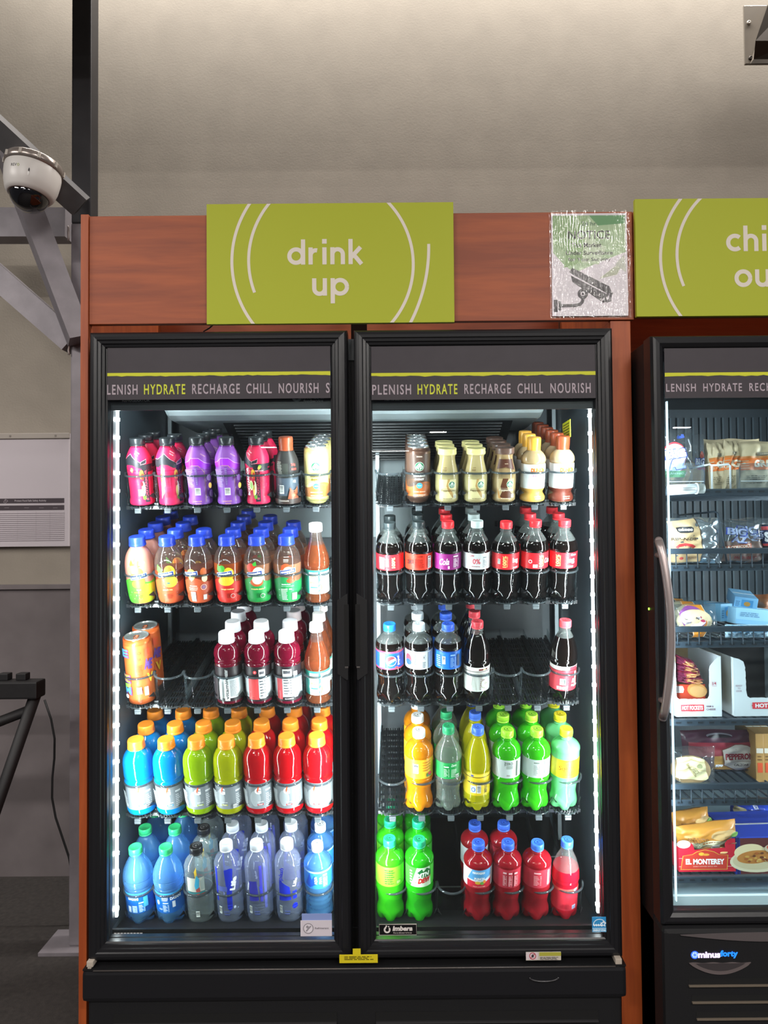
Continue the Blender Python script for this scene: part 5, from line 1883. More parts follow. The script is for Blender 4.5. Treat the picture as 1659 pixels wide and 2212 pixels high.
def art_pepper(var):
    def f(a, H, R):
        v0, v1 = H * .155, H * .465
        if var == 0:
            full(a, R, v0, v1, '#c9c9c4'); full(a, R, v1 - 11, v1 - 2, '#d8d8d2'); full(a, R, v1 - 13, v1 - 11, '#4a4440')
            a.rect(2, 16, v1 - 9, v1 - 4, '#6a2a24'); a.rect(17, 21, v1 - 9, v1 - 4, '#c8943a'); a.rect(23, 30, v1 - 9, v1 - 4, '#5c3020')
            a.line(arc(22, v0 + 22, 13, 90, 270, 16), 2, '#a89a7c'); a.ell(26, v0 + 22, 9, 12, '#e4e2da'); a.text('0g', 25, v0 + 22, 10, '#8a7a58', w=10); a.text('Dr', 16, v0 + 34, 6, '#7a2430', w=8)
            a.line([(-22, v0 + 4), (-12, v1 - 20), (-4, v0 + 6)], 1.5, '#b4b0a4'); a.small(6, 10, v0 + 6, v1 - 16, 8, '#8a6a68', .6)
            a.line(arc(-24, v0 + 6, 16, 30, 120, 10), 1.2, '#b4b0a4')
        else:
            full(a, R, v0, v1, '#c23440'); full(a, R, v1 - 11, v1, '#d8d0cc'); full(a, R, v1 - 13, v1 - 11, '#3a1a1c')
            a.rect(10, 40, v1 - 11, v1 - 1, '#c8303c'); a.rect(-12, 6, v1 - 10, v1 - 1, '#b9bcb8'); a.barcode(-8, v0 + 26, 16, 18, False)
            a.small(-24, 8, v0 + 4, v0 + 15, 5, '#e8b4b4'); a.text('Dr', 22, v0 + 30, 12, '#f0dcdc', w=10, skew=.2, bold=.03); a.text('Pepper', 26, v0 + 16, 8, '#f0dcdc', w=22, skew=.2, bold=.03); a.rect(24, 30, v0 + 18, v1 - 14, '#d8c8c4')
    return f


def art_band(H0, H1, base, fn):
    def f(a, H, R):
        full(a, R, H * H0, H * H1, base)
        fn(a, H, R, H * H0, H * H1)
    return f


def d_orange(a, H, R, v0, v1):
    a.barcode(-10, (v0 + v1) / 2 + 2, 15, 28, True)
    for i in range(4):
        a.line([(8, v1 - 8 - i * 8), (20, v1 - 9 - i * 8), (34, v1 - 6 - i * 8)], 2, '#c8701c')
    a.rect(20, 36, v0 + 4, v0 + 14, '#3f7a3a'); a.rect(26, 38, v0 + 8, v0 + 16, '#c8303c')


def d_sprite(a, H, R, v0, v1):
    a.text('Zero', 14, v1 - 8, 7, '#dff0e0', w=16, skew=.2); a.facts(-16, 2, v0 + 4, v1 - 8, '#12803c', '#bfe0c4'); a.small(6, 22, v0 + 6, v1 - 16, 6, '#bfe0c4'); a.rect(18, 28, v0 + 2, v0 + 14, '#c4d0c8'); a.small(18.5, 27, v0 + 3, v0 + 13, 6, '#3a5a44')


def d_yellow(a, H, R, v0, v1):
    full(a, R, v1 - 9, v1 - 2, '#e4c83a'); full(a, R, v1 - 12, v1 - 10, '#3a3a1c'); a.rect(-22, -14, v1 - 9, v1 - 4, '#2a3a8c')
    a.rect(-22, -6, v0 + 8, v0 + 30, '#cfd4d8'); a.ell(-14, v0 + 18, 6, 7, '#4a78b8'); a.ell(-14, v0 + 18, 3.5, 4.5, '#cfd4d8'); a.barcode(2, v0 + 20, 11, 24, True); a.text('MELLO', 22, v0 + 20, 9, '#6a5a12', w=24, rot=90, bold=.03)


def d_lime(flip):
    def f(a, H, R, v0, v1):
        if flip:
            a.text('ZERO', 0, v1 - 10, 8, '#3a4a3c', w=24, bold=.02); a.rect(-6, 12, v1 - 26, v1 - 16, '#8a9690'); a.text('ZERO', 0, v0 + 8, 4, '#6a3a30', w=10); a.line([(-10, v1 - 4), (-10, v1 - 18)], 1.2, '#4a5a4c'); a.rect(22, 28, v0 + 4, v1 - 4, '#3a4a3c')
        else:
            a.facts(-14, 6, v0 + 5, v1 - 4, '#aab4b0', '#6a766e'); a.rect(18, 30, v0 + 2, v1 - 4, '#c4ccc8'); a.small(8, 16, v0 + 6, v0 + 22, 5, '#7a867e')
    return f


def d_squirt(a, H, R, v0, v1):
    vm = (v0 + v1) / 2
    a.text('Squirt', -2, vm + 2, 17, '#7a3a14', w=46, rot=5, bold=.01, skew=.15); a.line([(-14, vm - 8), (24, vm - 5)], 1.2, '#8a4a1c')
    a.ell(-2, v1 - 7, 5, 2.2, '#7aa82c', rot=20); a.small(-8, 16, v0 + 3, v0 + 11, 2, '#8fa02c')


def d_dew(logo):
    def f(a, H, R, v0, v1):
        vm = (v0 + v1) / 2
        if logo:
            a.poly([(-26, v0), (-8, v1), (30, v1), (34, v0)], '#c4dcc0'); a.poly([(-6, v1 - 14), (6, v1 - 3), (10, v1 - 12), (20, v1 - 2), (34, v1 - 12), (34, vm), (-4, vm)], '#1f6a34')
            a.text('MTN', 10, vm + 8, 13, '#e4efe4', w=34, rot=8, bold=.05, skew=.3); a.text('DEW', 14, vm - 9, 16, '#c02a2c', w=36, rot=8, bold=.07, skew=.3); a.line([(-14, vm - 16), (26, vm - 14)], 1.4, '#c02a2c'); a.small(-28, -20, v0 + 10, v1 - 4, 5, '#d8e8d4')
        else:
            a.small(-14, 14, v0 + 8, v1 - 4, 7, '#1f6a1c'); a.rect(18, 30, v0 + 8, v0 + 18, '#9adf6a'); a.line([(18, v0 + 8), (30, v0 + 8), (30, v0 + 18), (18, v0 + 18), (18, v0 + 8)], .8, '#1f6a1c')
    return f


def d_punch(var):
    def f(a, H, R, v0, v1):
        vm = (v0 + v1) / 2
        if var == 0:
            a.poly([(-34, vm - 2), (-20, v1), (36, v1), (36, vm + 6), (8, vm - 4)], '#5aa0d8'); a.poly([(-36, v0), (-36, vm - 6), (-8, vm - 8), (14, vm - 12), (36, vm - 2), (36, v0)], '#c8283c')
            a.text('HAWAIIAN', -2, v1 - 9, 7.5, '#e4ecf4', w=34, bold=.06); a.text('PUNCH', 0, vm + 1, 8, '#e4ecf4', w=28, bold=.06)
            a.ell(-4, vm - 11, 8, 4.5, '#d8b43a'); a.ell(8, vm - 12, 6, 5, '#6aa84a'); a.ell(14, vm - 8, 4, 5, '#e0903a'); a.text('FRUIT JUICY RED', 0, v0 + 5, 3, '#f0d8c8', w=34, bold=.03)
        elif var == 1:
            for x in (-18, -3, 12):
                a.facts(x, x + 12, v0 + 4, v1 - 5, '#b4404c', '#efc8cc')
        else:
            a.facts(-16, 8, v0 + 5, v1 - 5, '#b83a48', '#e4a8ae'); a.rect(24, 32, v0 + 6, v1 - 4, '#d8c4c4')
    return f


def art_fanta(a, H, R):
    v0, v1 = H * .165, H * .455
    full(a, R, v0, v1, '#d23040'); full(a, R, v1 - 9, v1 - 2, '#e05a4c'); a.rect(18, 30, v1 - 10, v1 - 2, '#dfe2ee'); a.poly([(19, v1 - 6), (29, v1 - 4), (29, v1 - 9)], '#3a5ac0')
    a.rect(14, 26, v0 + 4, v0 + 16, '#c8d0e4'); a.small(15, 25, v0 + 5, v0 + 15, 5, '#5a6aa8'); a.small(-14, 8, v0 + 8, v0 + 24, 5, '#a01a2c')


COLA = pbr('#0a0605', .07, spec=.55, coat=.6, name='cola')
WATER = clear('#f4f8f6', .24, '#cfd8d4', rough=.05, ior=1.5, name='bottled_water')
WATERB = clear('#c4e4fa', .36, '#78bcf0', rough=.05, ior=1.5, name='blue_bottled_water')
WATERP = clear('#f0f3fc', .25, '#ccd4ec', rough=.05, ior=1.5, name='violet_bottled_water')
TEAL = clear('#d89a78', .42, '#b0623c', rough=.05, ior=1.5, name='tea')
TEAM = milky('#a8482a', .55)
VITR = milky('#8e1436', .6, name='red_vitamin_drink')

LANES = [
    # side, row, lane, count, spacing mm, name, category, description, group, builder
    ('L', 0, 0, 3, 67, 'sports_bottle', 'bottle', 'crimson black-capped bottle with barcode patch', lambda: bottle('armor', 177, 33, milky('#c21e48', .4), '#23272a', art_crimson(0), vstep=5, labelname='sleeve')),
    ('L', 0, 1, 2, 67, 'sports_bottle', 'bottle', 'crimson black-capped bottle with tall black chevron', lambda: bottle('armor', 177, 33, milky('#c21e48', .4), '#23272a', art_crimson(1), vstep=5, labelname='sleeve')),
    ('L', 0, 2, 4, 67, 'sports_bottle', 'bottle', 'purple black-capped bottle beside the crimson lanes', lambda: bottle('armor', 177, 33, milky('#7a3f9c', .4), '#23272a', art_purple, vstep=5, labelname='sleeve')),
    ('L', 0, 3, 1, 67, 'sports_bottle', 'bottle', 'purple black-capped bottle alone in the middle lane', lambda: bottle('armor', 177, 33, milky('#7a3f9c', .4), '#23272a', art_purple, vstep=5, labelname='sleeve')),
    ('L', 0, 4, 3, 67, 'sports_bottle', 'bottle', 'crimson black-capped bottle next to the dark shake', lambda: bottle('armor', 177, 33, milky('#c21e48', .4), '#23272a', art_crimson(2), vstep=5, labelname='sleeve')),
    ('L', 0, 5, 1, 64, 'shake_bottle', 'bottle', 'dark chocolate shake bottle with brown wrapped cap', lambda: bottle('shake', 177, 32, milky('#2d2a28', .1), '#a04a2c', art_shake, style='sleeve', vstep=5, labelname='sleeve')),
    ('L', 0, 6, 5, 64, 'drink_can', 'can', 'pale yellow coffee can with green emblem', lambda: can(152, 31.5, '#d8cc84', art_coffee_can('#ddd28c', '#b5703c', '#c9a24a', False))),
    ('L', 1, 0, 5, 72, 'juice_bottle', 'bottle', 'pink juice bottle with lime green base', lambda: bottle('juice', 179, 37, milky('#f2a893', .5), '#2743c0', art_juice('kiwi'), style='smooth', vstep=5)),
    ('L', 1, 1, 4, 72, 'tea_bottle', 'bottle', 'blue-capped tea bottle with yellow peach', lambda: bottle('juice', 179, 37, TEAM, '#2743c0', art_juice('peach'), .52, CLEARTEA, 'smooth', vstep=5)),
    ('L', 1, 2, 2, 72, 'tea_bottle', 'bottle', 'blue-capped tea bottle showing its small-print side', lambda: bottle('juice', 179, 37, TEAM, '#2743c0', art_juice('facts'), .52, CLEARTEA, 'smooth', vstep=5)),
    ('L', 1, 3, 5, 72, 'juice_bottle', 'bottle', 'blue-capped bottle with red mango label', lambda: bottle('juice', 179, 37, milky('#b4562c', .5), '#2743c0', art_juice('mango'), .62, CLEARTEA, 'smooth', vstep=5)),
    ('L', 1, 4, 4, 72, 'juice_bottle', 'bottle', 'blue-capped bottle with green label and red apple', lambda: bottle('juice', 179, 37, milky('#b07a5c', .5), '#2743c0', art_juice('apple'), .60, CLEARTEA, 'smooth', vstep=5)),
    ('L', 1, 5, 3, 72, 'juice_bottle', 'bottle', 'blue-capped bottle showing green nutrition panel', lambda: bottle('juice', 179, 37, milky('#b07a5c', .5), '#2743c0', art_juice('green'), .60, CLEARTEA, 'smooth', vstep=5)),
    ('L', 1, 6, 1, 72, 'tea_bottle', 'bottle', 'white-capped tall tea bottle with teal label', lambda: bottle('tea', 210, 34, TEAL, '#e4dfd6', art_tea, .74, CLEARTEA)),
    ('L', 2, 0, 2, 68, 'drink_can', 'can', 'orange tea can with bold multicoloured lettering', lambda: can(186, 35, '#c9602c', art_peace, '#d0d4d2', '#b4603a')),
    ('L', 2, 3, 4, 73, 'vitamin_water_bottle', 'bottle', 'red white-capped drink with white upright lettering', lambda: bottle('vitamin', 194, 36, VITR, '#eceaf0', art_vitamin(0), style='smooth')),
    ('L', 2, 4, 2, 73, 'vitamin_water_bottle', 'bottle', 'red white-capped drink with coral label panel', lambda: bottle('vitamin', 194, 36, VITR, '#eceaf0', art_vitamin(1), style='smooth')),
    ('L', 2, 5, 4, 73, 'vitamin_water_bottle', 'bottle', 'red white-capped drink showing its nutrition panel', lambda: bottle('vitamin', 195, 36, VITR, '#eceaf0', art_vitamin(2), style='smooth')),
    ('L', 2, 6, 3, 70, 'tea_bottle', 'bottle', 'tall amber tea bottle with white cap', lambda: bottle('tea', 217, 34, TEAL, '#eceae6', art_tea, .78, CLEARTEA, 'smooth')),
    ('L', 3, 0, 4, 75, 'sports_bottle', 'bottle', 'orange-capped blue drink along the light strip', lambda: bottle('sports', 204, 38.6, milky('#0f9bee', .5), '#ea8a2a', art_sport('#2a7ab8', 2), style='smooth')),
    ('L', 3, 1, 3, 75, 'sports_bottle', 'bottle', 'orange-capped blue drink beside the lime lane', lambda: bottle('sports', 204, 38.6, milky('#0f93ea', .5), '#ea8a2a', art_sport('#2a7ab8', 1), style='smooth')),
    ('L', 3, 2, 3, 75, 'sports_bottle', 'bottle', 'orange-capped lime green drink beside the blue lane', lambda: bottle('sports', 206, 38.6, milky('#9cc414', .5), '#ea8a2a', art_sport('#8aa02a', 1), style='smooth')),
    ('L', 3, 3, 4, 75, 'sports_bottle', 'bottle', 'orange-capped yellow-green drink beside the red lane', lambda: bottle('sports', 206, 38.6, milky('#b4bc10', .5), '#ea8a2a', art_sport('#9a9a2a', -3), style='smooth')),
    ('L', 3, 4, 3, 75, 'sports_bottle', 'bottle', 'orange-capped red drink beside the yellow-green lane', lambda: bottle('sports', 209, 38.6, milky('#c8141e', .5), '#ea8a2a', art_sport('#b02a30', 1), style='smooth')),
    ('L', 3, 5, 4, 75, 'sports_bottle', 'bottle', 'orange-capped red drink in the central red lane', lambda: bottle('sports', 210, 38.6, milky('#d0121c', .5), '#ea8a2a', art_sport('#b02a30', 0), style='smooth')),
    ('L', 3, 6, 3, 75, 'sports_bottle', 'bottle', 'orange-capped red drink along the door divider', lambda: bottle('sports', 211, 38.6, milky('#d8141e', .5), '#ea8a2a', art_sport('#b02a30', -2), style='smooth')),
    ('L', 4, 0, 3, 76, 'water_bottle', 'bottle', 'green-capped water bottle along the light strip', lambda: bottle('water_a', 215, 38.6, WATERB, '#2fae6c', art_dasani(0), ribs=(.50, .62, 6, .045))),
    ('L', 4, 1, 3, 76, 'water_bottle', 'bottle', 'green-capped water bottle beside the black-capped lane', lambda: bottle('water_a', 215, 38.6, WATERB, '#2fae6c', art_dasani(1), ribs=(.50, .62, 6, .045))),
    ('L', 4, 2, 3, 72, 'water_bottle', 'bottle', 'black-capped water bottle with colourful painted label', lambda: bottle('water_b', 216, 35, WATER, '#1d1d1f', art_paint, ring='#5a5a5c', ribs=(.12, .36, 6, .035))),
    ('L', 4, 3, 3, 72, 'water_bottle', 'bottle', 'white-capped blue-printed water beside the black-capped lane', lambda: bottle('water_b', 226, 35, WATERP, '#d8dce4', art_flash(0), ribs=(.12, .3, 5, .035), vstep=6)),
    ('L', 4, 4, 3, 72, 'water_bottle', 'bottle', 'white-capped water bottle with slim violet print', lambda: bottle('water_b', 227, 35, WATERP, '#d8dce4', art_flash(1), ribs=(.12, .3, 5, .035), vstep=6)),
    ('L', 4, 5, 3, 72, 'water_bottle', 'bottle', 'white-capped water bottle with blue script print', lambda: bottle('water_b', 229, 35, WATERP, '#dfe2e8', art_flash(2), ribs=(.12, .3, 5, .035), vstep=6)),
    ('L', 4, 6, 3, 74, 'water_bottle', 'bottle', 'small white-capped water bottle with sky blue label', lambda: bottle('water_c', 221, 36, WATERB, '#e8eaec', art_aqua, ring='#6a7078', ribs=(.16, .45, 5, .03))),
    # ---- the freezer-side door
    ('R', 0, 1, 6, 64, 'drink_can', 'can', 'brown mocha coffee can with green emblem', lambda: can(149, 31.5, '#5a4034', art_coffee_can('#4e3a30', '#b5602f', '#8a5a3a', True))),
    ('R', 0, 2, 3, 64, 'coffee_bottle', 'bottle', 'cream coffee bottle beside the brown cans', lambda: bottle('frappe', 143, 31.5, milky('#d0bf8a', .4), '#d8cf8c', art_frappe(False), style='lid', vstep=5)),
    ('R', 0, 3, 3, 64, 'coffee_bottle', 'bottle', 'cream coffee bottle beside the chocolate-lidded lane', lambda: bottle('frappe', 143, 31.5, milky('#d0bf8a', .4), '#d8cf8c', art_frappe(False), style='lid', vstep=5)),
    ('R', 0, 4, 4, 64, 'coffee_bottle', 'bottle', 'chocolate-lidded mocha coffee bottle', lambda: bottle('frappe', 144, 31.5, milky('#bfa275', .4), '#5e463c', art_frappe(True), style='lid', vstep=5)),
    ('R', 0, 5, 3, 66, 'coffee_bottle', 'bottle', 'yellow-capped iced coffee bottle', lambda: bottle('iced', 170, 33, milky('#cdb184', .4), '#dca23c', art_iced('#c99a48', 'original'), style='sleeve', vstep=5)),
    ('R', 0, 6, 6, 66, 'coffee_bottle', 'bottle', 'brown-capped iced coffee bottle', lambda: bottle('iced', 172, 33, milky('#c9b08c', .4), '#8c3f24', art_iced('#6a2f22', 'mocha'), style='sleeve', vstep=5)),
    ('R', 1, 0, 2, 74, 'soda_bottle', 'bottle', 'black-capped cola along the door divider', lambda: bottle('cola', 211, 37.4, COLA, '#2c3436', art_cola('zero'), .76)),
    ('R', 1, 1, 3, 74, 'soda_bottle', 'bottle', 'black-capped cola with small print on red', lambda: bottle('cola', 213, 37.4, COLA, '#2c3436', art_cola('zero2'), .76)),
    ('R', 1, 2, 3, 74, 'soda_bottle', 'bottle', 'red-capped cola with purple label', lambda: bottle('cola', 213, 37.4, COLA, '#dc3038', art_cola('cherry'), .76)),
    ('R', 1, 3, 3, 74, 'soda_bottle', 'bottle', 'silver-capped cola with silver label', lambda: bottle('cola', 214, 37.4, COLA, '#bccaca', art_cola('diet'), .76)),
    ('R', 1, 4, 1, 74, 'soda_bottle', 'bottle', 'red-capped red-label cola beside the silver one', lambda: bottle('cola', 211, 37.4, COLA, '#e0343c', art_cola('red'), .76)),
    ('R', 1, 5, 3, 74, 'soda_bottle', 'bottle', 'red-capped cola with recycling mark on red', lambda: bottle('cola', 214, 37.4, COLA, '#e0343c', art_cola('red2'), .76)),
    ('R', 1, 6, 3, 74, 'soda_bottle', 'bottle', 'red-capped cola along the outer light strip', lambda: bottle('cola', 214, 37.4, COLA, '#e0343c', art_cola('red3'), .76)),
    ('R', 2, 0, 1, 74, 'soda_bottle', 'bottle', 'blue-capped cola with red, white and blue disc', lambda: bottle('soda', 213, 37.2, COLA, '#1d6fd0', art_pepsi('blue'), .79, ring='#0f3f8c')),
    ('R', 2, 1, 3, 74, 'soda_bottle', 'bottle', 'pale-capped cola with silver-white label', lambda: bottle('soda', 213, 37.2, COLA, '#c4cdd4', art_pepsi('diet'), .79, ring='#7d868c')),
    ('R', 2, 2, 3, 74, 'soda_bottle', 'bottle', 'blue-capped cola with plain blue label', lambda: bottle('soda', 212, 37.2, COLA, '#3a5ec8', art_pepsi('caf'), .79, ring='#1a3a8c')),
    ('R', 2, 3, 3, 72, 'soda_bottle', 'bottle', 'red-capped dark soda with low white label', lambda: bottle('tall', 218, 35.5, COLA, '#c8424c', art_pepper(0), .85, ring='#8a1a24')),
    ('R', 2, 6, 1, 72, 'soda_bottle', 'bottle', 'red-capped dark soda alone by the light strip', lambda: bottle('tall', 219, 35.5, COLA, '#d8505a', art_pepper(1), .80, ring='#8a1a24')),
    ('R', 3, 1, 3, 74, 'soda_bottle', 'bottle', 'white-capped orange soda', lambda: bottle('soda', 224, 37.6, milky('#f49a14', .5), '#e4e4e2', art_band(.46, .70, '#e8b82a', d_orange), ring='#6a6a6a')),
    ('R', 3, 2, 3, 74, 'soda_bottle', 'bottle', 'green-capped clear soda with green label', lambda: bottle('cola', 235, 36, clear('#e6ece4', .24, '#c4cec4', rough=.05, ior=1.5, name='clear_soda'), '#2a9a64', art_band(.43, .625, '#1a9448', d_sprite), ring='#0f5a34', ribs=(.1, .31, 5, .03))),
    ('R', 3, 3, 3, 74, 'soda_bottle', 'bottle', 'blue-capped yellow soda', lambda: bottle('tall', 231, 36, milky('#c8c00c', .5), '#4a74dc', art_band(.22, .495, '#d8b820', d_yellow), ring='#2a4a9c')),
    ('R', 3, 4, 3, 74, 'soda_bottle', 'bottle', 'lime-capped green soda beside the yellow lane', lambda: bottle('soda', 223, 37.6, milky('#3fc41e', .5), '#9ad43a', art_band(.46, .69, '#aab4b2', d_lime(1)), ring='#3f6a1c')),
    ('R', 3, 5, 3, 74, 'soda_bottle', 'bottle', 'lime-capped green soda beside the pale green lane', lambda: bottle('soda', 224, 37.6, milky('#3fc41e', .5), '#9ad43a', art_band(.46, .69, '#a4b4ac', d_lime(0)), ring='#3f6a1c')),
    ('R', 3, 6, 3, 74, 'soda_bottle', 'bottle', 'yellow-capped pale green grapefruit soda', lambda: bottle('dew', 224, 37.6, milky('#7fe49a', .5), '#e8d42a', art_band(.45, .68, '#d4c81c', d_squirt), ring='#8a7a10')),
    ('R', 4, 0, 3, 74, 'soda_bottle', 'bottle', 'green-capped green soda along the door divider', lambda: bottle('dew', 234, 37.5, milky('#3fd41a', .5), '#22a878', art_band(.50, .745, '#6fd428', d_dew(False)), ring='#0f5a40')),
    ('R', 4, 1, 3, 74, 'soda_bottle', 'bottle', 'green-capped green soda beside the empty lane', lambda: bottle('dew', 231, 37.5, milky('#2fc420', .5), '#22a878', art_band(.50, .745, '#3fae34', d_dew(True)), ring='#0f5a40')),
    ('R', 4, 3, 2, 74, 'punch_bottle', 'bottle', 'blue-capped red punch with sky blue label', lambda: bottle('dew', 220, 37.5, milky('#a81c28', .45), '#3f6ad8', art_band(.50, .745, '#d8dce4', d_punch(0)), ring='#1a3a9c')),
    ('R', 4, 4, 2, 74, 'punch_bottle', 'bottle', 'blue-capped red punch with nutrition print', lambda: bottle('dew', 220, 37.5, milky('#a81c28', .45), '#3f6ad8', art_band(.50, .745, '#b83040', d_punch(1)), ring='#1a3a9c')),
    ('R', 4, 5, 1, 74, 'punch_bottle', 'bottle', 'blue-capped red punch between two red drinks', lambda: bottle('dew', 218, 37.5, milky('#b01e2a', .45), '#3f74dc', art_band(.50, .745, '#b43444', d_punch(2)), ring='#1a3a9c')),
    ('R', 4, 6, 1, 74, 'soda_bottle', 'bottle', 'blue-capped bright red soda with low label', lambda: bottle('tall', 225, 35.5, milky('#e01c34', .5), '#3f74dc', art_fanta, .66, ring='#1a3a9c')),
]
POS = ['at the front', 'second from front', 'third from front', 'fourth from front', 'fifth from front', 'sixth from front']
n_al = Vector((0, math.cos(TH), math.sin(TH)))
n_up = Vector((0, -math.sin(TH), math.cos(TH)))
for side, row, ln, cnt, sp, nm, cat, desc, make in LANES:
    parts = make()
    x = LANEX[side][ln]
    if side == 'R':
        x += [0, -.0015, -.004, -.0065, -.0085][row]
    base = Vector((x, SHELFY, ROWZ[row])) + n_up * .0006
    first = None
    for k in range(cnt):
        where = POS[k] if cnt > 1 else 'only one in its lane'
        lab = f"{desc}, {where}, {ORD[row]} shelf"
        loc = base + n_al * (k * (sp + .8) * SZ / 1000) + Vector((rnd.uniform(-.0012, .0012) if k else 0, 0, 0))
        if k == 0:
            first = thing(nm, lab, cat, loc, (TH, 0, 0), None)
            kids = []
            for pn, me in parts:
                o = bpy.data.objects.new(pn, me); COL.objects.link(o); o.parent = first
                kids.append(o)
            root = first
        else:
            root = first.copy(); COL.objects.link(root)
            root.location = loc
            root['label'] = lab
            for ch in kids:
                c = ch.copy(); COL.objects.link(c); c.parent = root
        root['group'] = f"{cat}s in lane {ln + 1} of the {ORD[row]} shelf, {DOORNAME[side]} door"
# ------------------------------------------------------------------ freezer
FX0, FX1 = 0.6155, 1.36
FY = -0.075
fz = lambda y, Y=FY, x=1500: at(x, y, Y).z
FZ1, FZ0 = fz(723), fz(2000)
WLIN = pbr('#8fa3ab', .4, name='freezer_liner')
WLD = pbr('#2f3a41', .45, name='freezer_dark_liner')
FR = thing('upright_freezer', 'black upright glass-door freezer with curved silver handle', 'freezer', (.98, .3, 0))
mb = MB()
mb.box(FX0, FX0 + .03, -.015, .75, .05, FZ1 - .004, BLKM, .002)
mb.box(FX1 - .03, FX1, -.015, .75, .05, FZ1 - .004, BLKM)
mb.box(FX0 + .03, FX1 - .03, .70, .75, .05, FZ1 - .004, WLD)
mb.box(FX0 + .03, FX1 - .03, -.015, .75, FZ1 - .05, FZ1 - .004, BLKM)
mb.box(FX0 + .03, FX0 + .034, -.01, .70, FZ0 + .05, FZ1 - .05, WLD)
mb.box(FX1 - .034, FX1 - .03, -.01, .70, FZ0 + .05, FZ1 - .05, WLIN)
fsz = fz(1936, .0)
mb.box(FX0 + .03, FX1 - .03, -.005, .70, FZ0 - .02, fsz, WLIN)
mb.box(FX0 + .02, FX1 - .02, -.012, -.002, fz(1963, -.012), fz(1936, -.012), pbr('#dfeef2', .4))
mb.box(FX0, FX1, -.015, .70, .05, FZ0 - .02, BLKM)
child(mb.build('cabinet'), FR)
mb = MB()
for i in range(26):
    x = FX0 + .05 + i * .026
    mb.box(x, x + .006, .692, .70, FZ0 + .3, FZ1 - .08, pbr('#46545c', .5))
child(mb.build('back_grille'), FR)
FFP = [(0, .056), (0, .012), (.004, .002), (.010, 0), (.019, .001), (.027, .006), (.0305, .010), (.0315, .020), (.0315, .030)]
mb = MB()
sweep_frame(FX0 - .001, FX1, FZ0, FZ1, [(d, FY + y) for d, y in FFP], BLK, mb)
fd = child(mb.build('door'), FR)
mb = MB()
mb.box(FX0 + .030, FX1 - .030, FY + .014, FY + .018, FZ0 + .03, FZ1 - .035, clear('#eef6f8', .012, '#c4d8e4', rough=.008, ior=1.45, name='freezer_glass', specks=True))
o = mb.build('glass_pane'); o.parent = fd
wf = [('REPLENISH', at(1407, 837, FY).x, at(1506, 837, FY).x, LG), ('HYDRATE', at(1522, 837, FY).x, at(1606, 837, FY).x, LG), ('RECHARGE', at(1622, 837, FY).x, at(1722, 837, FY).x, LG), ('CHILL', at(1738, 837, FY).x, at(1790, 837, FY).x, LG), ('NOURISH', at(1806, 837, FY).x, at(1894, 837, FY).x, LG)]
header(fd, FX0 + .0317, FX1 - .0317, fz(750, FY, 1540), fz(858, FY, 1540), fz(811, FY, 1540), fz(803, FY, 1540), fz(835.5, FY, 1540), 17.5 * .00111, wf, FY + .008)
# white gasket light along the hinge edge
mb = MB()
lx = at(1450, 1400, FY + .03).x
mb.box(lx - .0012, lx + .0014, FY + .026, FY + .034, fz(1960, FY), fz(862, FY), glow('#e8f6ff', 1.1))
child(mb.build('edge_light'), FR)
mb = MB()
mb.box(FX0 + .031, FX0 + .040, FY + .040, FY + .050, fz(1940, FY), fz(800, FY), glow('#f2f9ff', 5.0))
mb.box(FX1 - .046, FX1 - .036, FY + .040, FY + .050, fz(1940, FY), fz(800, FY), glow('#f2f9ff', 5.0))
child(mb.build('led_strip'), FR)
led_light((FX0 + .042, FY + .05, (fz(1940, FY) + fz(800, FY)) / 2), 1.2, LED_WATTS * .32, (.75, .66, 0))
led_light((FX1 - .05, FY + .05, (fz(1940, FY) + fz(800, FY)) / 2), 1.2, LED_WATTS * 1.3, (-.8, .6, 0))
# bowed handle
mb = MB()
HS = pbr('#a79a98', .32, .55, name='brushed_handle')
hp = []
for i in range(25):
    t = i / 24
    y_ = 1168 + (1550 - 1168) * t
    xo = 1423 + (1445 - 1423) * math.sin(math.pi * min(1, t * 1.0)) ** .8 + 9 * t
    p = at(xo, y_, FY - .012 - .035 * math.sin(math.pi * t) ** .6)
    hp.append(p)
mb.tube(hp, .0095, HS, 14)
for q in (hp[0], hp[-1]):
    bm = bmesh.new(); bmesh.ops.create_uvsphere(bm, u_segments=14, v_segments=8, radius=.0095)
    for v in bm.verts: v.co += q
    mb.bm(bm, HS, True); bm.free()
for q in (hp[2], hp[-3]):
    mb.tube([q, (q.x, FY + .004, q.z)], .007, HS, 10)
o = mb.build('handle'); o.parent = fd
p = at(1386, 1313, -.0)
mb = MB()
mb.lathe([(.0001, 0), (.003, 0), (.003, .002), (.0001, .003)], glow('#8ae83a', 6), 12, caps=False)
o = mb.build('status_light', mapf=lambda q: (FX0 - q[2], -.025 + q[0], p.z + q[1])); child(o, FR)
# lower panel with lit sign and slots
mb = MB()
bz = fz(2003)
mb.box(FX0, FX1, FY - .004, .0, .05, bz, BLKM, .012)
sl = [(1488, 2128, 2134), (1495, 2164, 2170), (1505, 2200, 2208), (1512, 2236, 2242)]
for x_, ya, yb in sl:
    q = at(x_, ya, FY - .006)
    mb.box(q.x, FX1 - .1, FY - .009, FY, q.z - .004, q.z, pbr('#6e6458', .35, .3), .001)
    mb.box(q.x, FX1 - .1, FY - .0045, FY, q.z, q.z + .014, pbr('#050506', .8))
child(mb.build('lower_panel'), FR)
mb = MB()
q0 = at(1470, 2020, FY - .006)
pts = []
for i in range(21):
    t = i / 20
    pts.append((q0.x + .42 * t, q0.z - .0155 * math.sin(math.pi * t)))
for i in range(20, -1, -1):
    t = i / 20
    pts.append((q0.x + .42 * t, q0.z + .004 * math.sin(math.pi * t)))
mb.prism(pts, FY - .008, FY, pbr('#5a5354', .3, .2))
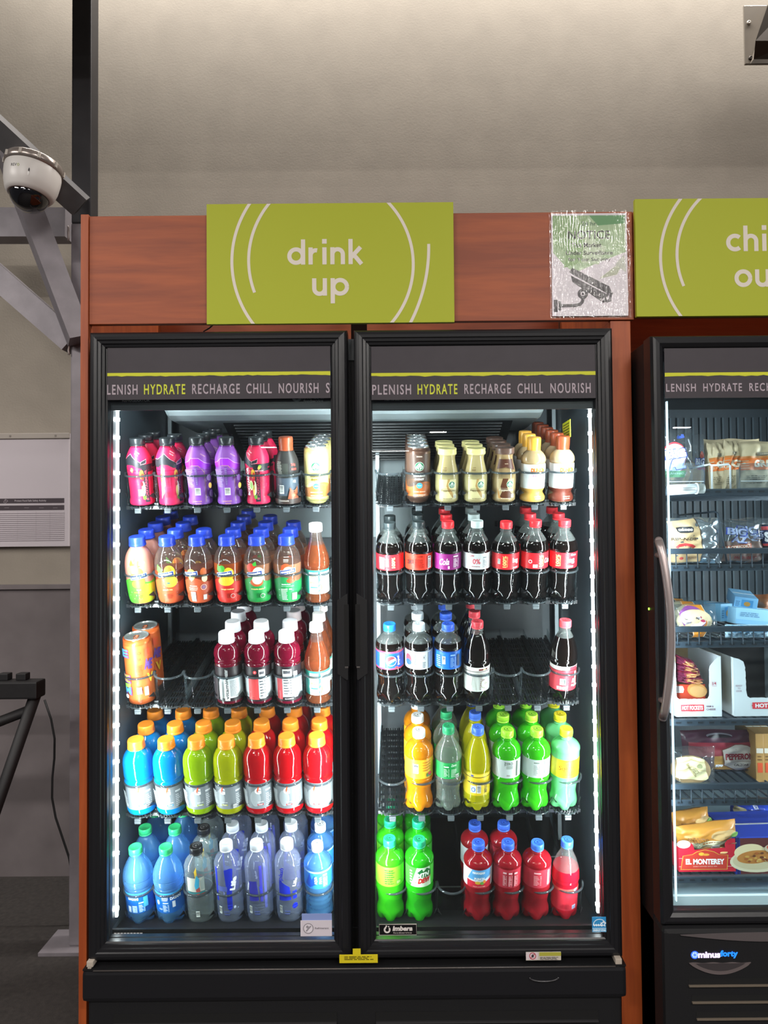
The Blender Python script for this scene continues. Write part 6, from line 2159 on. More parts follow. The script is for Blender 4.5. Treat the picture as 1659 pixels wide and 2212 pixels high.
child(mb.build('crest_trim'), FR)
mb = MB()
q0, q1 = at(1489, 2081, FY - .006), at(1622, 2081, FY - .006)
w_ = q1.x - q0.x
up = [(q0.x + w_ * i / 20, q0.z + .001 * math.sin(i)) for i in range(21)]
lo = [(q1.x - w_ * i / 20, q0.z - .026 * math.sin(math.pi * i / 20) ** .8) for i in range(1, 20)]
mb.prism(up + lo, FY - .007, FY, pbr('#6a6060', .35, .3))
lo2 = [(q1.x - w_ * (.1 + .8 * i / 20), q0.z - .017 * math.sin(math.pi * i / 20) ** .8) for i in range(0, 21)]
mb.prism(lo2, FY - .0078, FY - .0065, pbr('#3f3a3c', .3, .2))
child(mb.build('sign_scoop'), FR)
mb = MB()
a = Art()
q = at(1501, 2063, FY - .006)
s_ = .00109
a.ell(q.x, q.z, 8.5 * s_, 8.5 * s_, '#2a5ae0'); a.ell(q.x, q.z, 6.2 * s_, 6.2 * s_, '#9ab8f0')
for k in range(3):
    t = math.radians(60 * k + 30)
    a.line([(q.x - 5.5 * s_ * math.cos(t), q.z - 5.5 * s_ * math.sin(t)), (q.x + 5.5 * s_ * math.cos(t), q.z + 5.5 * s_ * math.sin(t))], 1.3 * s_, '#2a5ae0')
c1, c2 = at(1532, 2062.5, FY - .006), at(1575, 2061, FY - .006)
a.text('minus', c1.x, c1.z, 13.5 * s_, '#d8c4f4', w=48 * s_, bold=.05)
a.text('forty', c2.x, c2.z - .0005, 17 * s_, '#1f7af0', w=38 * s_, bold=.05)
a.flat(mb, lambda u, v, e: (u, FY - .0055 - e, v), matf=lambda h: glow(h, 1.0))
child(mb.build('lit_sign'), FR)

# shelves
SLATE = pbr('#2e3a44', .45, .2, name='coated_wire')
SHY = [1063, 1226, 1391, 1559, 1731, 1897]
SHZ = [at(1550, y, .02).z for y in SHY]
SHO = ['top', 'second', 'third', 'fourth', 'fifth', 'bottom']
IX0, IX1 = FX0 + .036, FX1 - .036
BARY = {1: 1190, 2: 1358, 4: 1696}
for i, z in enumerate(SHZ):
    sh = thing('wire_shelf', f'dark coated wire freezer shelf, {SHO[i]} of six', 'shelf', (IX0, .02, z), group='freezer shelves')
    mb = MB()
    mb.box(IX0, IX1, .012, .024, z - .008, z + .008, SLATE, .002)
    for k in range(24):
        x = IX0 + .01 + k * .0275
        mb.box(x, x + .012, .0105, .013, z - .0015, z + .0025, pbr('#141a20', .5))
    child(mb.build('front_rail'), sh)
    mb = MB()
    for k in range(27):
        x = IX0 + .004 + k * .025
        mb.box(x, x + .0035, .024, .42, z - .002, z + .002, SLATE)
    for y in (.12, .24, .36, .42):
        mb.box(IX0, IX1, y, y + .006, z - .007, z - .002, SLATE)
    child(mb.build('wire_deck'), sh)
    if i in BARY:
        zb = at(1550, BARY[i], .015).z
        mb = MB()
        mb.box(IX0, IX1, .005, .016, zb - .007, zb + .007, SLATE, .002)
        for k in range(27):
            x = IX0 + .018 + k * .027
            mb.tube([(x, .011, z), (x, .011, zb)], .0014, SLATE, 6)
        child(mb.build('basket_front'), sh)

FILM = clear('#f2f5f6', .07, '#d8e2e8', rough=.07, ior=1.5, name='clear_food_film')


def pouch(x0, x1, z0, z1, Y, depth, mat, art=None, n=14, wr=.0035, lean=0.0, seed=1, crimp=True, roll=0.0, name='pouch', parent=None, flatback=False):
    """a sealed bag: two bulging wrinkled sides with crimped ends; art in 0..1 coordinates on its front"""
    r = random.Random(seed)
    ph = [r.uniform(0, 6) for _ in range(6)]
    cx, cz, w, h = (x0 + x1) / 2, (z0 + z1) / 2, x1 - x0, z1 - z0
    co, si = math.cos(math.radians(roll)), math.sin(math.radians(roll))

    def P(u, v, s, e=0):
        a, b = 2 * u - 1, 2 * v - 1
        g = max(0, 1 - abs(a) ** 3) ** .6 * max(0, 1 - abs(b) ** 3.0) ** .6
        k = wr * (math.sin(9 * a + 4 * b + ph[0]) * math.sin(6 * b + ph[1]) + .7 * math.sin(15 * a * b + ph[2]) + .6 * math.sin(13 * b - 8 * a + ph[3])) * (.35 + .65 * g)
        pinch = 1 - .05 * (1 - abs(b) ** 2) if crimp else 1
        X = a * w / 2 * pinch
        Z = b * h / 2 + .012 * h * math.sin(5 * a + ph[4]) * (abs(b) ** 3)
        yy = -s * (g * depth / 2 + (k if s > 0 else 0)) - (e if s > 0 else 0)
        X, Z = X * co - Z * si, X * si + Z * co
        return (cx + X, Y + yy + lean * (Z + h / 2), cz + Z)
    mb = MB()
    for s in (1, -1):
        vs = [P(i / n, j / n, s) for j in range(n + 1) for i in range(n + 1)]
        fs = [(j * (n + 1) + i, j * (n + 1) + i + 1, (j + 1) * (n + 1) + i + 1, (j + 1) * (n + 1) + i) for j in range(n) for i in range(n)]
        if s < 0:
            fs = [f[::-1] for f in fs]
        mb.add(vs, fs, mat, True)
    if art:
        a = Art(); art(a)
        for i, (vs, fs, c) in enumerate(a.s):
            b = bmesh.new()
            bv = [b.verts.new((x, y, 0)) for x, y in vs]
            for f in fs:
                try: b.faces.new([bv[j] for j in f])
                except ValueError: pass
            bmesh.ops.triangulate(b, faces=[f for f in b.faces if len(f.verts) > 4])
            for k in range(1, n * 2):
                bmesh.ops.bisect_plane(b, geom=b.verts[:] + b.edges[:] + b.faces[:], plane_co=(k / n / 2, 0, 0), plane_no=(1, 0, 0))
                bmesh.ops.bisect_plane(b, geom=b.verts[:] + b.edges[:] + b.faces[:], plane_co=(0, k / n / 2, 0), plane_no=(0, 1, 0))
            b.verts.index_update()
            mb.add([P(min(max(v.co.x, 0), 1), min(max(v.co.y, 0), 1), 1, .0012 + .0003 * i) for v in b.verts], [tuple(v.index for v in f.verts) for f in b.faces], ink(c) if isinstance(c, str) else c, True)
            b.free()
    return mb


def px_rect(xa, ya, xb, yb, Y):
    p, q = at(xa, yb, Y), at(xb, ya, Y)
    return p.x, q.x, p.z, q.z


def bun(cx, cy, cz, rx, rz, mat, ry=None):
    bm = bmesh.new()
    bmesh.ops.create_uvsphere(bm, u_segments=20, v_segments=12, radius=1)
    for v in bm.verts:
        v.co = (cx + v.co.x * rx, cy + v.co.y * (ry or rx * .8), cz + v.co.z * rz)
    mb = MB().bm(bm, mat, True)
    bm.free()
    return mb


def pack(name, cat, label, mb, part='wrapper', loc=None, extra=(), group=None):
    if extra:
        t = thing(name, label, cat, loc or mb.v[0], group=group)
        child(mb.build(part), t)
        for pn, m2 in extra:
            child(m2.build(pn), t)
        return t
    return tag(mb.build(name), label, cat, group)


BUN = pbr('#d3a970', .6, noise=.15, nscale=60, name='bread')
BUNW = pbr('#e3cfa6', .6, noise=.12, nscale=60, name='pale_bread')
TAN = pbr('#bfae8c', .5, name='tan_paper')

# --- top shelf
Z = SHZ[0] + .009
x0, x1, z0, z1 = px_rect(1418, 925, 1500, 1056, .085)
def A(a):
    a.text('deli', .58, .86, .07, '#3a58b0', w=.20, bold=.05, rot=8)
    a.ell(.36, .50, .33, .26, '#c8404a', rot=15); a.ell(.36, .49, .31, .24, '#dfe4ea', rot=15)
    a.text('BIG', .42, .575, .17, '#2a48b0', w=.58, bold=.06, rot=4); a.text('BIG', .42, .575, .145, '#e8ecf4', w=.52, bold=.05, rot=4)
    a.text('AZ', .46, .41, .19, '#2a48b0', w=.50, bold=.06, rot=6); a.text('AZ', .46, .41, .165, '#e8ecf4', w=.44, bold=.05, rot=6)
    a.rect(0.02, .66, .20, .30, '#5aa84a'); a.text('JALAPENO', .36, .255, .04, '#cfe8c0', w=.5)
    a.text('CHICKEN', .40, .13, .05, '#7a6a50', w=.44)
bn = bun((x0 + x1) / 2, .10, z0 + .04, .042, .036, BUN)
pack('sandwich_bag', 'bag', 'clear sandwich bag with blue lettering in the first clear bin', pouch(x0, x1, Z, z1, .10, .075, FILM, A, seed=3), 'film', extra=[('sandwich', bn)])
x0, x1, z0, z1 = px_rect(1465, 938, 1524, 1056, .20)
def A(a):
    a.text('BIG', .74, .52, .13, '#2a48b0', w=.4, bold=.08); a.text('BIG', .74, .52, .11, '#c8d0dc', w=.36, bold=.04); a.rect(.6, .95, .38, .42, '#b04060'); a.ell(.80, .64, .08, .06, '#b85a4a')
pack('sandwich_bag', 'bag', 'clear sandwich bag standing behind the first blue-lettered bag', pouch(x0, x1, Z, z1, .21, .05, FILM, A, seed=5), 'film', extra=[('sandwich', bun((x0 + x1) / 2, .21, Z + .045, .036, .04, BUN, .02))])


def A_grill(txt):
    def A(a):
        a.rect(.02, .98, .40, .66, '#d9722e'); a.rect(.02, .98, .64, .68, '#b8763c')
        for k in range(4):
            a.rect(.02 + .0 * k, .16, .43 + .05 * k, .445 + .05 * k, '#bfae8c')
        a.text(txt, .60, .53, .15, '#e4d8c0', w=.72, bold=.05)
        a.poly([(.30, .76), (.62, .76), (.58, .70), (.34, .70)], '#8a8272'); a.text('CLASSIC', .46, .73, .03, '#d8ccb0', w=.2)
        a.small(.1, .5, .12, .3, 5, '#7a6c50')
    return A


for (xa, ya, xb, yb, Y, sd, tx, rl, lb) in ((1592, 953, 1700, 1056, .10, 11, 'GRILLED', 0, 'tan pouch with orange band reading grilled, behind the second clear bin'),
                                           (1562, 952, 1594, 1056, .11, 12, 'G', -3, 'narrow twisted tan and orange pouch beside the second clear bin'),
                                           (1530, 956, 1568, 1056, .13, 13, 'GR', 3, 'tan and orange pouch standing inside the white wire divider'),
                                           (1521, 948, 1640, 1050, .27, 14, 'GRILLED', 0, 'tan pouch standing in the row behind on the top freezer shelf')):
    x0, x1, z0, z1 = px_rect(xa, ya, xb, yb, Y)
    pack('food_pouch', 'pouch', lb, pouch(x0, x1, Z, z1, Y, .045, TAN, A_grill(tx), seed=sd, wr=.005, roll=rl))
BIN = clear('#eaf1f6', .10, '#c4d4e4', rough=.05, ior=1.5, name='clear_bin')
for (xa, xb, lb) in ((1441, 1521, 'clear plastic bin front holding the first sandwich bag'), (1597, 1690, 'clear plastic bin front holding the grilled pouches')):
    x0, x1, z0, z1 = px_rect(xa, 1000, xb, 1056, .035)
    mb = MB()
    pts = [(x0, Z), (x1, Z), (x1, z1 - .012)] + [(x1 - .012 + .012 * math.cos(math.radians(t)), z1 - .012 + .012 * math.sin(math.radians(t))) for t in (30, 60, 90)] + [(x0 + .012 - .012 * math.sin(math.radians(t)), z1 - .012 + .012 * math.cos(math.radians(t))) for t in (0, 30, 60, 90)]
    mb.prism(pts, .032, .0345, BIN)
    mb.box(x0, x1, .0345, .05, Z, Z + .002, BIN)
    mb.box(x0 + .003, x1 - .003, .0305, .032, Z + .018, Z + .0195, pbr('#dfe8ee', .3))
    for x in (x0, x1 - .002):
        mb.box(x, x + .002, .0345, .05, Z, z1 - .014, BIN)
    tag(mb.build('bin_front'), lb, 'bin')
WIRE = pbr('#e4eaee', .35, name='white_coated_wire')
mb = MB()
for xa, xb in ((1522, 1537), (1537, 1577)):
    x0, x1, z0, z1 = px_rect(xa, 1003, xb, 1056, .04)
    mb.tube([(x0, .20 if xa == 1522 else .04, z1 - .003), (x1 - .004, .04, z1), (x1, .04, z1 - .004), (x1, .04, Z)], .0026, WIRE, 8)
tag(mb.build('wire_divider'), 'white wire divider between the two clear bins', 'divider')
mb = MB()
x0, x1, z0, z1 = px_rect(1442, 1045, 1520, 1072, 0)
zc_ = (z0 + z1) / 2
mb.tube([(x0, -.004, zc_), (x0 + (x1 - x0) * .78, -.004, zc_ + .003)], .0125, pbr('#e6edf0', .4), 20)
mb.tube([(x0 + (x1 - x0) * .76, -.004, zc_ + .003), (x0 + (x1 - x0) * .79, -.004, zc_ + .003)], .0142, pbr('#f0f4f6', .4), 20)
mb.tube([(x0 + (x1 - x0) * .78, -.004, zc_ + .003), (x1 - .002, -.004, zc_ + .003)], .012, pbr('#9aa09c', .4), 20)
mb.box(x0 + .03, x0 + .062, -.018, -.0165, zc_ - .001, zc_, ink('#8a7a70')); mb.box(x0 + .03, x0 + .062, -.018, -.0165, zc_ + .004, zc_ + .0048, ink('#8a7a70'))
tag(mb.build('thermometer_tube'), 'white tube with grey end clipped to the top freezer shelf edge', 'tube')

# --- second shelf
Z = SHZ[1] + .009
x0, x1, z0, z1 = px_rect(1436, 1117, 1559, 1222, .06)
def A(a):
    a.poly([(.04, .03), (.58, .03), (.60, .3), (.585, .6), (.56, .84), (.50, .97), (.04, .92)], '#cdb184'); a.poly([(.50, .97), (.56, .84), (.585, .6), (.60, .3), (.61, .3), (.60, .6), (.575, .84), (.515, .98)], '#3a2a20')
    a.poly([(.16, .78), (.24, .80), (.40, .80), (.46, .77), (.44, .68), (.34, .66), (.22, .66), (.17, .70)], '#2c2c30'); a.text('CARANDO', .31, .73, .05, '#e4e4e0', w=.24, bold=.08)
    a.text('RIP-N-DIP', .31, .53, .06, '#3a2c22', w=.46, bold=.02); a.poly([(.14, .36), (.20, .42), (.31, .445), (.42, .42), (.49, .37), (.45, .32), (.42, .36), (.31, .39), (.2, .36), (.17, .32)], '#c03a3a')
    a.small(.14, .5, .24, .31, 3, '#6a5230'); a.ell(.24, .12, .03, .03, '#b8362e'); a.small(.3, .55, .1, .16, 2, '#9a6a4a')
pack('bread_bag', 'bag', 'tan and silver bread bag with red ribbon print, second freezer shelf', pouch(x0, x1, Z, z1, .07, .06, pbr('#a9b4ba', .18, .75, name='silver_film'), A, seed=21, wr=.0045))
x0, x1, z0, z1 = px_rect(1478, 1109, 1512, 1150, .20)
pack('bread_bag', 'bag', 'clear bag peeking out behind the tan and silver bag', pouch(x0 - .03, x1, Z, z1, .20, .05, FILM, None, seed=22), 'film', extra=[('bread', bun(x0, .2, Z + .04, .035, .04, BUNW, .02))])


def A_az(s):
    def A(a):
        a.rect(.03, .97, .04, .5, '#6f5a52'); a.text('BIG', .30, .72, .17, '#2a4ab8', w=.44, bold=.045, rot=-6); a.text('BIG', .30, .72, .15, '#9aa8c8', w=.40, bold=.04, rot=-6)
        a.text('AZ', .34, .54, .16, '#2a4ab8', w=.36, bold=.045, rot=-6); a.text('AZ', .34, .54, .14, '#b0bcd8', w=.32, bold=.04, rot=-6)
        a.poly([(.02, .38), (.62, .46), (.60, .34), (.02, .28)], '#a8563a'); a.text('BACON ADDICT', .31, .37, .07, '#e4d4c4', w=.54, bold=.05, rot=6); a.text('BACON ADDICT', .50, .12, .07, '#7a2a2a', w=.5, bold=.05)
        a.small(.62, .92, .55, .75, 5, '#5a6a90')
    return A


for xa, ya, xb, yb, Y, sd, lb in ((1553, 1122, 1645, 1218, .09, 23, 'clear bag with blue lettering and rust-coloured ribbon'), (1575, 1118, 1668, 1215, .19, 24, 'clear bag standing behind the rust-ribboned bag')):
    x0, x1, z0, z1 = px_rect(xa, ya, xb, yb, Y)
    pack('sandwich_bag', 'bag', lb, pouch(x0, x1, Z, z1, Y, .07, FILM, A_az(sd), seed=sd), 'film', extra=[('sandwich', bun((x0 + x1) / 2, Y, Z + .035, .04, .032, pbr('#8a6a58', .6), .025))])
x0, x1, z0, z1 = px_rect(1641, 1133, 1720, 1218, .08)
def A(a):
    a.rect(.02, .98, .5, .97, '#1d2a50'); a.rect(.02, .98, .86, .95, '#b8383c'); a.text('SUPREME', .5, .68, .26, '#e4e4ea', w=.9, bold=.06); a.rect(.02, .98, .44, .5, '#c03a3a'); a.text('BEEF', .5, .2, .1, '#a8a8a8', w=.4)
pack('burger_bag', 'bag', 'dark bag with white lettering at the glass edge, second freezer shelf', pouch(x0, x1, Z, z1, .08, .05, pbr('#17151a', .3), A, seed=25))
mb = MB()
x0, x1, z0, z1 = px_rect(1548, 1105, 1568, 1222, .045)
mb.tube([(x0, .30, Z), (x0 + .001, .28, z1 - .004), (x0 + .004, .06, z1), (x0 + .008, .05, z1 - .004), (x1, .045, Z)], .0028, SLATE, 8)
tag(mb.build('wire_divider'), 'grey wire divider beside the tan and silver bread bag', 'divider')

# --- third shelf
Z = SHZ[2] + .009
for k, (xa, ya, xb, yb, Y, sd) in enumerate(((1450, 1306, 1556, 1388, .07, 31), (1446, 1298, 1530, 1385, .14, 32), (1440, 1292, 1500, 1380, .21, 33))):
    x0, x1, z0, z1 = px_rect(xa, ya, xb, yb, Y)
    def A(a):
        a.poly([(.38, .02), (.62, .02), (.70, .6), (.66, .97), (.34, .97)], '#dd8f2c'); a.line([(.38, .02), (.40, .5), (.36, .97)], .012, '#eee4d4'); a.line([(.62, .02), (.70, .6), (.66, .97)], .012, '#eee4d4')
        if k == 0:
            a.ell(.40, .62, .26, .34, '#8a4a90'); a.ell(.40, .60, .255, .25, '#e4e0e4'); a.rect(.15, .65, .30, .36, '#8a4a90')
            a.text('SPICY BREADED', .36, .72, .05, '#5a3a50', w=.28); a.text('CHICKEN', .36, .61, .09, '#3a3040', w=.28, bold=.03); a.text('SANDWICH', .36, .49, .05, '#5a3a50', w=.26)
            a.ell(.58, .64, .05, .05, '#b0385a'); a.rect(.53, .63, .59, .61, '#e8e0d0'); a.ell(.58, .54, .05, .04, '#b0385a')
    lb = ['clear chicken sandwich pack with white and purple label', 'orange-banded sandwich pack directly behind the labelled chicken pack', 'hindmost orange-banded sandwich pack on the third freezer shelf'][k]
    b_ = bun((x0 + x1) / 2 - .004, Y, Z + (z1 - z0) * .44, .046 if k == 0 else .036, .030, BUNW, .02)
    pack('sandwich_pack', 'pack', lb, pouch(x0, x1, Z, z1, Y, .06, FILM, A, seed=sd, lean=.35), 'film', extra=[('sandwich', b_)])


def carton(xa, ya, xb, yb, Y, d, col, rot, art, label, name='food_box', cat='box', seed=1):
    x0, x1, z0, z1 = px_rect(xa, ya, xb, yb, Y)
    w, h = x1 - x0, z1 - z0
    mb = MB()
    mb.box(-w / 2, w / 2, 0, d, 0, h, pbr(col, .45), .0015)
    a = Art(); art(a)
    a.flat(mb, lambda u, v, e: (-w / 2 + w * u, -.0004 - e, h * v))
    mb.box(-w / 2 + .002, w / 2 - .002, d * .46, d * .5, h, h + .0006, pbr('#d8dcd8', .5))
    o = mb.build(name)
    o.location = ((x0 + x1) / 2, Y, z0)
    o.rotation_euler = tuple(math.radians(t) for t in rot)
    tag(o, label, cat)
    return o


def A1(a):
    a.rect(.3, .8, .2, .8, '#4a90c4'); a.ell(.55, .45, .14, .2, '#b8863c'); a.small(.05, .25, .2, .7, 4, '#3a6a90')
def A2(a):
    a.rect(.02, .98, .02, .3, '#7fb4d8'); a.small(.1, .6, .5, .8, 3, '#5a86a8')
carton(1553, 1304, 1588, 1342, .13, .10, '#6fa8cc', (0, 0, 24), A1, 'small blue carton beside the chicken sandwich packs')
carton(1584, 1316, 1690, 1352, .10, .10, '#8fc0dc', (0, 6, 6), A2, 'long pale blue carton lying under the tilted one')
carton(1586, 1290, 1632, 1316, .13, .10, '#7fb8e0', (8, 8, -14), A1, 'tilted pale blue carton on top of the long one')
for k, (xa, xb, sd) in enumerate(((1573, 1600, 41), (1600, 1626, 42), (1626, 1662, 43))):
    x0, x1, z0, z1 = px_rect(xa - 3, 1350, xb + 3, 1386, .05)
    def A(a):
        a.rect(.1, .9, .5, .95, '#5aa8dc'); a.small(.15, .8, .1, .4, 3, '#7a9ab0')
    pack('snack_pack', 'pack', f"pale blue snack pack behind the basket front, {['first', 'second', 'third'][k]} from the chicken packs", pouch(x0, x1, Z, z1, .06, .03, pbr('#b4d4e6', .3), A, seed=sd, wr=.004))
x0, x1, z0, z1 = px_rect(1642, 1286, 1720, 1330, .16)
pack('snack_bag', 'bag', 'orange-brown bag at the glass edge above the pale blue cartons', pouch(x0, x1, z0 - .02, z1, .2, .05, pbr('#8a5230', .35), None, seed=44, wr=.006))

# --- fourth shelf: torn-open white display boxes
Z = SHZ[3] + .009
CARD = pbr('#d4dee2', .55, name='white_card')
KRAFT = pbr('#a98c62', .7, name='kraft_inside')


def display_box(xa, xb, ya, Y, d, cut, art, name, label, wall=CARD, zb=None, inner=KRAFT, side_h=1.0):
    """open card box: front panel with a torn opening, sides, back"""
    x0, x1, z0, z1 = px_rect(xa, ya, xb, 1000, Y)
    z0 = Z
    z1 = at((xa + xb) / 2, ya, Y).z
    w, h = x1 - x0, z1 - z0
    mb = MB()
    pts = [(x0 + w * u, z0 + h * v) for u, v in cut]
    mb.prism(pts, Y, Y + .0018, wall)
    a = Art(); art(a)
    a.flat(mb, lambda u, v, e: (x0 + w * u, Y - .0003 - e, z0 + h * v))
    f = ('front_panel', mb)
    m2 = MB()
    hs = h * side_h
    for x in (x0, x1 - .0018):
        m2.box(x, x + .0009, Y + .0018, Y + d, z0, z0 + hs, wall)
        m2.box(x + .0009, x + .0018, Y + .0018, Y + d, z0, z0 + hs, inner)
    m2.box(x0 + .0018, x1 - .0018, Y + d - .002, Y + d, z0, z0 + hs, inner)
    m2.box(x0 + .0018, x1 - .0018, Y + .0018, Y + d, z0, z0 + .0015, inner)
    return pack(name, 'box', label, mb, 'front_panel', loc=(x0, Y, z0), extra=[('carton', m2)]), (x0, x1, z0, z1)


def jag(p, q, n, amp, sd):
    r = random.Random(sd)
    return [(p[0] + (q[0] - p[0]) * i / n + r.uniform(-amp, amp), p[1] + (q[1] - p[1]) * i / n + r.uniform(-amp, amp)) for i in range(n + 1)]


def A(a):
    a.ell(.36, .145, .255, .058, '#d8404a'); a.rect(.11, .61, .09, .20, '#d8404a'); a.text('HOT POCKETS', .36, .147, .07, '#eef0f0', w=.45, bold=.045)
    a.text('HAM &', .74, .17, .032, '#8a6a78', w=.16, bold=.03); a.text('CHEESE', .76, .12, .032, '#8a6a78', w=.2, bold=.03); a.text('1/4', .84, .55, .06, '#b8505c', w=.09)
    a.rect(.79, .90, .505, .51, '#b8505c')
cut = [(0, 0), (1, 0), (1, 1), (.93, .985), (.90, .96)] + jag((.86, .93), (.76, .84), 4, .004, 1) + jag((.745, .80), (.735, .34), 16, .005, 2) + jag((.70, .295), (.08, .29), 18, .005, 3) + [(.03, .32)] + jag((.02, .36), (.01, .9), 10, .004, 4) + [(0, .9)]
hb, (x0, x1, z0, z1) = display_box(1450, 1557, 1418, .035, .20, cut, A, 'display_box', 'torn-open white display box holding red wrapped snacks')
mb = MB()
w, h = x1 - x0, z1 - z0
mb.box(x0 + w * .03, x1 - w * .26, .060, .0615, z0 + .01, z0 + h * .50, pbr('#c4442c', .45))
a = Art()
def uv(u, v): return (x0 + w * u, z0 + h * v)
a.ell(*uv(.56, .40), w * .22, h * .12, '#dfa35c', rot=-12); a.ell(*uv(.58, .38), w * .19, h * .09, '#e8b878', rot=-12)
pts_ = [uv(*q) for q in ((.03, .48), (.24, .47), (.27, .42), (.25, .36), (.03, .36))]
a.poly(pts_, '#e4e4e6'); a.text('KETS', *uv(.14, .42), h * .07, '#8a8a94', w=w * .2, bold=.08); a.text('KETS', *uv(.14, .42), h * .06, '#f2f2f4', w=w * .18, bold=.03)
a.flat(mb, lambda u, v, e: (u, .0595 - e, v))
tag(mb.build('snack_carton'), 'red carton with golden pastry picture inside the torn white box', 'carton')
RED = pbr('#8c2a44', .22, spec=.6, name='red_wrapper')
for k in range(4):
    zz = z0 + h * (.52 + .095 * k)
    def A(a):
        a.rect(.3, .8, .3, .7, '#c08a5a'); a.rect(.05, .25, .2, .8, '#5a1a34')
    m_ = pouch(x0 + w * .03, x0 + w * (.72 - .06 * k), zz, zz + h * .15, .085, .11, RED, A, seed=50 + k, wr=.006, roll=[-6, 4, -9, -20][k])
    pack('wrapped_snack', 'snack', f"red wrapped snack in the torn white box, {['lowest', 'second from the bottom', 'third from the bottom', 'topmost'][k]} of four", m_)


def A(a):
    a.ell(.56, .18, .32, .06, '#d8404a'); a.rect(.25, .87, .125, .235, '#d8404a'); a.text('HOT POCKETS', .56, .18, .07, '#eef0f0', w=.54, bold=.045)
    a.text('READY', .07, .52, .03, '#a88a98', w=.09); a.text('TO', .07, .475, .03, '#a88a98', w=.04); a.text('COOK', .07, .43, .03, '#a88a98', w=.08)
cut = [(0, 0), (1, 0), (1, .9)] + jag((.98, .31), (.22, .31), 20, .005, 5) + [(.185, .34)] + jag((.175, .38), (.16, .86), 14, .005, 6) + [(.14, .93), (.08, .975), (0, 1)]
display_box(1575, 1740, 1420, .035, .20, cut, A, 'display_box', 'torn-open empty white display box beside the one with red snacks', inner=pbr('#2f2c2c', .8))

# --- fifth shelf
Z = SHZ[4] + .009
x0, x1, z0, z1 = px_rect(1450, 1622, 1560, 1722, .05)
def A(a):
    a.poly([(.10, .35), (.14, .80), (.30, .86), (.66, .80), (.74, .35), (.70, .3)], '#d8d0a4'); a.line([(.12, .5), (.4, .62), (.72, .5)], .012, '#b4a468')
    a.line([(.14, .7), (.4, .78), (.7, .7)], .012, '#b4a468'); a.text('BARBECUE', .48, .52, .10, '#6a6440', w=.12, rot=-60, bold=.02); a.text('Smokehouse', .40, .55, .06, '#8a7a4a', w=.34, rot=-60)
    a.ell(.56, .64, .06, .05, '#9a9a70')
pack('roll_bag', 'bag', 'tan roll in a clear bag at the front of the fifth freezer shelf', pouch(x0, x1, Z, z1, .09, .08, FILM, A, seed=61), 'film', extra=[('bread', bun((x0 + x1) / 2, .09, Z + (z1 - z0) * .40, .052, .036, BUN, .03))])
x0, x1, z0, z1 = px_rect(1470, 1575, 1645, 1668, .22)
def A(a):
    a.rect(.06, .95, .40, .74, '#8c2a38'); a.rect(.36, .95, .06, .42, '#b58a48'); a.rect(.04, .96, .74, .97, '#4a2438')
    a.ell(.44, .90, .16, .05, '#8a8890'); a.ell(.44, .88, .15, .04, '#241a24')
    o_ = [(.46, .56), (.62, .70), (.70, .71), (.78, .68), (.90, .55), (.92, .20), (.72, .03), (.66, .03), (.48, .18)]
    a.poly(o_, '#6a3a2c'); a.poly([(.69 + (x - .69) * .96, .37 + (y - .37) * .96) for x, y in o_], '#b4aca4')
    a.text('PEPPERONI', .69, .40, .15, '#8c2430', w=.38, bold=.05); a.rect(.50, .88, .27, .278, '#8a7a70'); a.text('CALZONE', .70, .20, .055, '#3a3036', w=.18, bold=.03)
    a.text('570', .42, .18, .07, '#e4e8ee', w=.1, bold=.08)
pack('calzone_pack', 'pack', 'maroon calzone pack with grey hexagon label reading pepperoni', pouch(x0, x1, Z, z1, .22, .05, pbr('#55303e', .2, spec=.6), A, seed=62, wr=.003))
for k in range(3):
    xa = 1634 + 17 * k
    carton(xa, 1585, xa + 15, 1690, .16, .15, '#a8824a', (0, 0, -6), lambda a: (a.rect(.1, .9, .6, .7, '#d8d0c0'), a.rect(.2, .8, .2, .4, '#c8502c'), a.small(.2, .8, .45, .58, 2, '#6a4a24')), f"slim tan carton on edge, {['first', 'second', 'third'][k]} beyond the calzone pack")

# --- bottom shelf
Z = SHZ[5] + .009
def A(a):
    a.rect(0, 1, .15, .17, '#e4a0a0'); a.rect(0, 1, .40, .42, '#d88a90'); a.ell(.09, .84, .12, .12, '#e8ecee')
    o_ = [(.04, .08), (.84, .08), (.86, .50), (.70, .52), (.62, .60), (.46, .66), (.32, .60), (.24, .52), (.08, .48)]
    a.poly([(.45 + (x - .45) * 1.03, .33 + (y - .33) * 1.06) for x, y in o_], '#d8a040'); a.poly(o_, '#c03a2c')
    a.ell(.40, .54, .05, .05, '#e4b23c'); a.ell(.48, .52, .06, .035, '#d89a3a')
    a.text('EL MONTEREY', .46, .31, .17, '#f0eeec', w=.68, bold=.045); a.text('FAMILY OWNED SINCE 1964', .46, .165, .03, '#e4b0a0', w=.42)
cut = [(0, 0), (1, 0), (1, 1), (.94, 1), (.86, .94), (.82, .84), (.82, .72), (.28, .66), (.26, .80), (.22, .88), (.12, .92), (0, .94)]
RDC = pbr('#c41f34', .45, name='red_card')
eb, (x0, x1, z0, z1) = display_box(1450, 1588, 1812, .035, .16, cut, A, 'display_box', 'red display box with mountain-shaped logo on the bottom freezer shelf', wall=RDC, inner=pbr('#8a1a28', .6), side_h=.72)
w, h = x1 - x0, z1 - z0
BUR = pbr('#d6953e', .3, spec=.5, name='burrito_wrapper')


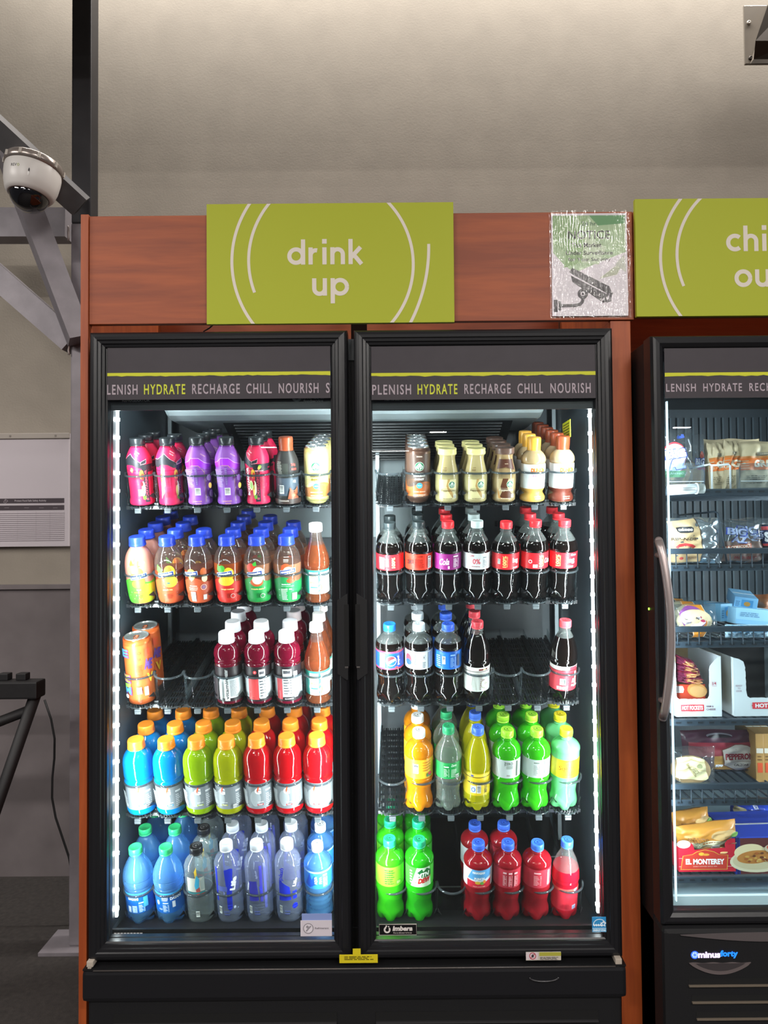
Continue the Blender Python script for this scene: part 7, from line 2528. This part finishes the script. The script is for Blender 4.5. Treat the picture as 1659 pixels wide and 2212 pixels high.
def A_b(a):
    a.rect(.02, .98, .02, .40, '#dcdcb8'); a.small(.1, .45, .08, .34, 5, '#6a6a50'); a.barcode(.55, .2, .12, .2); a.small(.68, .92, .08, .34, 6, '#7a7a5c')
    a.text('BURRITO', .26, .64, .16, '#7a4a1c', w=.3, bold=.02, rot=4); a.ell(.68, .72, .22, .16, '#d0ab72'); a.ell(.86, .66, .08, .10, '#7aa84a'); a.small(.3, .6, .5, .58, 1, '#7a4a1c')
for k, (xa, ya, xb, yb, Y, rl, lb) in enumerate(((1458, 1776, 1592, 1828, .075, 7, 'uppermost orange burrito pack lying on the red display box'), (1450, 1748, 1532, 1790, .13, 9, 'burrito pack with foil end, at the back of the pile'),
                                                (1470, 1812, 1580, 1842, .085, 3, 'orange burrito pack just inside the red display box'), (1480, 1832, 1572, 1858, .09, 0, 'lower orange burrito pack inside the red display box'))):
    a0, a1, b0, b1 = px_rect(xa, ya, xb, yb, Y)
    pack('burrito_pack', 'pack', lb, pouch(a0, a1, b0, b1, Y, .055, BUR, A_b, seed=70 + k, wr=.0035, roll=rl))


def A(a):
    a.rect(.0, .04, 0, 1, '#141c58'); a.poly([(.05, .02), (.62, .02), (.64, .96), (.05, .98)], '#5a2a28'); a.ell(.34, .40, .44, .32, '#d8d0b0', rot=8); a.ell(.32, .42, .38, .27, '#c8bc98', rot=8)
    a.ell(.18, .62, .22, .20, '#dfcfa4', rot=30); a.ell(.26, .48, .26, .17, '#b87a3a', rot=10)
    r = random.Random(9)
    for i in range(26):
        a.ell(.10 + .36 * r.random(), .37 + .22 * r.random(), .022 + .015 * r.random(), .03, ['#c89a4a', '#8a4a28', '#d8b46a', '#a8602c', '#6a3a20'][i % 5], 7)
    a.ell(.52, .70, .13, .12, '#c8b89c'); a.ell(.52, .73, .10, .08, '#c8503c'); a.ell(.50, .76, .03, .03, '#e08a6a'); a.ell(.56, .74, .03, .03, '#7a9a4a')
carton(1590, 1806, 1745, 1890, .04, .16, '#2a44b0', (0, 0, 3), A, 'blue carton with burrito plate picture beside the red display box')


def A(a):
    a.rect(.3, .98, .55, .8, '#1c2a60'); a.text('SIGNATURE', .62, .66, .16, '#d8c890', w=.6, bold=.04); a.text('El', .5, .88, .1, '#e4e4ea', w=.1); a.small(.35, .9, .35, .48, 2, '#c8d0ec'); a.poly([(.02, .2), (.24, .3), (.26, .8), (.02, .9)], '#a89a78')
for k, (xa, ya, xb, yb, Y, rl) in enumerate(((1575, 1732, 1672, 1782, .24, -6), (1595, 1762, 1700, 1812, .17, -3), (1540, 1768, 1612, 1812, .20, -12))):
    a0, a1, b0, b1 = px_rect(xa, ya, xb, yb, Y)
    pack('burrito_bag', 'bag', ['blue bag with cream lettering at the top of the pile', 'plain blue bag resting above the blue carton', 'clear-ended blue bag between the burrito packs and blue carton'][k], pouch(a0, a1, b0, b1, Y, .06, pbr('#2440a8' if k < 2 else '#6a6a78', .25, spec=.6), A if k == 0 else (lambda a: a.small(.3, .8, .4, .7, 3, '#a8b4e0')), seed=80 + k, wr=.005, roll=rl))
